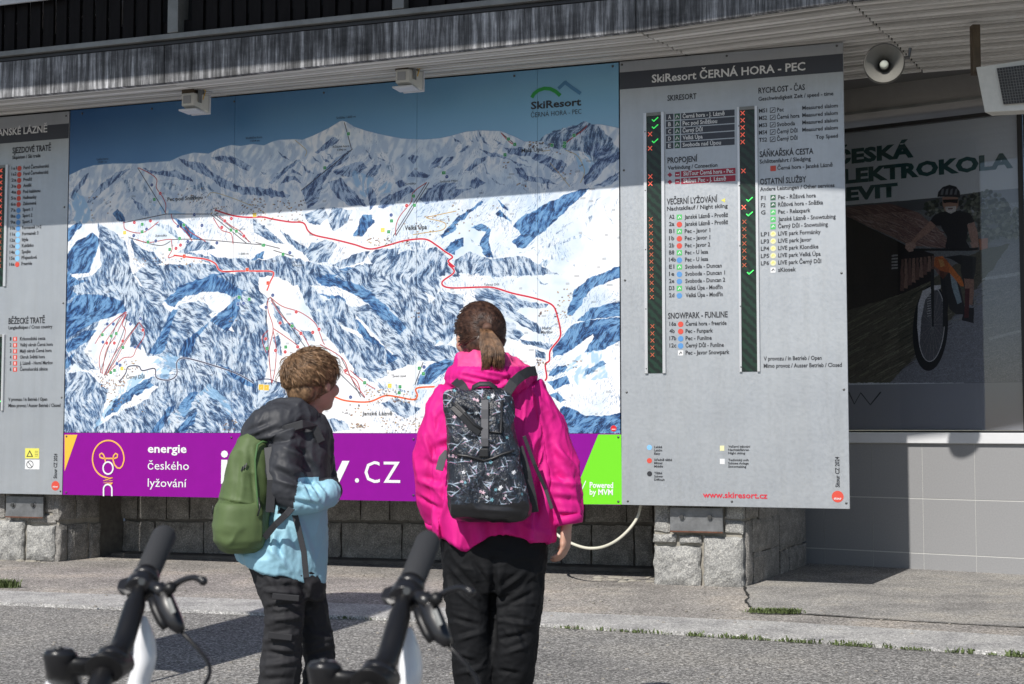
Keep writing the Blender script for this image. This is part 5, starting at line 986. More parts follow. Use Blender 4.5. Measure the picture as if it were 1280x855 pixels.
# verge
r_ = F2([(-30, 520), (200, 440), (400, 380), (620, 250), (740, 232), (640, 370), (480, 560), (200, 850), (-30, 850)], (62, 60, 48), 8)
for _ in range(1100):
    x = rng.uniform(-20, 620); y = 850-rng.random()*600
    if y < 540-x*.42 or y > 1010-x*.85: continue
    l = rng.uniform(20, 70)*(1 if x < 350 else .3); p, q_ = T_([(x, y), (x+l, y-l*.55)]); pv.line(p, q_, rng.uniform(1.5, 5), C_(*rng.choice([(96, 92, 72), (40, 38, 32), (128, 124, 100), (26, 24, 22), (80, 74, 60)])), .55)
# barn roof + wall
F2([(-30, 70), (200, 50), (330, 90), (440, 180), (480, 250), (300, 240), (170, 180), (-30, 90)], (112, 84, 78), 3)
for _ in range(420):
    x = rng.uniform(-20, 460); y = rng.uniform(50, 250)
    if y < 55+max(0, x-200)*.45 or y > 105+x*.42: continue
    p, q_ = T_([(x, y), (x+rng.uniform(20, 70), y+rng.uniform(8, 30))]); pv.line(p, q_, rng.uniform(1.5, 4), C_(*rng.choice([(150, 120, 112), (74, 50, 46), (170, 150, 146), (50, 34, 32)])), .55)
F2([(-30, 88), (170, 185), (290, 245), (400, 275), (400, 390), (240, 460), (-30, 540)], (22, 18, 18), 3)
for k in range(9):
    F2([(255+k*17, 300-k*2), (266+k*17, 300-k*2), (268+k*17, 440-k*12), (250+k*17, 440-k*12)], (120, 88, 76) if k % 2 else (88, 62, 54), 4)
for k in range(5): F2([(212, 280+k*14), (240, 278+k*14), (240, 286+k*14), (212, 288+k*14)], (140, 140, 140), 1)
# bicycle front wheel
def ell(cx, cy, rx, ry, rot, n=48): return [(cx+rx*math.cos(a)*math.cos(rot)-ry*math.sin(a)*math.sin(rot), cy+rx*math.cos(a)*math.sin(rot)+ry*math.sin(a)*math.cos(rot)) for a in [2*math.pi*i/n for i in range(n)]]
pv.fill(T_(ell(385, 605, 78, 192, .06)), C_(16, 16, 18)); pv.fill(T_(ell(390, 590, 58, 165, .06)), C_(70, 70, 74)); pv.pline(T_(ell(390, 590, 58, 165, .06)), 3.4, C_(190, 190, 194), 1, True)
F2([(330, 500), (350, 440), (400, 415), (432, 414), (430, 432), (395, 440), (362, 480), (345, 560), (336, 690), (326, 600)], (196, 196, 200))
for i in range(18):
    a = 2*math.pi*i/18; p, q_ = T_([(395, 590), (390+58*math.cos(a), 590+165*math.sin(a))]); pv.line(p, q_, 1, C_(150, 150, 155), .7)
for k in range(9): 
    for xx in (372, 440): pv.line(*T_([(xx, 465+k*11), (xx+14, 462+k*11)]), 2.4, C_(225, 225, 225), .9)
F2([(425, 350), (445, 352), (468, 470), (455, 600), (440, 600), (440, 470)], (20, 20, 22)); F2([(385, 360), (402, 360), (400, 600), (392, 600)], (24, 24, 26))
# frame, battery
F2([(455, 300), (475, 330), (520, 430), (545, 545), (500, 545), (470, 520), (450, 400)], (26, 26, 28)); F2([(470, 340), (500, 390), (525, 490), (505, 500), (480, 420)], (120, 140, 150), 1)
F2([(405, 290), (440, 285), (470, 320), (520, 380), (540, 420), (520, 420), (470, 360), (430, 350), (400, 330)], (200, 96, 40), 2); F2([(420, 300), (440, 300), (450, 330), (430, 335)], (240, 190, 90), 2); F2([(410, 285), (460, 300), (470, 350), (440, 390), (400, 340)], (120, 50, 30), 3, .5)
# rider
F2([(520, 280), (590, 290), (585, 360), (572, 410), (578, 500), (550, 500), (535, 420), (520, 350)], (24, 24, 26)); F2([(535, 385), (578, 388), (580, 450), (572, 505), (548, 500), (540, 440)], (130, 92, 76), 2); F2([(538, 515), (580, 515), (578, 585), (525, 570)], (20, 20, 22), 2); F2([(445, 290), (520, 280), (530, 330), (480, 300)], (20, 20, 22))
F2([(540, 430), (560, 430), (556, 560), (536, 560)], (60, 24, 26), 1)
F2([(430, 90), (465, 85), (520, 85), (560, 95), (582, 130), (552, 140), (545, 220), (560, 250), (450, 250), (460, 200), (430, 150), (405, 150), (385, 128), (400, 105)], (20, 19, 22), 2)
F2([(385, 128), (410, 150), (380, 180), (330, 215), (312, 235), (298, 222), (330, 185)], (150, 112, 98), 1.5); F2([(548, 145), (580, 132), (596, 180), (600, 230), (572, 235), (560, 200)], (150, 112, 98), 1.5)
F2([(275, 228), (310, 222), (322, 238), (312, 262), (290, 268), (272, 250)], (170, 134, 118), 1.5); F2([(560, 225), (598, 222), (600, 258), (575, 262)], (160, 122, 108), 1.5); F2([(600, 210), (640, 205), (640, 250), (606, 258)], (150, 80, 50), 2)
F2([(310, 252), (560, 250), (600, 246), (600, 258), (560, 262), (310, 262)], (14, 14, 15))
F2([(438, 22), (508, 22), (510, 60), (496, 88), (474, 96), (450, 84), (440, 60)], (168, 130, 114), 1); F2([(450, 66), (500, 62), (498, 86), (476, 97), (455, 86)], (205, 200, 196), 1); F2([(440, 34), (508, 32), (506, 50), (470, 46), (444, 50)], (18, 16, 18)); F2([(462, 72), (486, 70), (484, 76), (464, 78)], (90, 60, 60))
F2([(416, 22), (420, 0), (440, -22), (470, -32), (500, -24), (516, -2), (518, 25), (470, 20)], (40, 40, 46)); 
for k in range(4): F2([(436+k*20, -12), (446+k*20, -16), (442+k*20, 12), (430+k*20, 12)], (110, 114, 122), 1)
gr = (.86+.28*smooth_noise(pv.H, pv.W, 3, 66))[..., None]; yb = int(T(1160, 479)[1]); yt = int(T(1160, 262)[1]); pv.a[yb:yt] = np.clip(pv.a[yb:yt], 0, 1)**.74*gr[yb:yt]
pv.a[:yb-2] = C_(150, 152, 158)
PO = print_mat('printed_poster', pv.image('poster_print'), .55)
t = thing('poster', 'framed print of a bearded cyclist in black riding an orange mountain bike past a barn', 'poster', RW, (PU1/2, OFFP, PZ0))
o = part('sheet', MB().box(PU0, PU1, OFFP, OFFP+.012, PZ0, PZ1), PO, t, RW); uv_planar(o, PU0, PU1, PZ0, PZ1)
TEAL = M('dark_teal_print', (.02, .085, .085), .5)
class RO:
    @staticmethod
    def px(x, y): return RW.px(x, y, OFFP)
RO = RO(); RO.W = RW.W; RO.a = RW.a
for s_, x0, y0, x1, cap in (('ČESKÁ', 1040.5, 206, 1142.5, 16.5), ('ELEKTROKOLA', 1039, 230.5, 1267, 16.5), ('LEVIT', 1042, 252, 1122.5, 15.5)): _o(t, s_, x0, y0, x1, cap, TEAL, .05, fr=RO, off=OFFP-.002)
part('logo_line', ribbon(RO, [(1061, 490), (1068, 505), (1076, 491), (1088, 506), (1101, 490)], .012, OFFP-.002, 0), TXT, t, RW)

# ------------------------------------------------------------------ floodlights
FW = M('white_lamp_casing', (.62, .62, .58), .45, var=.08, vscale=20); FGL = M('frosted_lamp_lens', (.36, .37, .38), .25); FBR = M('brown_bracket', (.10, .075, .05), .7, var=.4)
def floodlight(px_, py_, lab, rot):
    y = -.42; u, z = WALL.px(px_, py_, y)
    t = thing('floodlight', lab, 'floodlight', WALL, (u, y, 3.825), group='floodlights under the balcony')
    hw, hh = .068, .062
    # casing: small end to the left rear, wide glass end low towards the board
    m = MB(); vs = []
    for (yy, s_, dz) in ((-.06, .80, .012), (.075, 1.12, -.0)):
        for (a, b) in ((-1, -1), (1, -1), (1, 1), (-1, 1)): vs.append((u+a*hw*s_+ (.035 if yy > 0 else 0), y+yy, z+b*hh*s_+dz-(.0 if yy < 0 else .005)))
    m.add(vs, [(0, 1, 2, 3), (4, 7, 6, 5), (0, 4, 5, 1), (1, 5, 6, 2), (2, 6, 7, 3), (3, 7, 4, 0)])
    part('casing', m, FW, t, WALL, bevel=.008)
    part('label_plate', MB().box(u-.035, u+.03, y-.066, y-.061, z-.02, z+.04), FGL, t, WALL)
    part('front_rim', MB().box(u-hw*1.25+.035, u+hw*1.25+.035, y+.077, y+.09, z-hh*1.28-.005, z+hh*1.1), PALE, t, WALL, bevel=.003)
    part('hinge_lip', MB().box(u-hw*1.1, u+hw*1.28, y-.07, y+.076, z-hh*1.25, z-hh*1.02), PALE, t, WALL, bevel=.004)
    part('bracket', MB().box(u-.06, u+.045, y-.05, y+.02, z+hh*.9, 3.80), FBR, t, WALL, bevel=.003); part('bracket_arm', MB().box(u+.075, u+.085, y-.03, y+.05, z-.01, 3.80), GREYM, t, WALL)
    part('cable', MB().tube([(u+.09, y+.02, z+.02), (u+.1, y+.04, z+.09), (u+.1, y+.0, 3.8)], .004, 6), GOLD, t, WALL)
floodlight(239.5, 128, 'white square floodlight under the balcony, left of the two, above the dark blue map sky', 0)
floodlight(506.5, 99, 'white square floodlight with grey label under the balcony, right of the two', 0)

# ------------------------------------------------------------------ horn loudspeaker
t = thing('horn_speaker', 'round grey horn loudspeaker hanging under the slatted soffit right of the status board', 'loudspeaker', WORLD, tuple(D(1105, 79, 8.75)))
HG = M('horn_grey_plastic', (.17, .165, .15), .5, var=.1); HGL = M('horn_cap', (.42, .44, .38), .5)
c = D(1105, 79, 8.75); ax = (Vector((-.28, -1, -.12))).normalized(); k_ = 8.75/FPX
up_ = Vector((0, 0, 1)); prof = [(0., .024*0+24*k_), (-.012, 25.5*k_), (-.02, 25.2*k_), (-.03, 23*k_), (-.07, 15*k_), (-.13, 10*k_), (-.2, 8*k_)]
m = MB(); m.tube([c+ax*a for a, r_ in prof], [r_ for a, r_ in prof], 36, cap=False); m.tube([c+ax*a for a, r_ in [(0., 24*k_), (-.03, 20.5*k_), (-.07, 13*k_), (-.13, 8*k_)]], [24*k_, 20.5*k_, 13*k_, 8*k_], 36, cap=False)
part('horn', m, HG, t, smooth=True)
part('rim', MB().tube([c+ax*.002, c+ax*-.012], [25.8*k_, 26*k_], 36, cap=False), HG, t, smooth=True)
part('throat_cap', MB().tube([c+ax*-.13, c+ax*-.07, c+ax*-.05, c+ax*-.045], [5.4*k_, 5.6*k_, 5.2*k_, 3*k_], 20), HGL, t, smooth=True)
part('driver', MB().tube([c+ax*-.2, c+ax*-.21, c+ax*-.29, c+ax*-.30], [8*k_, 11*k_, 11*k_, 7*k_], 24), HG, t, smooth=True)
part('bracket', MB().tube([c+ax*-.16+Vector((.0, 0, .04)), c+ax*-.16+Vector((.16, 0, .06)), c+ax*-.16+Vector((.17, 0, .12))], .012, 8), SCREW, t)
# wall unit with grille at the top right
t = thing('ventilation_unit', 'white rectangular unit with black grille hanging at the top right corner', 'fan heater', WORLD, tuple(D(1275, 108, 8.95)))
Vp = lambda x, y, d=8.3: D(x, y, d)
def quad_box(P, back, mat, name, parent, bevel=.004):
    nrm = (P[1]-P[0]).cross(P[3]-P[0]).normalized(); 
    if nrm.y < 0: nrm = -nrm
    vs = [tuple(p) for p in P]+[tuple(p+nrm*back) for p in P]
    return part(name, MB().add(vs, [(0, 1, 2, 3), (7, 6, 5, 4), (0, 4, 5, 1), (1, 5, 6, 2), (2, 6, 7, 3), (3, 7, 4, 0)]), mat, parent, bevel=bevel)
P = [D(1220, 84, 9.0), D(1340, 66, 8.7), D(1346, 134, 8.7), D(1231, 140.5, 9.0)]
quad_box(P, .22, FW, 'casing', t)
n_ = (P[1]-P[0]).cross(P[3]-P[0]).normalized(); n_ = n_ if n_.y < 0 else -n_
GP = [D(1246, 85.5, 8.92)+n_*.006, D(1325, 76, 8.72)+n_*.006, D(1330, 124, 8.72)+n_*.006, D(1254.5, 130.5, 8.92)+n_*.006]
quad_box(GP, .008, BLACKM, 'grille', t, 0)
m = MB()
for k in range(1, 22):
    a = GP[0].lerp(GP[1], k/22)+n_*.003; b = GP[3].lerp(GP[2], k/22)+n_*.003; m.tube([a, b], .0016, 4)
for k in range(1, 13):
    a = GP[0].lerp(GP[3], k/13)+n_*.003; b = GP[1].lerp(GP[2], k/13)+n_*.003; m.tube([a, b], .0016, 4)
part('grille_wires', m, GREYM, t)
part('hanger', MB().box(P[0].x+.01, P[0].x+.06, P[0].y+.08, P[0].y+.14, P[0].z-.02, 3.80), FBR, t)
# hanging cable under the boards
HOSE = M('cream_cable', (.62, .60, .50), .55)
hp = [(801, 631, 10.25), (797, 646, 10.23), (786, 662, 10.2), (770, 676, 10.15), (752, 684, 10.1), (733, 685, 10.1), (714, 679, 10.12), (700, 671, 10.17), (684, 658, 10.25), (672, 643, 10.35), (667, 628, 10.45)]
H3 = [D(*p) for p in hp]; Q = []
for i in range(len(H3)-1):
    a, b, c, d = H3[max(i-1, 0)], H3[i], H3[i+1], H3[min(i+2, len(H3)-1)]
    for k in range(8):
        s_ = k/8; Q.append(.5*(2*b+(c-a)*s_+(2*a-5*b+4*c-d)*s_*s_+(3*b-a-3*c+d)*s_**3))
o = part('cable', MB().tube(Q+[H3[-1]], .011, 8), HOSE, smooth=True, base=H3[0]); tag(o, 'cream cable sagging in a loop under the boards beside the woman in pink', 'cable')
# ------------------------------------------------------------------ people: bodies, clothes, hair, packs
def hash3(i, j, k, s):
    t = np.sin(i*127.1+j*311.7+k*74.7+s*53.3)*43758.5453; return t-np.floor(t)
def noise3(P, s=0):
    I = np.floor(P); f = P-I; f = f*f*(3-2*f); r = 0
    for dx in (0, 1):
        for dy in (0, 1):
            for dz in (0, 1):
                r = r+hash3(I[:, 0]+dx, I[:, 1]+dy, I[:, 2]+dz, s)*np.where(dx, f[:, 0], 1-f[:, 0])*np.where(dy, f[:, 1], 1-f[:, 1])*np.where(dz, f[:, 2], 1-f[:, 2])
    return r
def fuse(mb, vox, smooth=6, fac=.5):
    """union of overlapping lofts as one continuous surface"""
    me = bpy.data.meshes.new('tmp'); me.from_pydata([tuple(v) for v in mb.v], [], mb.f); me.update()
    o = bpy.data.objects.new('tmp', me); COL.objects.link(o)
    m = o.modifiers.new('r', 'REMESH'); m.mode = 'VOXEL'; m.voxel_size = vox
    s = o.modifiers.new('s', 'SMOOTH'); s.iterations = smooth; s.factor = fac
    dg = bpy.context.evaluated_depsgraph_get(); dg.update(); r = bpy.data.meshes.new_from_object(o.evaluated_get(dg)); bpy.data.objects.remove(o); bpy.data.meshes.remove(me); return r
def arr(me):
    c = np.empty(len(me.vertices)*3, np.float32); me.vertices.foreach_get('co', c); n = np.empty(len(me.vertices)*3, np.float32); me.vertices.foreach_get('normal', n)
    return c.reshape(-1, 3).astype(np.float64), n.reshape(-1, 3).astype(np.float64)
def put(me, c): me.vertices.foreach_set('co', c.astype(np.float32).reshape(-1)); me.update()
def proj(c):
    """world points -> photo measurement units, used only to say where a fold runs"""
    y, z = c[:, 1], c[:, 2]-EYE; cp, sp = math.cos(PITCH), math.sin(PITCH); f = y*cp+z*sp; up = z*cp-y*sp
    return 640+FPX*c[:, 0]/f, 427.5-FPX*up/f
def folds(me, L, back=False):
    """pressed-in creases and raised folds: (x0,y0,x1,y1,width,depth m) on the side facing the camera"""
    c, n = arr(me); X, Y = proj(c); d = np.zeros(len(c)); fac = np.clip(-n[:, 1]*2+.3, 0, 1)
    for x0, y0, x1, y1, w_, a in L:
        dx, dy = x1-x0, y1-y0; L2 = dx*dx+dy*dy; t = np.clip(((X-x0)*dx+(Y-y0)*dy)/L2, 0, 1)
        s_ = (X-x0-t*dx)*dy-(Y-y0-t*dy)*dx; ds = np.sqrt((X-x0-t*dx)**2+(Y-y0-t*dy)**2); prof = np.exp(-(ds/w_)**2)*(.3+.7*np.sin(np.pi*np.clip(t, .03, .97)))
        d += a*prof; sgn = np.sign(s_); d -= .55*a*np.exp(-((ds-w_*1.7)/w_)**2)*(sgn > 0)*np.sin(np.pi*np.clip(t, .02, .98))
    put(me, c+n*(d*fac)[:, None])
def wrinkle(me, amp, sc, seed, stretch=(1, 1, 1), ridge=True, mask=None, pw=3):
    c, n = arr(me); q_ = c*np.array(stretch)*sc; q_ = q_+1.2*np.stack([noise3(q_*.6+3, seed+7), noise3(q_*.6+9, seed+8), noise3(q_*.6+5, seed+9)], 1)
    v = noise3(q_, seed)*.65+noise3(q_*2.3, seed+1)*.35
    if ridge: v = (1-np.abs(2*v-1))**pw-.3
    else: v = v-.5
    if mask is not None: v = v*mask(c)
    put(me, c+n*(v*amp)[:, None])
def faces_by(me, fn):
    nf = len(me.polygons); ce = np.empty(nf*3, np.float32); me.polygons.foreach_get('center', ce); ce = ce.reshape(-1, 3).astype(np.float64)
    me.polygons.foreach_set('material_index', fn(ce).astype(np.int32)); me.update()
def finish(me, name, mat, parent):
    c, _ = arr(me); b = BASE[parent.name]; put(me, c-np.array(b)); return part(name, me, mat, parent, smooth=True)
def strands(lst, n=4):
    """lst of (points, base radius) tapered locks -> one mesh"""
    m = MB()
    for P, r_ in lst:
        k = len(P); m.tube(P, [r_*(1-.85*(i/(k-1))**1.6) for i in range(k)], n)
    return m
def cloth(name, col, rough=.55, bump=.25, bscale=240, sheen=.0, spec=.35, var=.06):
    return M(name, col, rough, var=var, vscale=5, bump=bump, bscale=bscale, spec=spec, dist=.001, sheen=sheen)
def hairmat(name, c0, c1, sc=60):
    m, t, p, v = custom(name, .42); mp = t.nodes.new('ShaderNodeMapping'); mp.inputs['Scale'].default_value = (1, 1, 1); t.links.new(v, mp.inputs[0])
    n = tn(t, 'ShaderNodeTexNoise', mp.outputs[0], Scale=sc, Detail=4); t.links.new(ramp(t, n.outputs[0], [(.35, c0), (.68, c1)]), p.inputs['Base Color']); p.inputs['Specular IOR Level'].default_value = .45
    return m
SKIN = M('skin', (.52, .30, .22), .5, var=.08, vscale=20, bump=.1, bscale=300); SKIN.node_tree.nodes['Principled BSDF'].inputs['Subsurface Weight'].default_value = .08
EYEW = M('eye', (.7, .7, .7), .2); IRIS = M('iris', (.03, .03, .03), .2); LIP = M('lip', (.42, .17, .15), .5)
ZIP = M('black_zip', (.02, .02, .022), .4); WEB = M('black_webbing', (.025, .026, .03), .6, bump=.5, bscale=500, dist=.001); WEBG = M('grey_webbing', (.09, .09, .1), .6, bump=.5, bscale=500, dist=.001)
def hand(mb, wrist, d, palm_n, s_=1., curl=.9, side=1):
    """palm, four unequal bent fingers and a thumb from the side of the palm"""
    d = Vector(d).normalized(); pn = Vector(palm_n); pn = (pn-d*pn.dot(d)).normalized(); w_ = d.cross(pn)*side
    wr = Vector(wrist)
    mb.rings([(wr+d*a*s_, w_*b*s_, pn*c*s_, 2.3) for a, b, c in ((-.02, .022, .019), (0, .025, .018), (.03, .036, .016), (.065, .041, .015), (.085, .038, .012))], 16)
    for k, (o, L) in enumerate(((.030, .072), (.011, .08), (-.009, .075), (-.028, .06))):
        b = wr+d*.08*s_+w_*o*s_; pts = [b-d*.01*s_, b]; a = .15
        for j, f in enumerate((.42, .32, .26)):
            a += curl*(.5 if j == 0 else .75)*(1+.08*k); pts.append(pts[-1]+(d*math.cos(a)+pn*math.sin(a))*L*f*s_)
        mb.tube(pts, [.0088*s_, .0088*s_, .0082*s_, .0074*s_, .0055*s_], 8)
    b = wr+d*.022*s_+w_*.028*s_
    mb.tube([b-w_*.008*s_, b+(d*.6+w_*.55+pn*.3)*.03*s_, b+(d*.95+w_*.62+pn*.55)*.045*s_, b+(d*1.35+w_*.55+pn*.9)*.052*s_], [.012*s_, .0105*s_, .0095*s_, .007*s_], 8)
def head(mb, c, fwd, s_=1., up=(0, 0, 1)):
    """head about 0.225 m tall: skull, jaw, brow, nose, lips, chin, ears"""
    f = Vector(fwd).normalized(); u_ = Vector(up); u_ = (u_-f*u_.dot(f)).normalized(); r_ = f.cross(u_)
    Mx = Matrix((r_, f, u_)).transposed()
    c = Vector(c); L = lambda x, y, z: c+(r_*x+f*y+u_*z)*s_
    rot = Mx.to_quaternion()
    mb.ball(L(0, -.008, .03), (.074*s_, .094*s_, .085*s_), 18, rot=rot); mb.ball(L(0, .022, -.03), (.058*s_, .07*s_, .075*s_), 16, rot=rot); mb.ball(L(0, .055, -.078), (.03*s_, .028*s_, .026*s_), 10, rot=rot)
    mb.ball(L(0, .070, .028), (.05*s_, .018*s_, .012*s_), 10, rot=rot)
    mb.tube([L(0, .083, .018), L(0, .098, -.008), L(0, .107, -.018), L(0, .088, -.028)], [.008*s_, .011*s_, .014*s_, .008*s_], 8)
    for sx in (1, -1):
        mb.ball(L(sx*.045, .062, -.025), (.022*s_, .022*s_, .025*s_), 8, rot=rot)
        mb.rings([(L(sx*.071, .0, -.005)+r_*sx*a*s_, f*b*s_*.8, u_*b*1.45*s_, 2) for a, b in ((-.01, .012), (.004, .017), (.013, .019), (.016, .017))], 12)
    mb.ball(L(0, .082, -.048), (.024*s_, .012*s_, .007*s_), 8, rot=rot); mb.ball(L(0, .078, -.058), (.02*s_, .012*s_, .007*s_), 8, rot=rot)
    return L, rot

# ================= woman =================
DW = 4.85; kW = DW/FPX
def w(x, y, dy=0.): return D(x, y, DW+dy)
hx = Vector((1, 0, 0)); hy = Vector((0, 1, 0))
W0 = G(617, 934); woman = thing('person', 'woman seen from behind in a bright pink hooded jacket and black trousers, brown ponytail', 'person', WORLD, (w(617, 900).x, DW, 0))
wf = Vector((-.38, .9, .03)).normalized()
b = MB(); HC = w(600, 423, .02); HL, hrot = head(b, HC, wf, .98)
b.tube([w(603, 440, .04), w(604, 470, .03), w(608, 500, .03)], [.052, .055, .075], 16)
b.rings([(w(612, y, .02), hx*rx*kW, hy*ry, 2.4) for y, rx, ry in ((478, 50, .07), (500, 55, .085), (560, 52, .09), (620, 52, .09), (665, 56, .10), (695, 52, .095))], 24)
for P, rr in (([w(563, 495, .02), w(548, 540, .02), w(540, 590, .03), w(545, 630, .06), w(556, 655, .10)], (.05, .045, .04, .034, .028)), ([w(658, 495, .02), w(682, 540, .02), w(698, 590, .02), w(706, 630, .0), w(708, 654, -.02)], (.05, .045, .04, .034, .028)), ([w(590, 690, .02), w(590, 760, .0), w(592, 812, .0), w(596, 880, .02), w(597, 915, .03)], (.06, .056, .05, .045, .04)), ([w(642, 690, .02), w(646, 760, .0), w(641, 812, .0), w(638, 880, .02), w(637, 915, .03)], (.06, .056, .05, .045, .04))):
    b.tube(P, rr, 16)
hand(b, w(708, 656, -.02), (-.06, -.05, -1), (-.8, .3, 0), .98, .55, 1); hand(b, w(557, 657, .10), (.4, .55, -.7), (0, .5, .6), .95, .8, -1)
for sx, xx in ((-1, 597), (1, 637)): b.rings([(Vector((w(xx, 915).x, DW+.03+a, z)), hx*rx, Vector((0, 0, rz)), 2.2) for a, z, rx, rz in ((-.06, .05, .03, .04), (0, .05, .042, .045), (.1, .04, .045, .035), (.18, .025, .03, .02))], 14)
me = fuse(b, .0065, 4, .4); finish(me, 'body', SKIN, woman)
for sx in (1, -1):
    e = part('eye', MB().ball(HL(sx*.031, .077, .006), .0115, 8), EYEW, woman, smooth=True); part('iris', MB().ball(HL(sx*.031, .0865, .006), .0045, 6), IRIS, e, smooth=True)
# jacket
PINK = cloth('pink_jacket_cloth', (.66, .016, .23), .6, spec=.2, var=.1); PINK2 = cloth('pink_hood_lining', (.80, .08, .27), .6)
j = MB()
j.rings([(w(cx, y, dc), hx*rx*kW, hy*ry, 2.5) for y, cx, rx, ry, dc in ((466, 606, 30, .06, .02), (472, 607, 47, .08, .02), (482, 609, 55, .10, .02), (498, 610, 64, .115, .02), (540, 612, 70, .13, .02), (590, 614, 73, .145, .02), (630, 617, 76, .155, .02), (655, 618, 76, .16, .02), (674, 620, 75, .16, .02))], 36)
j.tube([w(570, 491, .02), w(557, 514, .02), w(547, 545, .02), w(541, 585, .03), w(541, 620, .05), w(546, 646, .08), w(549, 655, .09)], [24*kW, 25*kW, 24*kW, 23*kW, 22*kW, 18*kW, 15*kW], 20)
j.tube([w(655, 490, .02), w(670, 512, .02), w(684, 545, .02), w(696, 585, .02), w(702, 620, .0), w(707, 642, -.015), w(709, 654, -.02)], [25*kW, 26*kW, 26*kW, 27*kW, 26*kW, 22*kW, 18*kW], 20)
j.tube([w(566, 470, .0), w(588, 474, -.09), w(612, 477, -.115), w(636, 474, -.09), w(656, 468, -.01)], [12*kW, 19*kW, 22*kW, 20*kW, 13*kW], 16)
j.tube([w(573, 462, .06), w(580, 452, -.01), w(600, 449, -.07), w(622, 451, -.075), w(642, 458, -.03), w(652, 466, .04)], [8*kW, 11*kW, 12*kW, 12*kW, 11*kW, 8*kW], 14)
j.tube([w(560, 474, .03), w(578, 462, -.03), w(600, 460, -.09), w(626, 462, -.095), w(648, 464, -.04), w(664, 474, .02)], [9*kW, 10*kW, 11*kW, 11*kW, 10*kW, 9*kW], 14)
me = fuse(j, .0048, 9, .5)
wrinkle(me, .011, 7, 3, (1, 1, .5)); wrinkle(me, .0075, 13, 6, (1, 1, .32), pw=7); wrinkle(me, .0025, 34, 5, (1, 1, .45))
folds(me, [(552, 486, 560, 530, 4, -.010), (546, 560, 572, 548, 4, -.013), (533, 575, 560, 590, 4, -.012), (524, 600, 552, 612, 4, .010), (560, 525, 548, 600, 4, -.012), (556, 600, 548, 650, 3, -.012), (668, 500, 690, 560, 5, .012), (676, 515, 700, 590, 5, -.012), (690, 555, 722, 590, 4, .012), (684, 575, 716, 618, 5, -.012), (680, 600, 722, 606, 4, .010), (690, 622, 724, 626, 4, -.009), (694, 643, 722, 646, 3, -.009), (676, 560, 672, 650, 5, -.022), (668, 600, 664, 670, 4, .014), (578, 655, 586, 690, 6, .010), (560, 478, 600, 488, 3, .012), (612, 490, 652, 470, 3, .012), (570, 492, 545, 520, 4, .009), (655, 476, 690, 520, 4, .009), (574, 468, 640, 484, 2.5, -.008), (590, 462, 640, 470, 2.5, .010), (530, 545, 545, 590, 3, .010), (521, 620, 548, 636, 3, -.010), (650, 660, 694, 668, 4, .006)])
c, n = arr(me); X, Y = proj(c)          # wavy hem and gathered cuffs
lo = (Y > 640) & (X > 548) & (X < 697) & (np.abs(n[:, 2]) > -1)
dz = (9*np.exp(-((X-583)/17)**2)+3*np.exp(-((X-690)/14)**2)-12*np.exp(-((X-629)/24)**2)-7*np.clip((568-X)/20, 0, 1))*kW*np.clip((Y-640)/34, 0, 1)
c[:, 2] -= np.where(lo, dz, 0); c[:, 1] -= np.where(lo & (c[:, 1] < DW), .02*np.sin(X*.19+.6)*np.clip((Y-640)/34, 0, 1), 0); put(me, c)
jacket = finish(me, 'jacket', [PINK, PINK2], woman)
faces = lambda ce: ((proj(ce)[1] < 458) & (proj(ce)[0] > 572)).astype(int)
ce_b = np.array(BASE[woman.name]); faces_by(jacket.data, lambda ce: faces(ce+ce_b))
for P_, rr in (([w(706.5, 645, -.018), w(708.5, 656, -.021)], 21*kW), ([w(547.5, 648, .082), w(550, 657, .094)], 17.5*kW)): part('cuff', MB().tube([P_[0], P_[0].lerp(P_[1], .5), P_[1]], [rr, rr*1.04, rr*.95], 24), PINK, jacket, smooth=True)
# trousers
BLK = cloth('black_softshell', (.010, .0105, .012), .7, spec=.15, var=.15)
tr = MB(); tr.rings([(w(618, y, .02), hx*rx*kW, hy*ry, 2.4) for y, rx, ry in ((640, 60, .12), (665, 65, .135), (690, 66, .14), (712, 64, .135), (738, 56, .10))], 30)
tr.tube([w(586, 690, .02), w(586, 735, .0), w(588, 780, .0), w(590, 812, .0), w(593, 850, .02), w(595, 890, .03), w(596, 922, .035)], [33*kW, 31*kW, 27*kW, 25*kW, 24*kW, 25*kW, 26*kW], 22)
tr.tube([w(648, 690, .02), w(650, 735, .0), w(645, 780, .0), w(642, 812, .0), w(640, 850, .02), w(639, 890, .03), w(638, 922, .035)], [32*kW, 30*kW, 29*kW, 28*kW, 25*kW, 25*kW, 26*kW], 22)
me = fuse(tr, .0052, 8, .5); wrinkle(me, .006, 8, 13, (1, 1, .8)); wrinkle(me, .004, 14, 16, (.7, 1, 1), pw=7); wrinkle(me, .0018, 30, 15, (.8, 1, 1.2))
folds(me, [(560, 705, 598, 748, 3, .008), (566, 735, 604, 765, 3, .008), (564, 772, 600, 782, 3, -.008), (568, 800, 606, 790, 3, .008), (566, 820, 596, 828, 3, -.007), (572, 842, 606, 834, 3, .008), (626, 738, 656, 716, 3, .008), (624, 762, 670, 738, 3, -.007), (626, 776, 668, 782, 3, .008), (620, 800, 660, 792, 3, -.008), (628, 818, 662, 806, 3, .008), (622, 838, 650, 842, 3, -.007), (617, 700, 617, 810, 4, -.02), (664, 700, 674, 760, 4, .006), (590, 700, 612, 735, 4, -.010), (556, 700, 566, 765, 3, .007), (640, 775, 655, 815, 3, .006)])
finish(me, 'trousers', BLK, woman)
SHOE = M('dark_shoe', (.04, .04, .045), .6); SOLE = M('shoe_sole', (.3, .3, .3), .7)
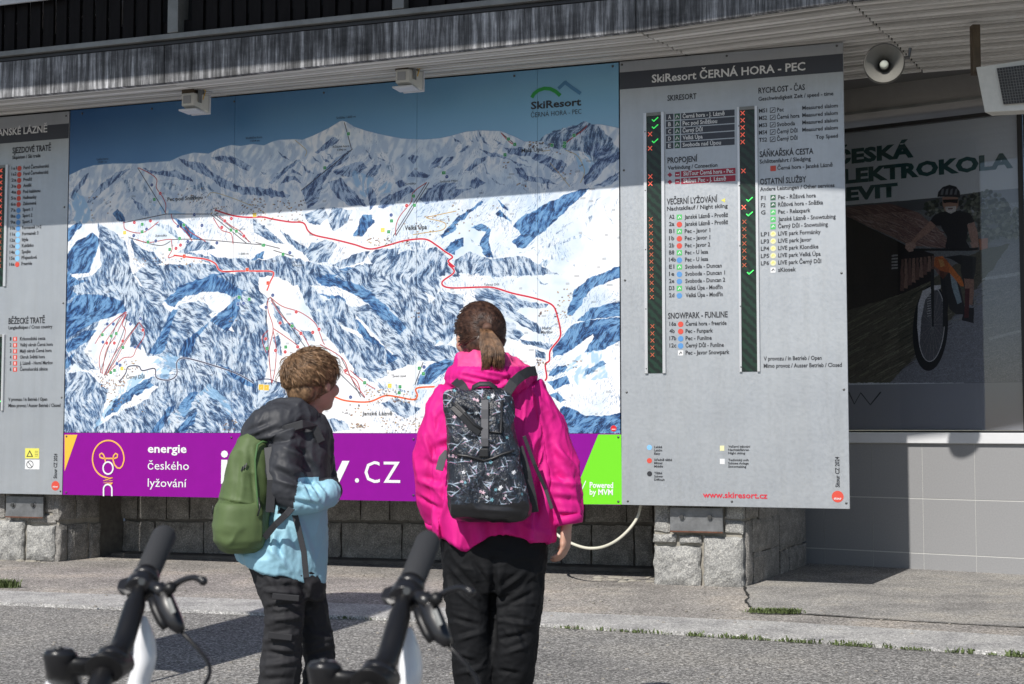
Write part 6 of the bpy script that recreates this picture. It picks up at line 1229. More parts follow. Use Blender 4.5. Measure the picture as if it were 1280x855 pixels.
def shoe(parent, x, y0, ang=0., s_=1.):
    f = Vector((math.sin(ang), math.cos(ang), 0)); r_ = Vector((f.y, -f.x, 0)); b_ = Vector((x, y0, 0)); u_ = Vector((0, 0, 1))
    o = part('shoe', MB().rings([(b_+f*a*s_+u_*z*s_, r_*rx*s_, u_*rz*s_, 2.4) for a, z, rx, rz in ((-.09, .055, .015, .03), (-.08, .06, .035, .05), (-.02, .07, .045, .06), (.05, .055, .048, .045), (.13, .045, .05, .035), (.18, .038, .035, .022), (.195, .035, .012, .01))], 18), SHOE, parent, smooth=True)
    part('sole', MB().rings([(b_+f*a*s_+u_*.012*s_, r_*rx*s_, u_*.012*s_, 5) for a, rx in ((-.095, .02), (-.08, .04), (0, .047), (.1, .053), (.17, .042), (.2, .015))], 18), SOLE, o, smooth=True)
shoe(woman, w(597, 915).x, DW+.03, -.1); shoe(woman, w(637, 915).x, DW+.03, .15)
# hair: scalp cap, strands combed back into a tied ponytail
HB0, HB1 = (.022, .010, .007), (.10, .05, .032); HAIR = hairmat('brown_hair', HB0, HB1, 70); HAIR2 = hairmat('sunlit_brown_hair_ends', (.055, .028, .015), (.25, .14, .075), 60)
rng = random.Random(5); cap = MB(); cap.ball(HC+Vector((.0, -.004, .030)), (.084, .100, .096), 20, rot=hrot); cap.ball(HC+Vector((.012, -.045, -.018)), (.066, .062, .064), 16, rot=hrot)
hair = finish(fuse(cap, .006, 4, .5), 'hair', HAIR, woman)
TIE = w(609, 412, -.098); CAPC = HC+Vector((0, -.004, .03)); ex = (.0875, .1035, .0995); M3 = hrot.to_matrix()
def onhead(v): 
    l = M3.transposed()@(v-CAPC); k = math.sqrt((l.x/ex[0])**2+(l.y/ex[1])**2+(l.z/ex[2])**2)
    if l.z < -.03: k *= .93
    return CAPC+(v-CAPC)/k
L = []
for i in range(3000):
    a = rng.uniform(0, 2*math.pi); z = rng.uniform(-.9, .98); rr = math.sqrt(1-z*z); l = Vector((math.cos(a)*rr, math.sin(a)*rr, z))
    if l.y > .35 and l.z < .78: continue
    if l.y > -.1 and l.z < -.15: continue
    if l.z < -.82: continue
    s0 = CAPC+M3@Vector((l.x*ex[0], l.y*ex[1], l.z*ex[2])); P = []
    off = rng.uniform(0, .0025)
    for k in range(7):
        t_ = k/6; p_ = s0.lerp(TIE, t_**.9); p_ = onhead(p_); p_ = p_+(p_-CAPC).normalized()*off*(1-t_*.5); 
        if k == 6: p_ = TIE+Vector((rng.gauss(0, .004), 0, rng.gauss(0, .004)))
        P.append(p_)
    L.append((P, rng.uniform(.0009, .0016)))
part('hair_strands', strands(L, 4), HAIR, woman, smooth=True)
part('hair_tie', MB().tube([TIE+Vector((0, .0, .010)), TIE+Vector((.002, -.012, .002)), TIE+Vector((.003, -.016, -.004))], [.017, .018, .017], 14), M('brown_hair_tie', (.12, .06, .04), .7), woman, smooth=True)
L = []
for i in range(900):
    a = rng.uniform(0, 6.28); r_ = math.sqrt(rng.random()); dx, dy = r_*math.cos(a), r_*math.sin(a); ln = rng.uniform(.72, 1.06); P = []
    for k in range(9):
        t_ = k/8*ln; wd = .012+.027*math.sin(math.pi*min(.8, t_*.72+.05))**1.0*(1 if t_ < .8 else .9); wv = .006*math.sin(t_*7+a)*t_
        cx = 609+4*t_-2+7*math.sin(t_*2.2); cy = 411+51*t_; base = w(cx, cy, -.112-.05*math.sin(min(1, t_)*1.5))
        P.append(base+Vector((dx*wd*1.1+wv+(.006*(t_-.5) if dx > 0 else -.016*max(0, t_-.55)), dy*wd*.6, 0)))
    L.append((P, rng.uniform(.0009, .0017)))
part('ponytail', strands(L, 4), HAIR2, woman, smooth=True)

# ---- woman's backpack
bv = Canvas(WORLD, 0, 1, 0, 1, 700); bv.a[:] = C_(38, 42, 50); bn = fbm(bv.H, bv.W, 90, 41); bv.a += (bn[..., None]-.45)*.16*np.array([.8, .95, 1.1], np.float32); rng = random.Random(12)
for _ in range(150):      # grey-blue leaves
    x, y, a = rng.uniform(0, 700), rng.uniform(0, 700), rng.uniform(0, 6.28)
    for k in range(5):
        q1 = (x+rng.uniform(-6, 6), y+rng.uniform(-6, 6)); aa = a+k*.45; L_ = rng.uniform(26, 60); bv.line(q1, (q1[0]+L_*math.cos(aa), q1[1]+L_*math.sin(aa)), rng.uniform(4, 8), C_(*rng.choice([(58, 80, 94), (82, 94, 110), (46, 60, 76), (88, 84, 104), (20, 24, 30)])), .75, taper=.9)
for _ in range(46):      # small birds
    x, y, a, s_ = rng.uniform(0, 700), rng.uniform(0, 700), rng.uniform(-.6, .9), rng.choice((-1, 1)); wc = C_(160, 178, 194)
    T2 = lambda u_, v_: (x+s_*(u_*math.cos(a)-v_*math.sin(a)), y+u_*math.sin(a)+v_*math.cos(a))
    bv.line(T2(-22, -8), T2(14, 6), 9, wc, .95, taper=.5); bv.line(T2(14, 6), T2(34, 16), 2.4, wc)
    for k in range(4): bv.line(T2(0, 2), T2(-26-6*k, 16+11*k), 5, [C_(150, 200, 215), C_(170, 188, 200), C_(196, 140, 165), wc][k], .9, taper=.8)
    for k in range(2): bv.line(T2(-20, -8), T2(-46, -20-10*k), 4, [C_(120, 180, 200), C_(224, 160, 190)][k], .9, taper=.7)
for _ in range(34):
    x, y, r_ = rng.uniform(0, 700), rng.uniform(0, 700), rng.uniform(7, 13); cc = C_(*rng.choice([(232, 238, 242), (230, 190, 205), (130, 190, 205), (236, 236, 240)]))
    for k in range(5): bv.line((x, y), (x+r_*math.cos(k*1.257), y+r_*math.sin(k*1.257)), r_*.62, cc, .95)
    bv.dot((x, y), 2.4, C_(60, 60, 80))
for _ in range(160): bv.dot((rng.uniform(0, 700), rng.uniform(0, 700)), rng.uniform(1, 2.6), C_(200, 215, 225), .8)
PATM = print_mat('backpack_fabric_print', bv.image('backpack_print'), .4); _t = PATM.node_tree; _i = [n_ for n_ in _t.nodes if n_.type == 'TEX_IMAGE'][0]; _i.extension = 'REPEAT'
_b = _t.nodes.new('ShaderNodeBump'); _nz = _t.nodes.new('ShaderNodeTexNoise'); _nz.inputs['Scale'].default_value = 30; _b.inputs['Strength'].default_value = .7; _b.inputs['Distance'].default_value = .01; _t.links.new(_nz.outputs[0], _b.inputs['Height']); _t.links.new(_b.outputs[0], _t.nodes['Principled BSDF'].inputs['Normal'])
COAT = M('black_coated_fabric', (.016, .016, .018), .33, spec=.5, bump=.3, bscale=25, dist=.004)
bp = thing('backpack', 'roll top backpack printed with white birds and flowers, carried by the woman in pink', 'backpack', WORLD, tuple(w(612, 650, -.2)))
pk = MB(); pk.rings([(w(cx, y, -.195), hx*rx*kW, hy*ry, 3.2) for y, cx, rx, ry in ((487, 597, 36, .022), (493, 597, 40, .035), (510, 599, 41, .055), (540, 602, 40, .07), (580, 606, 43, .082), (610, 610, 47, .088), (632, 613, 49, .088), (644, 614, 47, .078), (650, 616, 38, .05))], 40)
me = fuse(pk, .0055, 5, .5); wrinkle(me, .010, 12, 33, (1, 1, .6)); folds(me, [(566, 505, 606, 530, 4, -.012), (560, 500, 592, 535, 3, .008), (570, 545, 600, 552, 4, -.007), (620, 520, 640, 560, 4, -.008), (575, 590, 590, 630, 5, .006), (610, 585, 600, 625, 5, -.007), (630, 590, 645, 630, 4, .007), (590, 636, 650, 640, 3, .006)])
body_ = finish(me, 'bag', [PATM, COAT], bp); bb = np.array(BASE[bp.name])
faces_by(body_.data, lambda ce: (proj(ce+bb)[1] > 629+.06*np.abs(proj(ce+bb)[0]-600)-7*np.clip((proj(ce+bb)[0]-630)/30, 0, 1)).astype(int))
uvl = body_.data.uv_layers.new(name='UVMap'); c, _ = arr(body_.data); c = c+bb; li = np.empty(len(body_.data.loops), np.int32); body_.data.loops.foreach_get('vertex_index', li)
uv = np.stack([(c[:, 0]+.6*(c[:, 1]-bb[1]))[li]/.30, c[:, 2][li]/.30], 1).astype(np.float32); uvl.data.foreach_set('uv', uv.reshape(-1))
def surf_y(me_c, x, y, r_=5, default=-.27):
    X, Y = SP; k = (np.abs(X-x) < r_) & (np.abs(Y-y) < r_); return me_c[k, 1].min() if k.any() else DW+default
SP = proj(c); YS = lambda x, y: surf_y(c, x, y)
def band(P, wd, th, mat, name, parent, lift=.003):
    """flat strap following a surface: P of (photo x, photo y, world depth)"""
    Q = [D(x, y, d-lift) for x, y, d in P]; m = MB(); vs = []; n = len(Q)
    for i, p in enumerate(Q):
        t_ = (Q[min(i+1, n-1)]-Q[max(i-1, 0)]).normalized(); s_ = t_.cross(Vector((0, -1, 0))).normalized()*wd/2; o_ = s_.cross(t_).normalized()*th
        if o_.y > 0: o_ = -o_
        vs += [p-s_, p+s_, p+s_+o_, p-s_+o_]
    fs = [(4*i+a, 4*i+(a+1) % 4, 4*i+4+(a+1) % 4, 4*i+4+a) for i in range(n-1) for a in range(4)]+[(0, 3, 2, 1), (4*n-4, 4*n-3, 4*n-2, 4*n-1)]
    return part(name, m.add(vs, fs), mat, parent, bevel=.0012)
band([(606, y, YS(606, y)) for y in (500, 512, 524, 536, 548, 558)], .024, .003, WEBG, 'closure_strap', bp)
part('buckle', MB().box(w(607, 565).x-.015, w(607, 565).x+.015, YS(607, 562)-.014, YS(607, 562)-.002, w(607, 569).z, w(607, 559).z), ZIP, bp, bevel=.003)
def zipper(pts): 
    return part('zip', MB().tube([D(x, y, YS(x, y)-.002) for x, y in pts], .0042, 8), ZIP, bp, smooth=True)
zipper([(566, 566), (574, 569), (584, 570), (595, 573), (605, 576), (616, 573), (627, 568), (637, 565), (643, 563)]); zipper([(564, 503), (573, 510), (583, 520), (592, 530), (602, 537)]); zipper([(612, 540), (626, 541), (628, 500)])
band([(567, 507, YS(567, 507)), (578, 518, YS(578, 518)), (590, 532, YS(590, 532)), (601, 540, YS(601, 540))], .03, .002, COAT, 'flap_edge', bp, .0)
part('handle', MB().tube([w(590, 492, -.20), w(592, 484, -.215), w(600, 480, -.22), w(612, 480, -.22), w(620, 485, -.215), (w(622, 492, -.20))], [.009, .011, .012, .012, .011, .009], 8, flat=.5), WEB, bp, smooth=True)
band([(630, 500, DW-.20), (634, 490, DW-.205), (641, 479, DW-.20), (650, 471, DW-.17), (660, 465, DW-.09), (668, 464, DW-.02)], .034, .008, WEB, 'shoulder_strap', bp, 0)
band([(583, 494, DW-.19), (578, 484, DW-.16), (571, 477, DW-.10), (567, 474, DW-.02)], .034, .008, WEB, 'shoulder_strap', bp, 0)
band([(560, 565, DW-.13), (553, 573, DW-.145), (549, 588, DW-.15)], .026, .003, WEBG, 'side_strap', bp, 0)
band([(645, 560, DW-.17), (654, 590, DW-.175), (661, 620, DW-.17), (664, 640, DW-.16)], .05, .012, WEB, 'side_strap', bp, 0)
band([(655, 545, DW-.15), (668, 580, DW-.145), (682, 612, DW-.12), (690, 636, DW-.13)], .012, .003, WEB, 'side_strap', bp, .03)

# ================= boy =================
DB = 5.0; kB = DB/FPX
def B(x, y, dy=0.): return D(x, y, DB+dy)
boy = thing('person', 'boy with short brown hair in grey and light blue jacket, looking at the map', 'person', WORLD, (B(368, 900).x, DB, 0))
bf = Vector((.66, .75, .08)).normalized(); tf = Vector((.80, .58, 0)); br = Vector((tf.y, -tf.x, 0)).normalized(); bh = tf.normalized()
b = MB(); HB = B(392, 481, .0); BL, brot = head(b, HB, bf, .93)
b.tube([B(390, 500, .01), B(386, 522, .01), B(380, 545, .02)], [.045, .043, .05], 16)
b.rings([(B(cx, y, .0), br*rx, bh*ry, 2.4) for y, cx, rx, ry in ((532, 378, .09, .05), (555, 374, .11, .07), (600, 370, .13, .085), (650, 362, .095, .07), (685, 356, .08, .06))], 24)
for P, rr in (([B(362, 540, -.10), B(358, 580, -.13), B(362, 615, -.15), B(385, 622, -.14), B(396, 612, -.10)], (.042, .038, .034, .029, .024)), ([B(392, 540, .12), B(398, 580, .14), B(400, 612, .13), B(392, 608, .05)], (.042, .038, .034, .024)),
    ([B(350, 705, -.03), B(356, 768, -.062), B(353, 810, -.06), B(346, 860, -.04), B(345, 900, -.03)], (.035, .045, .042, .04, .036)), ([B(366, 705, .03), B(388, 770, .08), B(397, 810, .08), B(399, 860, .08), B(398, 900, .08)], (.03, .04, .04, .038, .036))): b.tube(P, rr, 16)
hand(b, B(397, 613, -.09), (-.1, .8, .45), (-.8, -.1, .3), .72, 1.0, 1); hand(b, B(388, 612, .05), (-.2, -.8, .2), (-.8, .1, .3), .72, 1.0, -1)
me = fuse(b, .0062, 4, .4); finish(me, 'body', SKIN, boy)
for sx in (1, -1):
    e = part('eye', MB().ball(BL(sx*.031, .077, .006), .0105, 8), EYEW, boy, smooth=True); part('iris', MB().ball(BL(sx*.031, .0857, .006), .0042, 6), IRIS, e, smooth=True)
GREYJ = cloth('grey_jacket_cloth', (.036, .038, .045), .55, spec=.3, var=.1); BLUEJ = cloth('light_blue_jacket_cloth', (.30, .54, .66), .5, spec=.35, var=.06)
j = MB()
j.rings([(B(cx, y, dc), br*rx, bh*ry, 2.5) for y, cx, rx, ry, dc in ((517, 384, .06, .05, .0), (526, 380, .10, .065, .0), (538, 376, .135, .085, .0), (565, 373, .145, .09, .0), (600, 371, .145, .09, .0), (640, 366, .14, .10, .0), (680, 356, .14, .14, .0), (700, 351, .145, .155, 0), (716, 352, .14, .15, 0))], 34)
j.tube([B(366, 536, -.10), B(360, 560, -.13), B(356, 590, -.15), B(358, 612, -.16), B(372, 624, -.16), B(392, 624, -.145), B(410, 616, -.11), B(416, 610, -.08)], [18*kB, 21*kB, 23*kB, 23*kB, 20*kB, 18*kB, 16*kB, 13*kB], 20)
j.tube([B(392, 538, .12), B(398, 575, .14), B(403, 606, .12), B(406, 612, .03)], [18*kB, 20*kB, 19*kB, 14*kB], 16)
hood = [(B(303, 552, -.05), 7*kB), (B(314, 546, -.08), 18*kB), (B(332, 537, -.10), 26*kB), (B(352, 528, -.10), 26*kB), (B(372, 522, -.09), 20*kB), (B(394, 523, -.06), 10*kB)]
j.tube([p for p, r_ in hood], [r_ for p, r_ in hood], 18, flat=.85)
j.tube([B(338, 512, .0), B(352, 509, -.07), B(372, 511, -.09), B(388, 519, -.06), B(396, 527, .0)], [9*kB, 12*kB, 12*kB, 11*kB, 9*kB], 14)
j.tube([B(330, 520, .04), B(350, 515, .06), B(380, 516, .09), B(398, 522, .08)], [12*kB]*4, 12)
j.tube([B(400, 520, -.03), B(407, 540, -.03), B(409, 575, -.02), B(407, 600, .0)], [7*kB, 8*kB, 8*kB, 6*kB], 12)
me = fuse(j, .0046, 8, .5); wrinkle(me, .007, 9, 43, (1, 1, .6)); wrinkle(me, .0035, 12, 46, (1, 1, .6), pw=7); wrinkle(me, .002, 34, 45)
folds(me, [(338, 545, 390, 530, 3, .010), (310, 556, 372, 548, 3.5, -.012), (300, 548, 345, 530, 3, .008), (356, 560, 388, 575, 3.5, .010), (340, 585, 375, 600, 4, -.010), (345, 600, 385, 612, 3.5, .012), (360, 580, 392, 600, 3.5, .010), (372, 555, 392, 590, 4, -.011), (375, 606, 388, 626, 2.5, .010), (384, 604, 398, 624, 2.5, .011), (394, 603, 408, 620, 2.5, .010), (348, 640, 340, 700, 4, .010), (356, 640, 372, 690, 4, -.010), (330, 680, 362, 712, 4, .009), (372, 645, 392, 700, 4, .008), (345, 660, 352, 700, 3, -.010), (364, 626, 398, 632, 3, -.010)])
c, n = arr(me); X, Y = proj(c); dz = np.clip((Y-680)/36, 0, 1)*((X-350)*.26+1.0*np.sin(X*.12))*kB; c[:, 2] -= dz; put(me, c)
jk = finish(me, 'jacket', [GREYJ, BLUEJ], boy); bo = np.array(BASE[boy.name])
def bcol(ce):
    X, Y = proj(ce+bo); arm = (ce[:, 1]+bo[1] < DB-.115)
    slv = (X > 373+(Y-600)*-.18) & (Y > 597) & (Y < 648)
    tor = (Y > 628+(X-340)*-.03)
    return np.where(arm & (Y < 642) & (Y > 560), slv, tor).astype(int)
faces_by(jk.data, bcol)
part('zip', MB().tube([B(409, 528, -.035), B(412, 560, -.03), B(411, 600, -.02)], .004, 6), ZIP, jk, smooth=True)
CARGO = cloth('dark_cargo_cloth', (.030, .030, .033), .7, spec=.18, var=.15)
tr = MB(); tr.rings([(B(cx, y, .01), br*rx, bh*ry, 2.3) for y, cx, rx, ry in ((655, 360, .12, .085), (685, 350, .135, .10), (705, 354, .14, .115), (728, 362, .13, .115), (748, 367, .11, .10))], 28)
tr.tube([B(344, 690, -.05), B(350, 730, -.06), B(357, 765, -.065), B(354, 800, -.06), B(352, 830, -.055), B(345, 870, -.045), B(343, 905, -.04)], [30*kB, 27*kB, 24*kB, 23*kB, 24*kB, 24*kB, 25*kB], 20)
tr.tube([B(366, 690, .06), B(380, 730, .07), B(390, 765, .08), B(397, 800, .08), B(400, 830, .08), B(399, 870, .08), B(398, 905, .08)], [29*kB, 23*kB, 20*kB, 19*kB, 19*kB, 20*kB, 21*kB], 20)
me = fuse(tr, .0048, 8, .5); wrinkle(me, .007, 10, 53, (.8, 1, .9)); wrinkle(me, .005, 15, 56, (.7, 1, 1), pw=7); wrinkle(me, .0022, 32, 55)
folds(me, [(330, 738, 380, 742, 4, .012), (334, 760, 376, 752, 3, -.010), (332, 775, 384, 770, 4, .011), (330, 800, 372, 792, 4, .012), (332, 815, 370, 820, 3, -.010), (328, 832, 372, 826, 4, .010), (324, 850, 366, 848, 4, -.008), (385, 790, 416, 800, 4, .009), (382, 820, 418, 812, 3, -.009), (384, 842, 416, 846, 4, .009), (330, 712, 345, 735, 4, .010), (375, 725, 390, 760, 4, -.012)])
trs = finish(me, 'trousers', CARGO, boy)
def flap(P, name, mat):
    m = MB(); nrm = (P[1]-P[0]).cross(P[3]-P[0]).normalized(); nrm = nrm if nrm.y < 0 else -nrm
    m.add([tuple(p) for p in P]+[tuple(p+nrm*.006) for p in P], [(0, 3, 2, 1), (4, 5, 6, 7), (0, 1, 5, 4), (1, 2, 6, 5), (2, 3, 7, 6), (3, 0, 4, 7)]); part(name, m, mat, trs, bevel=.003)
flap([B(341, 741, -.155), B(375, 744, -.165), B(374, 752, -.165), B(340, 749, -.155)], 'pocket_flap', CARGO); flap([B(336, 789, -.145), B(366, 793, -.15), B(365, 801, -.15), B(335, 798, -.145)], 'pocket_flap', CARGO)
shoe(boy, B(344, 905).x, DB-.04, .75, .92); shoe(boy, B(398, 905).x, DB+.08, .9, .92)
# boy's hair: cap and short tapered locks from the crown
BH = hairmat('light_brown_hair', (.09, .052, .028), (.33, .20, .11), 60); rng = random.Random(8)
BC = HB+Vector((-.012, -.006, .034)); bx = (.088, .104, .094); M3 = brot.to_matrix(); cap = MB(); cap.ball(BC, bx, 20, rot=brot); cap.ball(HB+M3@Vector((0, -.055, -.012)), (.066, .05, .06), 14, rot=brot)
finish(fuse(cap, .006, 4, .5), 'hair', BH, boy); L = []
crown = Vector((-.25, -.45, .86)).normalized()
for i in range(4200):
    a = rng.uniform(0, 6.283); z = rng.uniform(-.78, 1); rr = math.sqrt(1-z*z); l = Vector((math.cos(a)*rr, math.sin(a)*rr, z))
    if l.y > .28 and l.z < .35: continue
    if l.z < -.12 and l.y > -.22: continue
    if abs(l.x) > .72 and l.z < -.05 and l.y > -.3: continue
    flow = l-crown; flow = flow-l*flow.dot(l)
    if flow.length < .05: flow = Vector((rng.gauss(0, 1), rng.gauss(0, 1), 0))
    flow = flow.normalized()+Vector((rng.gauss(0, .28), rng.gauss(0, .28), rng.gauss(0, .15)))+Vector((.0, .25, 0)); flow = (flow-l*flow.dot(l)).normalized()
    ln = rng.uniform(.45, .85)*(1 if l.z > 0 else .6); P = []; lift = rng.uniform(.02, .11) if rng.random() < .95 else rng.uniform(.15, .27)
    for k in range(5):
        t_ = k/4*ln; v = (l+flow*t_).normalized()*(1+lift*math.sin(min(1, k/4)*math.pi*.75)); P.append(BC+M3@Vector((v.x*bx[0], v.y*bx[1], v.z*bx[2])) if v.z > -.4 else BC+M3@Vector((v.x*bx[0]*.86, v.y*bx[1]*.93, v.z*bx[2])))
    L.append((P, rng.uniform(.0011, .0022)))
part('hair_locks', strands(L, 4), BH, boy, smooth=True)
# ---- boy's backpack
GRN = cloth('green_pack_cloth', (.10, .145, .058), .6, spec=.3, var=.08); GRN2 = cloth('dark_green_pack_cloth', (.07, .155, .055), .65, var=.08)
gp_ = thing('backpack', 'plain green daypack hanging on the back of the boy', 'backpack', WORLD, tuple(B(300, 690, -.1)))
pk = MB(); ad = (br*.55-bh*.0+Vector((0, 0, 0))); Xs = Vector((.90, .30, 0)).normalized(); Ys = Vector((-.30, .90, 0)).normalized()
pk.rings([(B(cx, y, -.10), Xs*rx*kB, Ys*ry, 2.8) for y, cx, rx, ry in ((540, 322, 10, .03), (548, 317, 18, .055), (570, 313, 24, .075), (600, 309, 27, .085), (630, 305, 30, .095), (655, 302, 32, .10), (675, 301, 31, .095), (686, 302, 25, .08), (690, 303, 18, .06))], 36)
me = fuse(pk, .006, 5, .5); wrinkle(me, .007, 10, 63); folds(me, [(292, 560, 286, 600, 4, .008), (300, 570, 292, 640, 4, -.006), (276, 640, 296, 670, 4, -.008), (300, 650, 304, 686, 4, .008), (312, 560, 320, 640, 3, -.006), (268, 624, 325, 636, 2, -.010)])
bag = finish(me, 'bag', GRN, gp_); c, _ = arr(me); c = c+np.array(BASE[gp_.name]); SP = proj(c); YG = lambda x, y: (c[(np.abs(SP[0]-x) < 5) & (np.abs(SP[1]-y) < 5), 1].min() if ((np.abs(SP[0]-x) < 5) & (np.abs(SP[1]-y) < 5)).any() else DB-.2)
pkt = MB(); pkt.rings([(B(cx, y, -.125), Xs*rx*kB, Ys*ry, 2.8) for y, cx, rx, ry in ((628, 301, 27, .085), (634, 300, 29, .095), (655, 299, 31, .10), (675, 299, 30, .095), (685, 301, 24, .075))], 30)
me2 = fuse(pkt, .006, 4, .5); wrinkle(me2, .006, 12, 65); finish(me2, 'front_pocket', GRN, gp_)
part('zip', MB().tube([D(x, y, YG(x, y)-.003) for x, y in [(334, 553), (328, 552), (322, 556), (319, 575), (320, 600), (322, 625), (323, 640)]], .0036, 8), GRN2, gp_, smooth=True)
part('zip_pull', MB().tube([D(323, 622, YG(323, 622)-.006), D(325, 634, YG(323, 634)-.014), D(322, 645, YG(323, 634)-.016)], .003, 6), ZIP, gp_, smooth=True)

for x0, y0, x1, y1 in ((301.5, 589, 303.5, 583), (304, 587, 306, 581), (306.5, 585, 308.5, 579)): part('small_logo', MB().tube([D(x0, y0, YG(x0, y0)-.002), D(x1, y1, YG(x1, y1)-.002)], .0022, 5), TXT, gp_)
_sv = c
def bband(P, wd, th, mat, name): return band([(x, y, d) for x, y, d in P], wd, th, mat, name, gp_, 0)
bband([(336, 560, DB-.16), (340, 600, DB-.20), (338, 640, DB-.19)], .03, .01, WEB, 'padded_edge')
bband([(331, 672, DB-.17), (345, 655, DB-.205), (358, 643, DB-.215), (366, 634, DB-.2)], .022, .004, WEB, 'shoulder_strap')
bband([(340, 548, DB-.14), (358, 536, DB-.16), (378, 530, DB-.165), (393, 534, DB-.13), (402, 552, DB-.12)], .028, .007, WEB, 'shoulder_strap')
bband([(367, 636, DB-.16), (373, 660, DB-.165), (380, 690, DB-.165), (383, 722, DB-.165)], .020, .004, WEB, 'dangling_strap')
part('side_loop', MB().tube([B(272, 634, -.13), B(266, 632, -.14), B(266, 642, -.14), B(271, 645, -.13)], .003, 6), ZIP, gp_, smooth=True)
# ------------------------------------------------------------------ kick scooters in the foreground (only the bars reach into the picture)
SB = M('satin_black_tube', (.010, .010, .011), .4, spec=.4); RUB = M('grey_black_rubber_grip', (.030, .031, .034), .8, bump=.6, bscale=260, dist=.001); BP = M('black_brake_plastic', (.014, .014, .016), .3, spec=.5); WHT = M('white_gloss_frame', (.80, .81, .83), .25, coat=.3); TYR = M('tyre', (.03, .03, .03), .85); RIM = M('silver_rim', (.55, .55, .56), .3, metal=.8)
def spl(P, n=6):
    P = [Vector(p) for p in P]; Q = []
    for i in range(len(P)-1):
        a, b, c, d = P[max(i-1, 0)], P[i], P[i+1], P[min(i+2, len(P)-1)]
        for k in range(n):
            t_ = k/n; Q.append(.5*(2*b+(c-a)*t_+(2*a-5*b+4*c-d)*t_*t_+(3*b-a-3*c+d)*t_**3))
    return Q+[P[-1]]
gT, gB = D(206, 668, 2.10), D(182, 722, 1.985); cl = D(176, 733, 1.965); b1 = D(163, 775, 1.90); b2 = D(152, 808, 1.86); st = D(138, 832, 1.82)
xs = -.62; scoot = thing('kick_scooter', 'black handlebar of a white scooter in the left foreground below the green daypack', 'scooter', WORLD, (st.x-.05, st.y, 0), group='white kick scooters with black handlebars in the foreground')
ax_ = (gT-gB).normalized()
part('grip', MB().tube([gB, gB+ax_*.002, gT-ax_*.006, gT-ax_*.001, gT], [.0165, .0175, .0178, .0165, .010], 24), RUB, scoot, smooth=True)
part('grip_mark', MB().ball(gT.lerp(gB, .42)+Vector((.0, -.0172, .003)), (.0018, .0015, .0018), 6), PALE, scoot)
# bar: mirrored for the near side
mid = st; other = lambda p: 2*mid-p
bar = spl([gB, cl, b1, b2, st+Vector((0, 0, .004)), other(b2), other(b1), other(cl), other(gB)], 5)
part('handlebar', MB().tube(bar, [.0115 if i < 8 or i > len(bar)-9 else .0145 for i in range(len(bar))], 18), SB, scoot, smooth=True)
ogT, ogB = other(gT), other(gB)
part('grip', MB().tube([ogB, ogT], .0172, 20), RUB, scoot, smooth=True)
part('clamp_ring', MB().tube([cl+ax_*.012, cl-ax_*.012], .0205, 20), BP, scoot, smooth=True, bevel=.002); part('grip_collar', MB().tube([gB+ax_*.004, gB-ax_*.012], .0195, 20), BP, scoot, smooth=True)
part('clamp_lug', MB().rings([(cl+Vector((-.024, -.008, .004)), Vector((.007, 0, 0)), Vector((0, .008, .007)), 3), (cl+Vector((-.014, -.004, .002)), Vector((.012, 0, .004)), Vector((0, .014, .012)), 3)], 12), BP, scoot, bevel=.002)
part('clamp_bolt', MB().tube([D(178, 727, 1.93), D(177, 727, 1.915)], .005, 8), SCREW, scoot)
# brake: master cylinder body, lever, hose
bd = [(D(196, 731, 1.95), .009, .010), (D(203, 742, 1.94), .0125, .012), (D(208, 757, 1.93), .013, .0125), (D(215, 772, 1.925), .0125, .012), (D(221, 782, 1.92), .010, .010), (D(227, 790, 1.92), .006, .006)]
part('brake_body', MB().rings([(p, Vector((.86, 0, .5))*a, Vector((0, 1, 0))*b, 3) for p, a, b in bd], 18), BP, scoot, smooth=True)
part('reservoir', MB().rings([(p+Vector((-.014, .0, -.004)), Vector((.86, 0, .5))*a*.55, Vector((0, 1, 0))*b*.9, 2.6) for p, a, b in bd[1:5]], 14), SB, scoot, smooth=True)
part('reservoir_label', MB().rings([(D(210, 748, 1.905), Vector((.0035, 0, .0015)), Vector((0, .002, 0)), 4), (D(217, 766, 1.90), Vector((.0035, 0, .0015)), Vector((0, .002, 0)), 4)], 8), GREYM, scoot)
part('lever_pivot', MB().tube([D(212, 736, 1.93), D(213, 735, 1.91)], .0085, 14), SB, scoot, smooth=True)
part('clamp_arm', MB().tube([cl+Vector((.012, -.004, 0)), D(196, 736, 1.945), D(206, 742, 1.935)], [.012, .010, .011], 12), BP, scoot, smooth=True)
lv = spl([D(210, 740, 1.93), D(219, 731, 1.925), D(229, 725, 1.92), D(241, 722, 1.915), D(249, 724, 1.91), D(254, 726, 1.91)], 4)
part('brake_lever', MB().tube(lv, [.0062-.0022*math.sin(i/(len(lv)-1)*3.14) for i in range(len(lv))], 12, flat=.7), BP, scoot, smooth=True); part('lever_end', MB().ball(D(254, 726.5, 1.91), .0062, 10), BP, scoot, smooth=True)
part('brake_hose', MB().tube(spl([D(227, 790, 1.92), D(236, 799, 1.915), D(250, 814, 1.90), D(260, 828, 1.88), D(262, 842, 1.86), D(255, 858, 1.83), D(236, 890, 1.8), st+Vector((.02, 0, -.16))], 5), .0028, 8), SB, scoot, smooth=True)
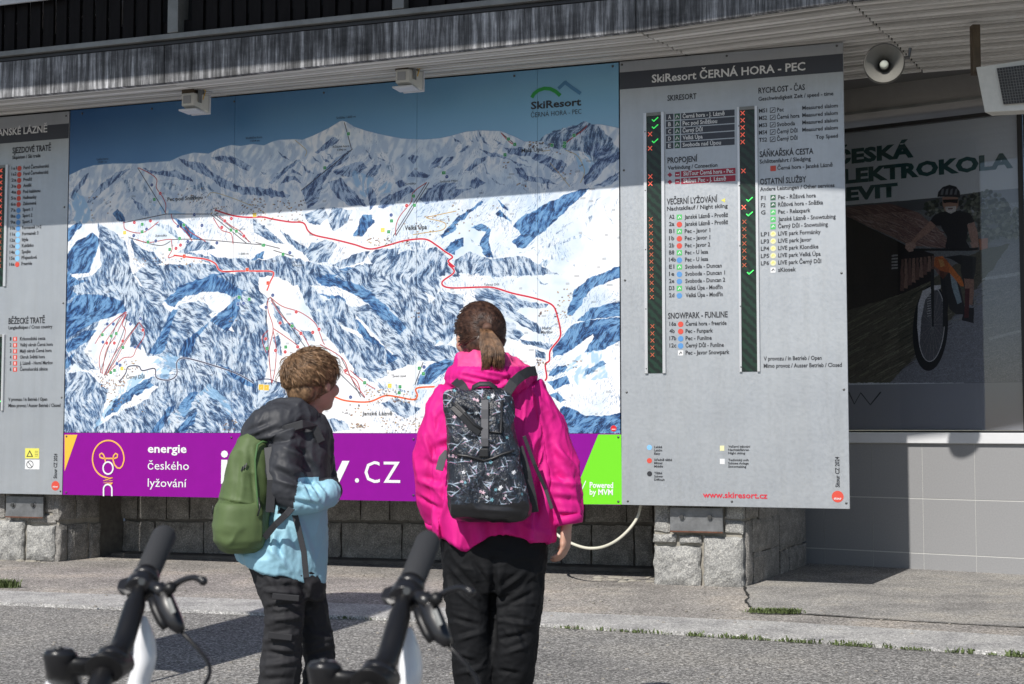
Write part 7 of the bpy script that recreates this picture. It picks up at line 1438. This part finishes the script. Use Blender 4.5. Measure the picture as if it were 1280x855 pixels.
# stem, head tube, frame (the scooter leans on its stand towards the camera)
LEAN = R(29); _part = part
def lean(v):
    v = Vector(v); dz = (v.z-st.z); return Vector((v.x, v.y-dz*math.sin(LEAN), st.z+dz*math.cos(LEAN)))
def part(name, mb, mat, parent=None, *a, **k):
    mb.v = [tuple(lean(v)) for v in mb.v]; return _part(name, mb, mat, parent, *a, **k)
ZG = st.z-st.z/math.cos(LEAN)
sc = Vector((-.075, -.0, .012))
part('stem_clamp', MB().tube([st+Vector((.0, .03, .0)), st+Vector((0, -.03, 0))], .024, 18), SB, scoot, smooth=True, bevel=.002)
part('stem_collar', MB().tube([b2.lerp(st, .55)+Vector((0, .004, .004)), b2.lerp(st, .9)], .0215, 18), BP, scoot, smooth=True)
hp_ = st+Vector((-.062, -.0, .0)); part('stem', MB().tube([st+Vector((-.01, 0, -.002)), st+Vector((-.04, 0, -.001)), hp_], [.016, .0155, .02], 16), SB, scoot, smooth=True)
part('headset_cap', MB().tube([hp_+Vector((0, 0, .026)), hp_+Vector((0, 0, .018)), hp_+Vector((0, 0, -.03))], [.016, .0215, .0215], 18), BP, scoot, smooth=True); part('cap_bolt', MB().ball(hp_+Vector((0, 0, .027)), (.006, .006, .004), 8), SCREW, scoot)
sd = Vector((.29, 0, -.957)); hb = hp_+Vector((0, 0, -.03))
hdir = Vector((-.27, 0, -.96)).normalized(); h1 = hb+hdir*.16
part('head_tube', MB().tube([hb, h1], .024, 18), WHT, scoot, smooth=True)
# white blade shaped frame rising behind the bar
fr_pts = spl([D(183, 762, 1.99), D(183, 782, 1.98), D(182, 805, 1.97), D(178, 832, 1.95), D(168, 862, 1.93), D(152, 900, 1.9), h1+Vector((.03, 0, -.05))], 4); nfp = len(fr_pts)
part('front_number_plate', MB().rings([(p, Vector((.003+.0095*math.sin(min(1, i/(nfp*.6))*math.pi*.55), 0, .0)), Vector((.004, .022*min(1, .15+i/(nfp*.35)), 0)), 2.4) for i, p in enumerate(fr_pts)], 16), WHT, scoot, smooth=True)
fork_b = h1+hdir*.30; wc_ = fork_b+hdir*.03
for s_ in (-.055, .055): part('fork_leg', MB().tube([h1+Vector((0, s_*.9, 0)), fork_b+Vector((0, s_, 0))], [.016, .011], 12), WHT, scoot, smooth=True)
part('fork_crown', MB().tube([h1+Vector((0, -.06, 0)), h1+Vector((0, .06, 0))], .018, 12), WHT, scoot, smooth=True)
def wheel(c, r_):
    n = 40; P = [c+Vector((r_*math.cos(6.2832*i/n), 0, r_*math.sin(6.2832*i/n))) for i in range(n+1)]
    w_ = part('tyre', MB().tube(P, .024, 10, up=(0, 1, 0)), TYR, scoot, smooth=True); P = [c+(p-c)*((r_-.028)/r_) for p in P]; part('rim', MB().tube(P, .010, 8, up=(0, 1, 0)), RIM, w_, smooth=True)
    m = MB()
    for i in range(20): a = 6.2832*i/20; m.tube([c+Vector((.015*math.cos(a+1), (-1)**i*.02, .015*math.sin(a+1))), c+Vector(((r_-.03)*math.cos(a), 0, (r_-.03)*math.sin(a)))], .0012, 4)
    part('spokes', m, RIM, w_); part('hub', MB().tube([c+Vector((0, -.04, 0)), c+Vector((0, .04, 0))], .018, 12), SB, w_, smooth=True)
wc_.z = ZG+.29; wheel(wc_, .266); rc = wc_+Vector((1.12, 0, -.09)); wheel(rc, .176)
part('frame_tube', MB().tube(spl([h1+Vector((.01, 0, .06)), h1+Vector((.16, 0, -.22)), h1+Vector((.28, 0, -.36)), Vector((rc.x-.5, rc.y, ZG+.14)), Vector((rc.x-.2, rc.y, ZG+.14)), rc], 5), .022, 14), WHT, scoot, smooth=True)
part('deck', MB().rings([(Vector((rc.x-.68+i*.09, rc.y, ZG+.125)), Vector((0, .055+.012*math.sin(i*.8), 0)), Vector((0, 0, .012)), 5) for i in range(6)], 16), SB, scoot)
part = _part
kb_ = lean(Vector((rc.x-.35, rc.y, ZG+.13))); part('kickstand', MB().tube([kb_, Vector((kb_.x+.05, kb_.y-.14, .0))], .009, 8), SB, scoot, smooth=True)
# the second scooter, same model: bar end at (540,665)
s2 = copy_tree(scoot); tgt = D(536, 673, 1.99); th_ = R(-10); s2.rotation_euler = (0, 0, th_); _d = Matrix.Rotation(th_, 3, 'Z')@(gT-scoot.location); s2.location = Vector((tgt.x-_d.x, tgt.y-_d.y, 0)); s2['label'] = 'black handlebar of a white scooter in front of the woman in pink'
# ------------------------------------------------------------------ invented flag out of view at left, shaped to cast the long road shadow
ft = thing('shadow_flag', 'made-up white feather flag out of view at left, added to cast the road shadow', 'flag', WORLD, (-2.05, 5.5, 0))
spn = [(-2.08, 5.5, 0), (-2.10, 5.5, .6), (-2.14, 5.5, 1.2), (-2.24, 5.5, 2.0), (-2.38, 5.5, 3.0), (-2.55, 5.5, 3.7), (-2.75, 5.55, 4.15), (-3.0, 5.6, 4.3)]
part('pole', MB().tube(spl(spn, 5), .012, 8), STEEL, ft, smooth=True)
e_ = Vector((-math.cos(SUN_AZ), math.sin(SUN_AZ), 0)); m = MB(); vs = []; ks = spl(spn[2:], 6); n_ = len(ks)
for i, p_ in enumerate(ks):
    t_ = i/(n_-1); wd = .78*min(1, t_*8+.5)*(1 if t_ < .6 else max(.02, 1-((t_-.6)/.4)**2*.98))
    for s_ in (-1, 1):
        for k in range(5): vs.append(p_+e_*wd*k/4+Vector((.02*math.sin(k*1.7+t_*9), .03*math.sin(k*1.3+t_*7)+s_*.0015, 0)))
fs = []
for i in range(n_-1):
    for s_ in (0, 5):
        for k in range(4): a_ = i*10+s_+k; fs.append((a_, a_+1, a_+11, a_+10))
part('sail', m.add(vs, fs), M('white_flag_cloth', (.7, .7, .72), .8), ft, smooth=True)
part('foot_plate', MB().box(-2.3, -1.86, 5.28, 5.72, .0, .03), STEEL, ft, bevel=.005)
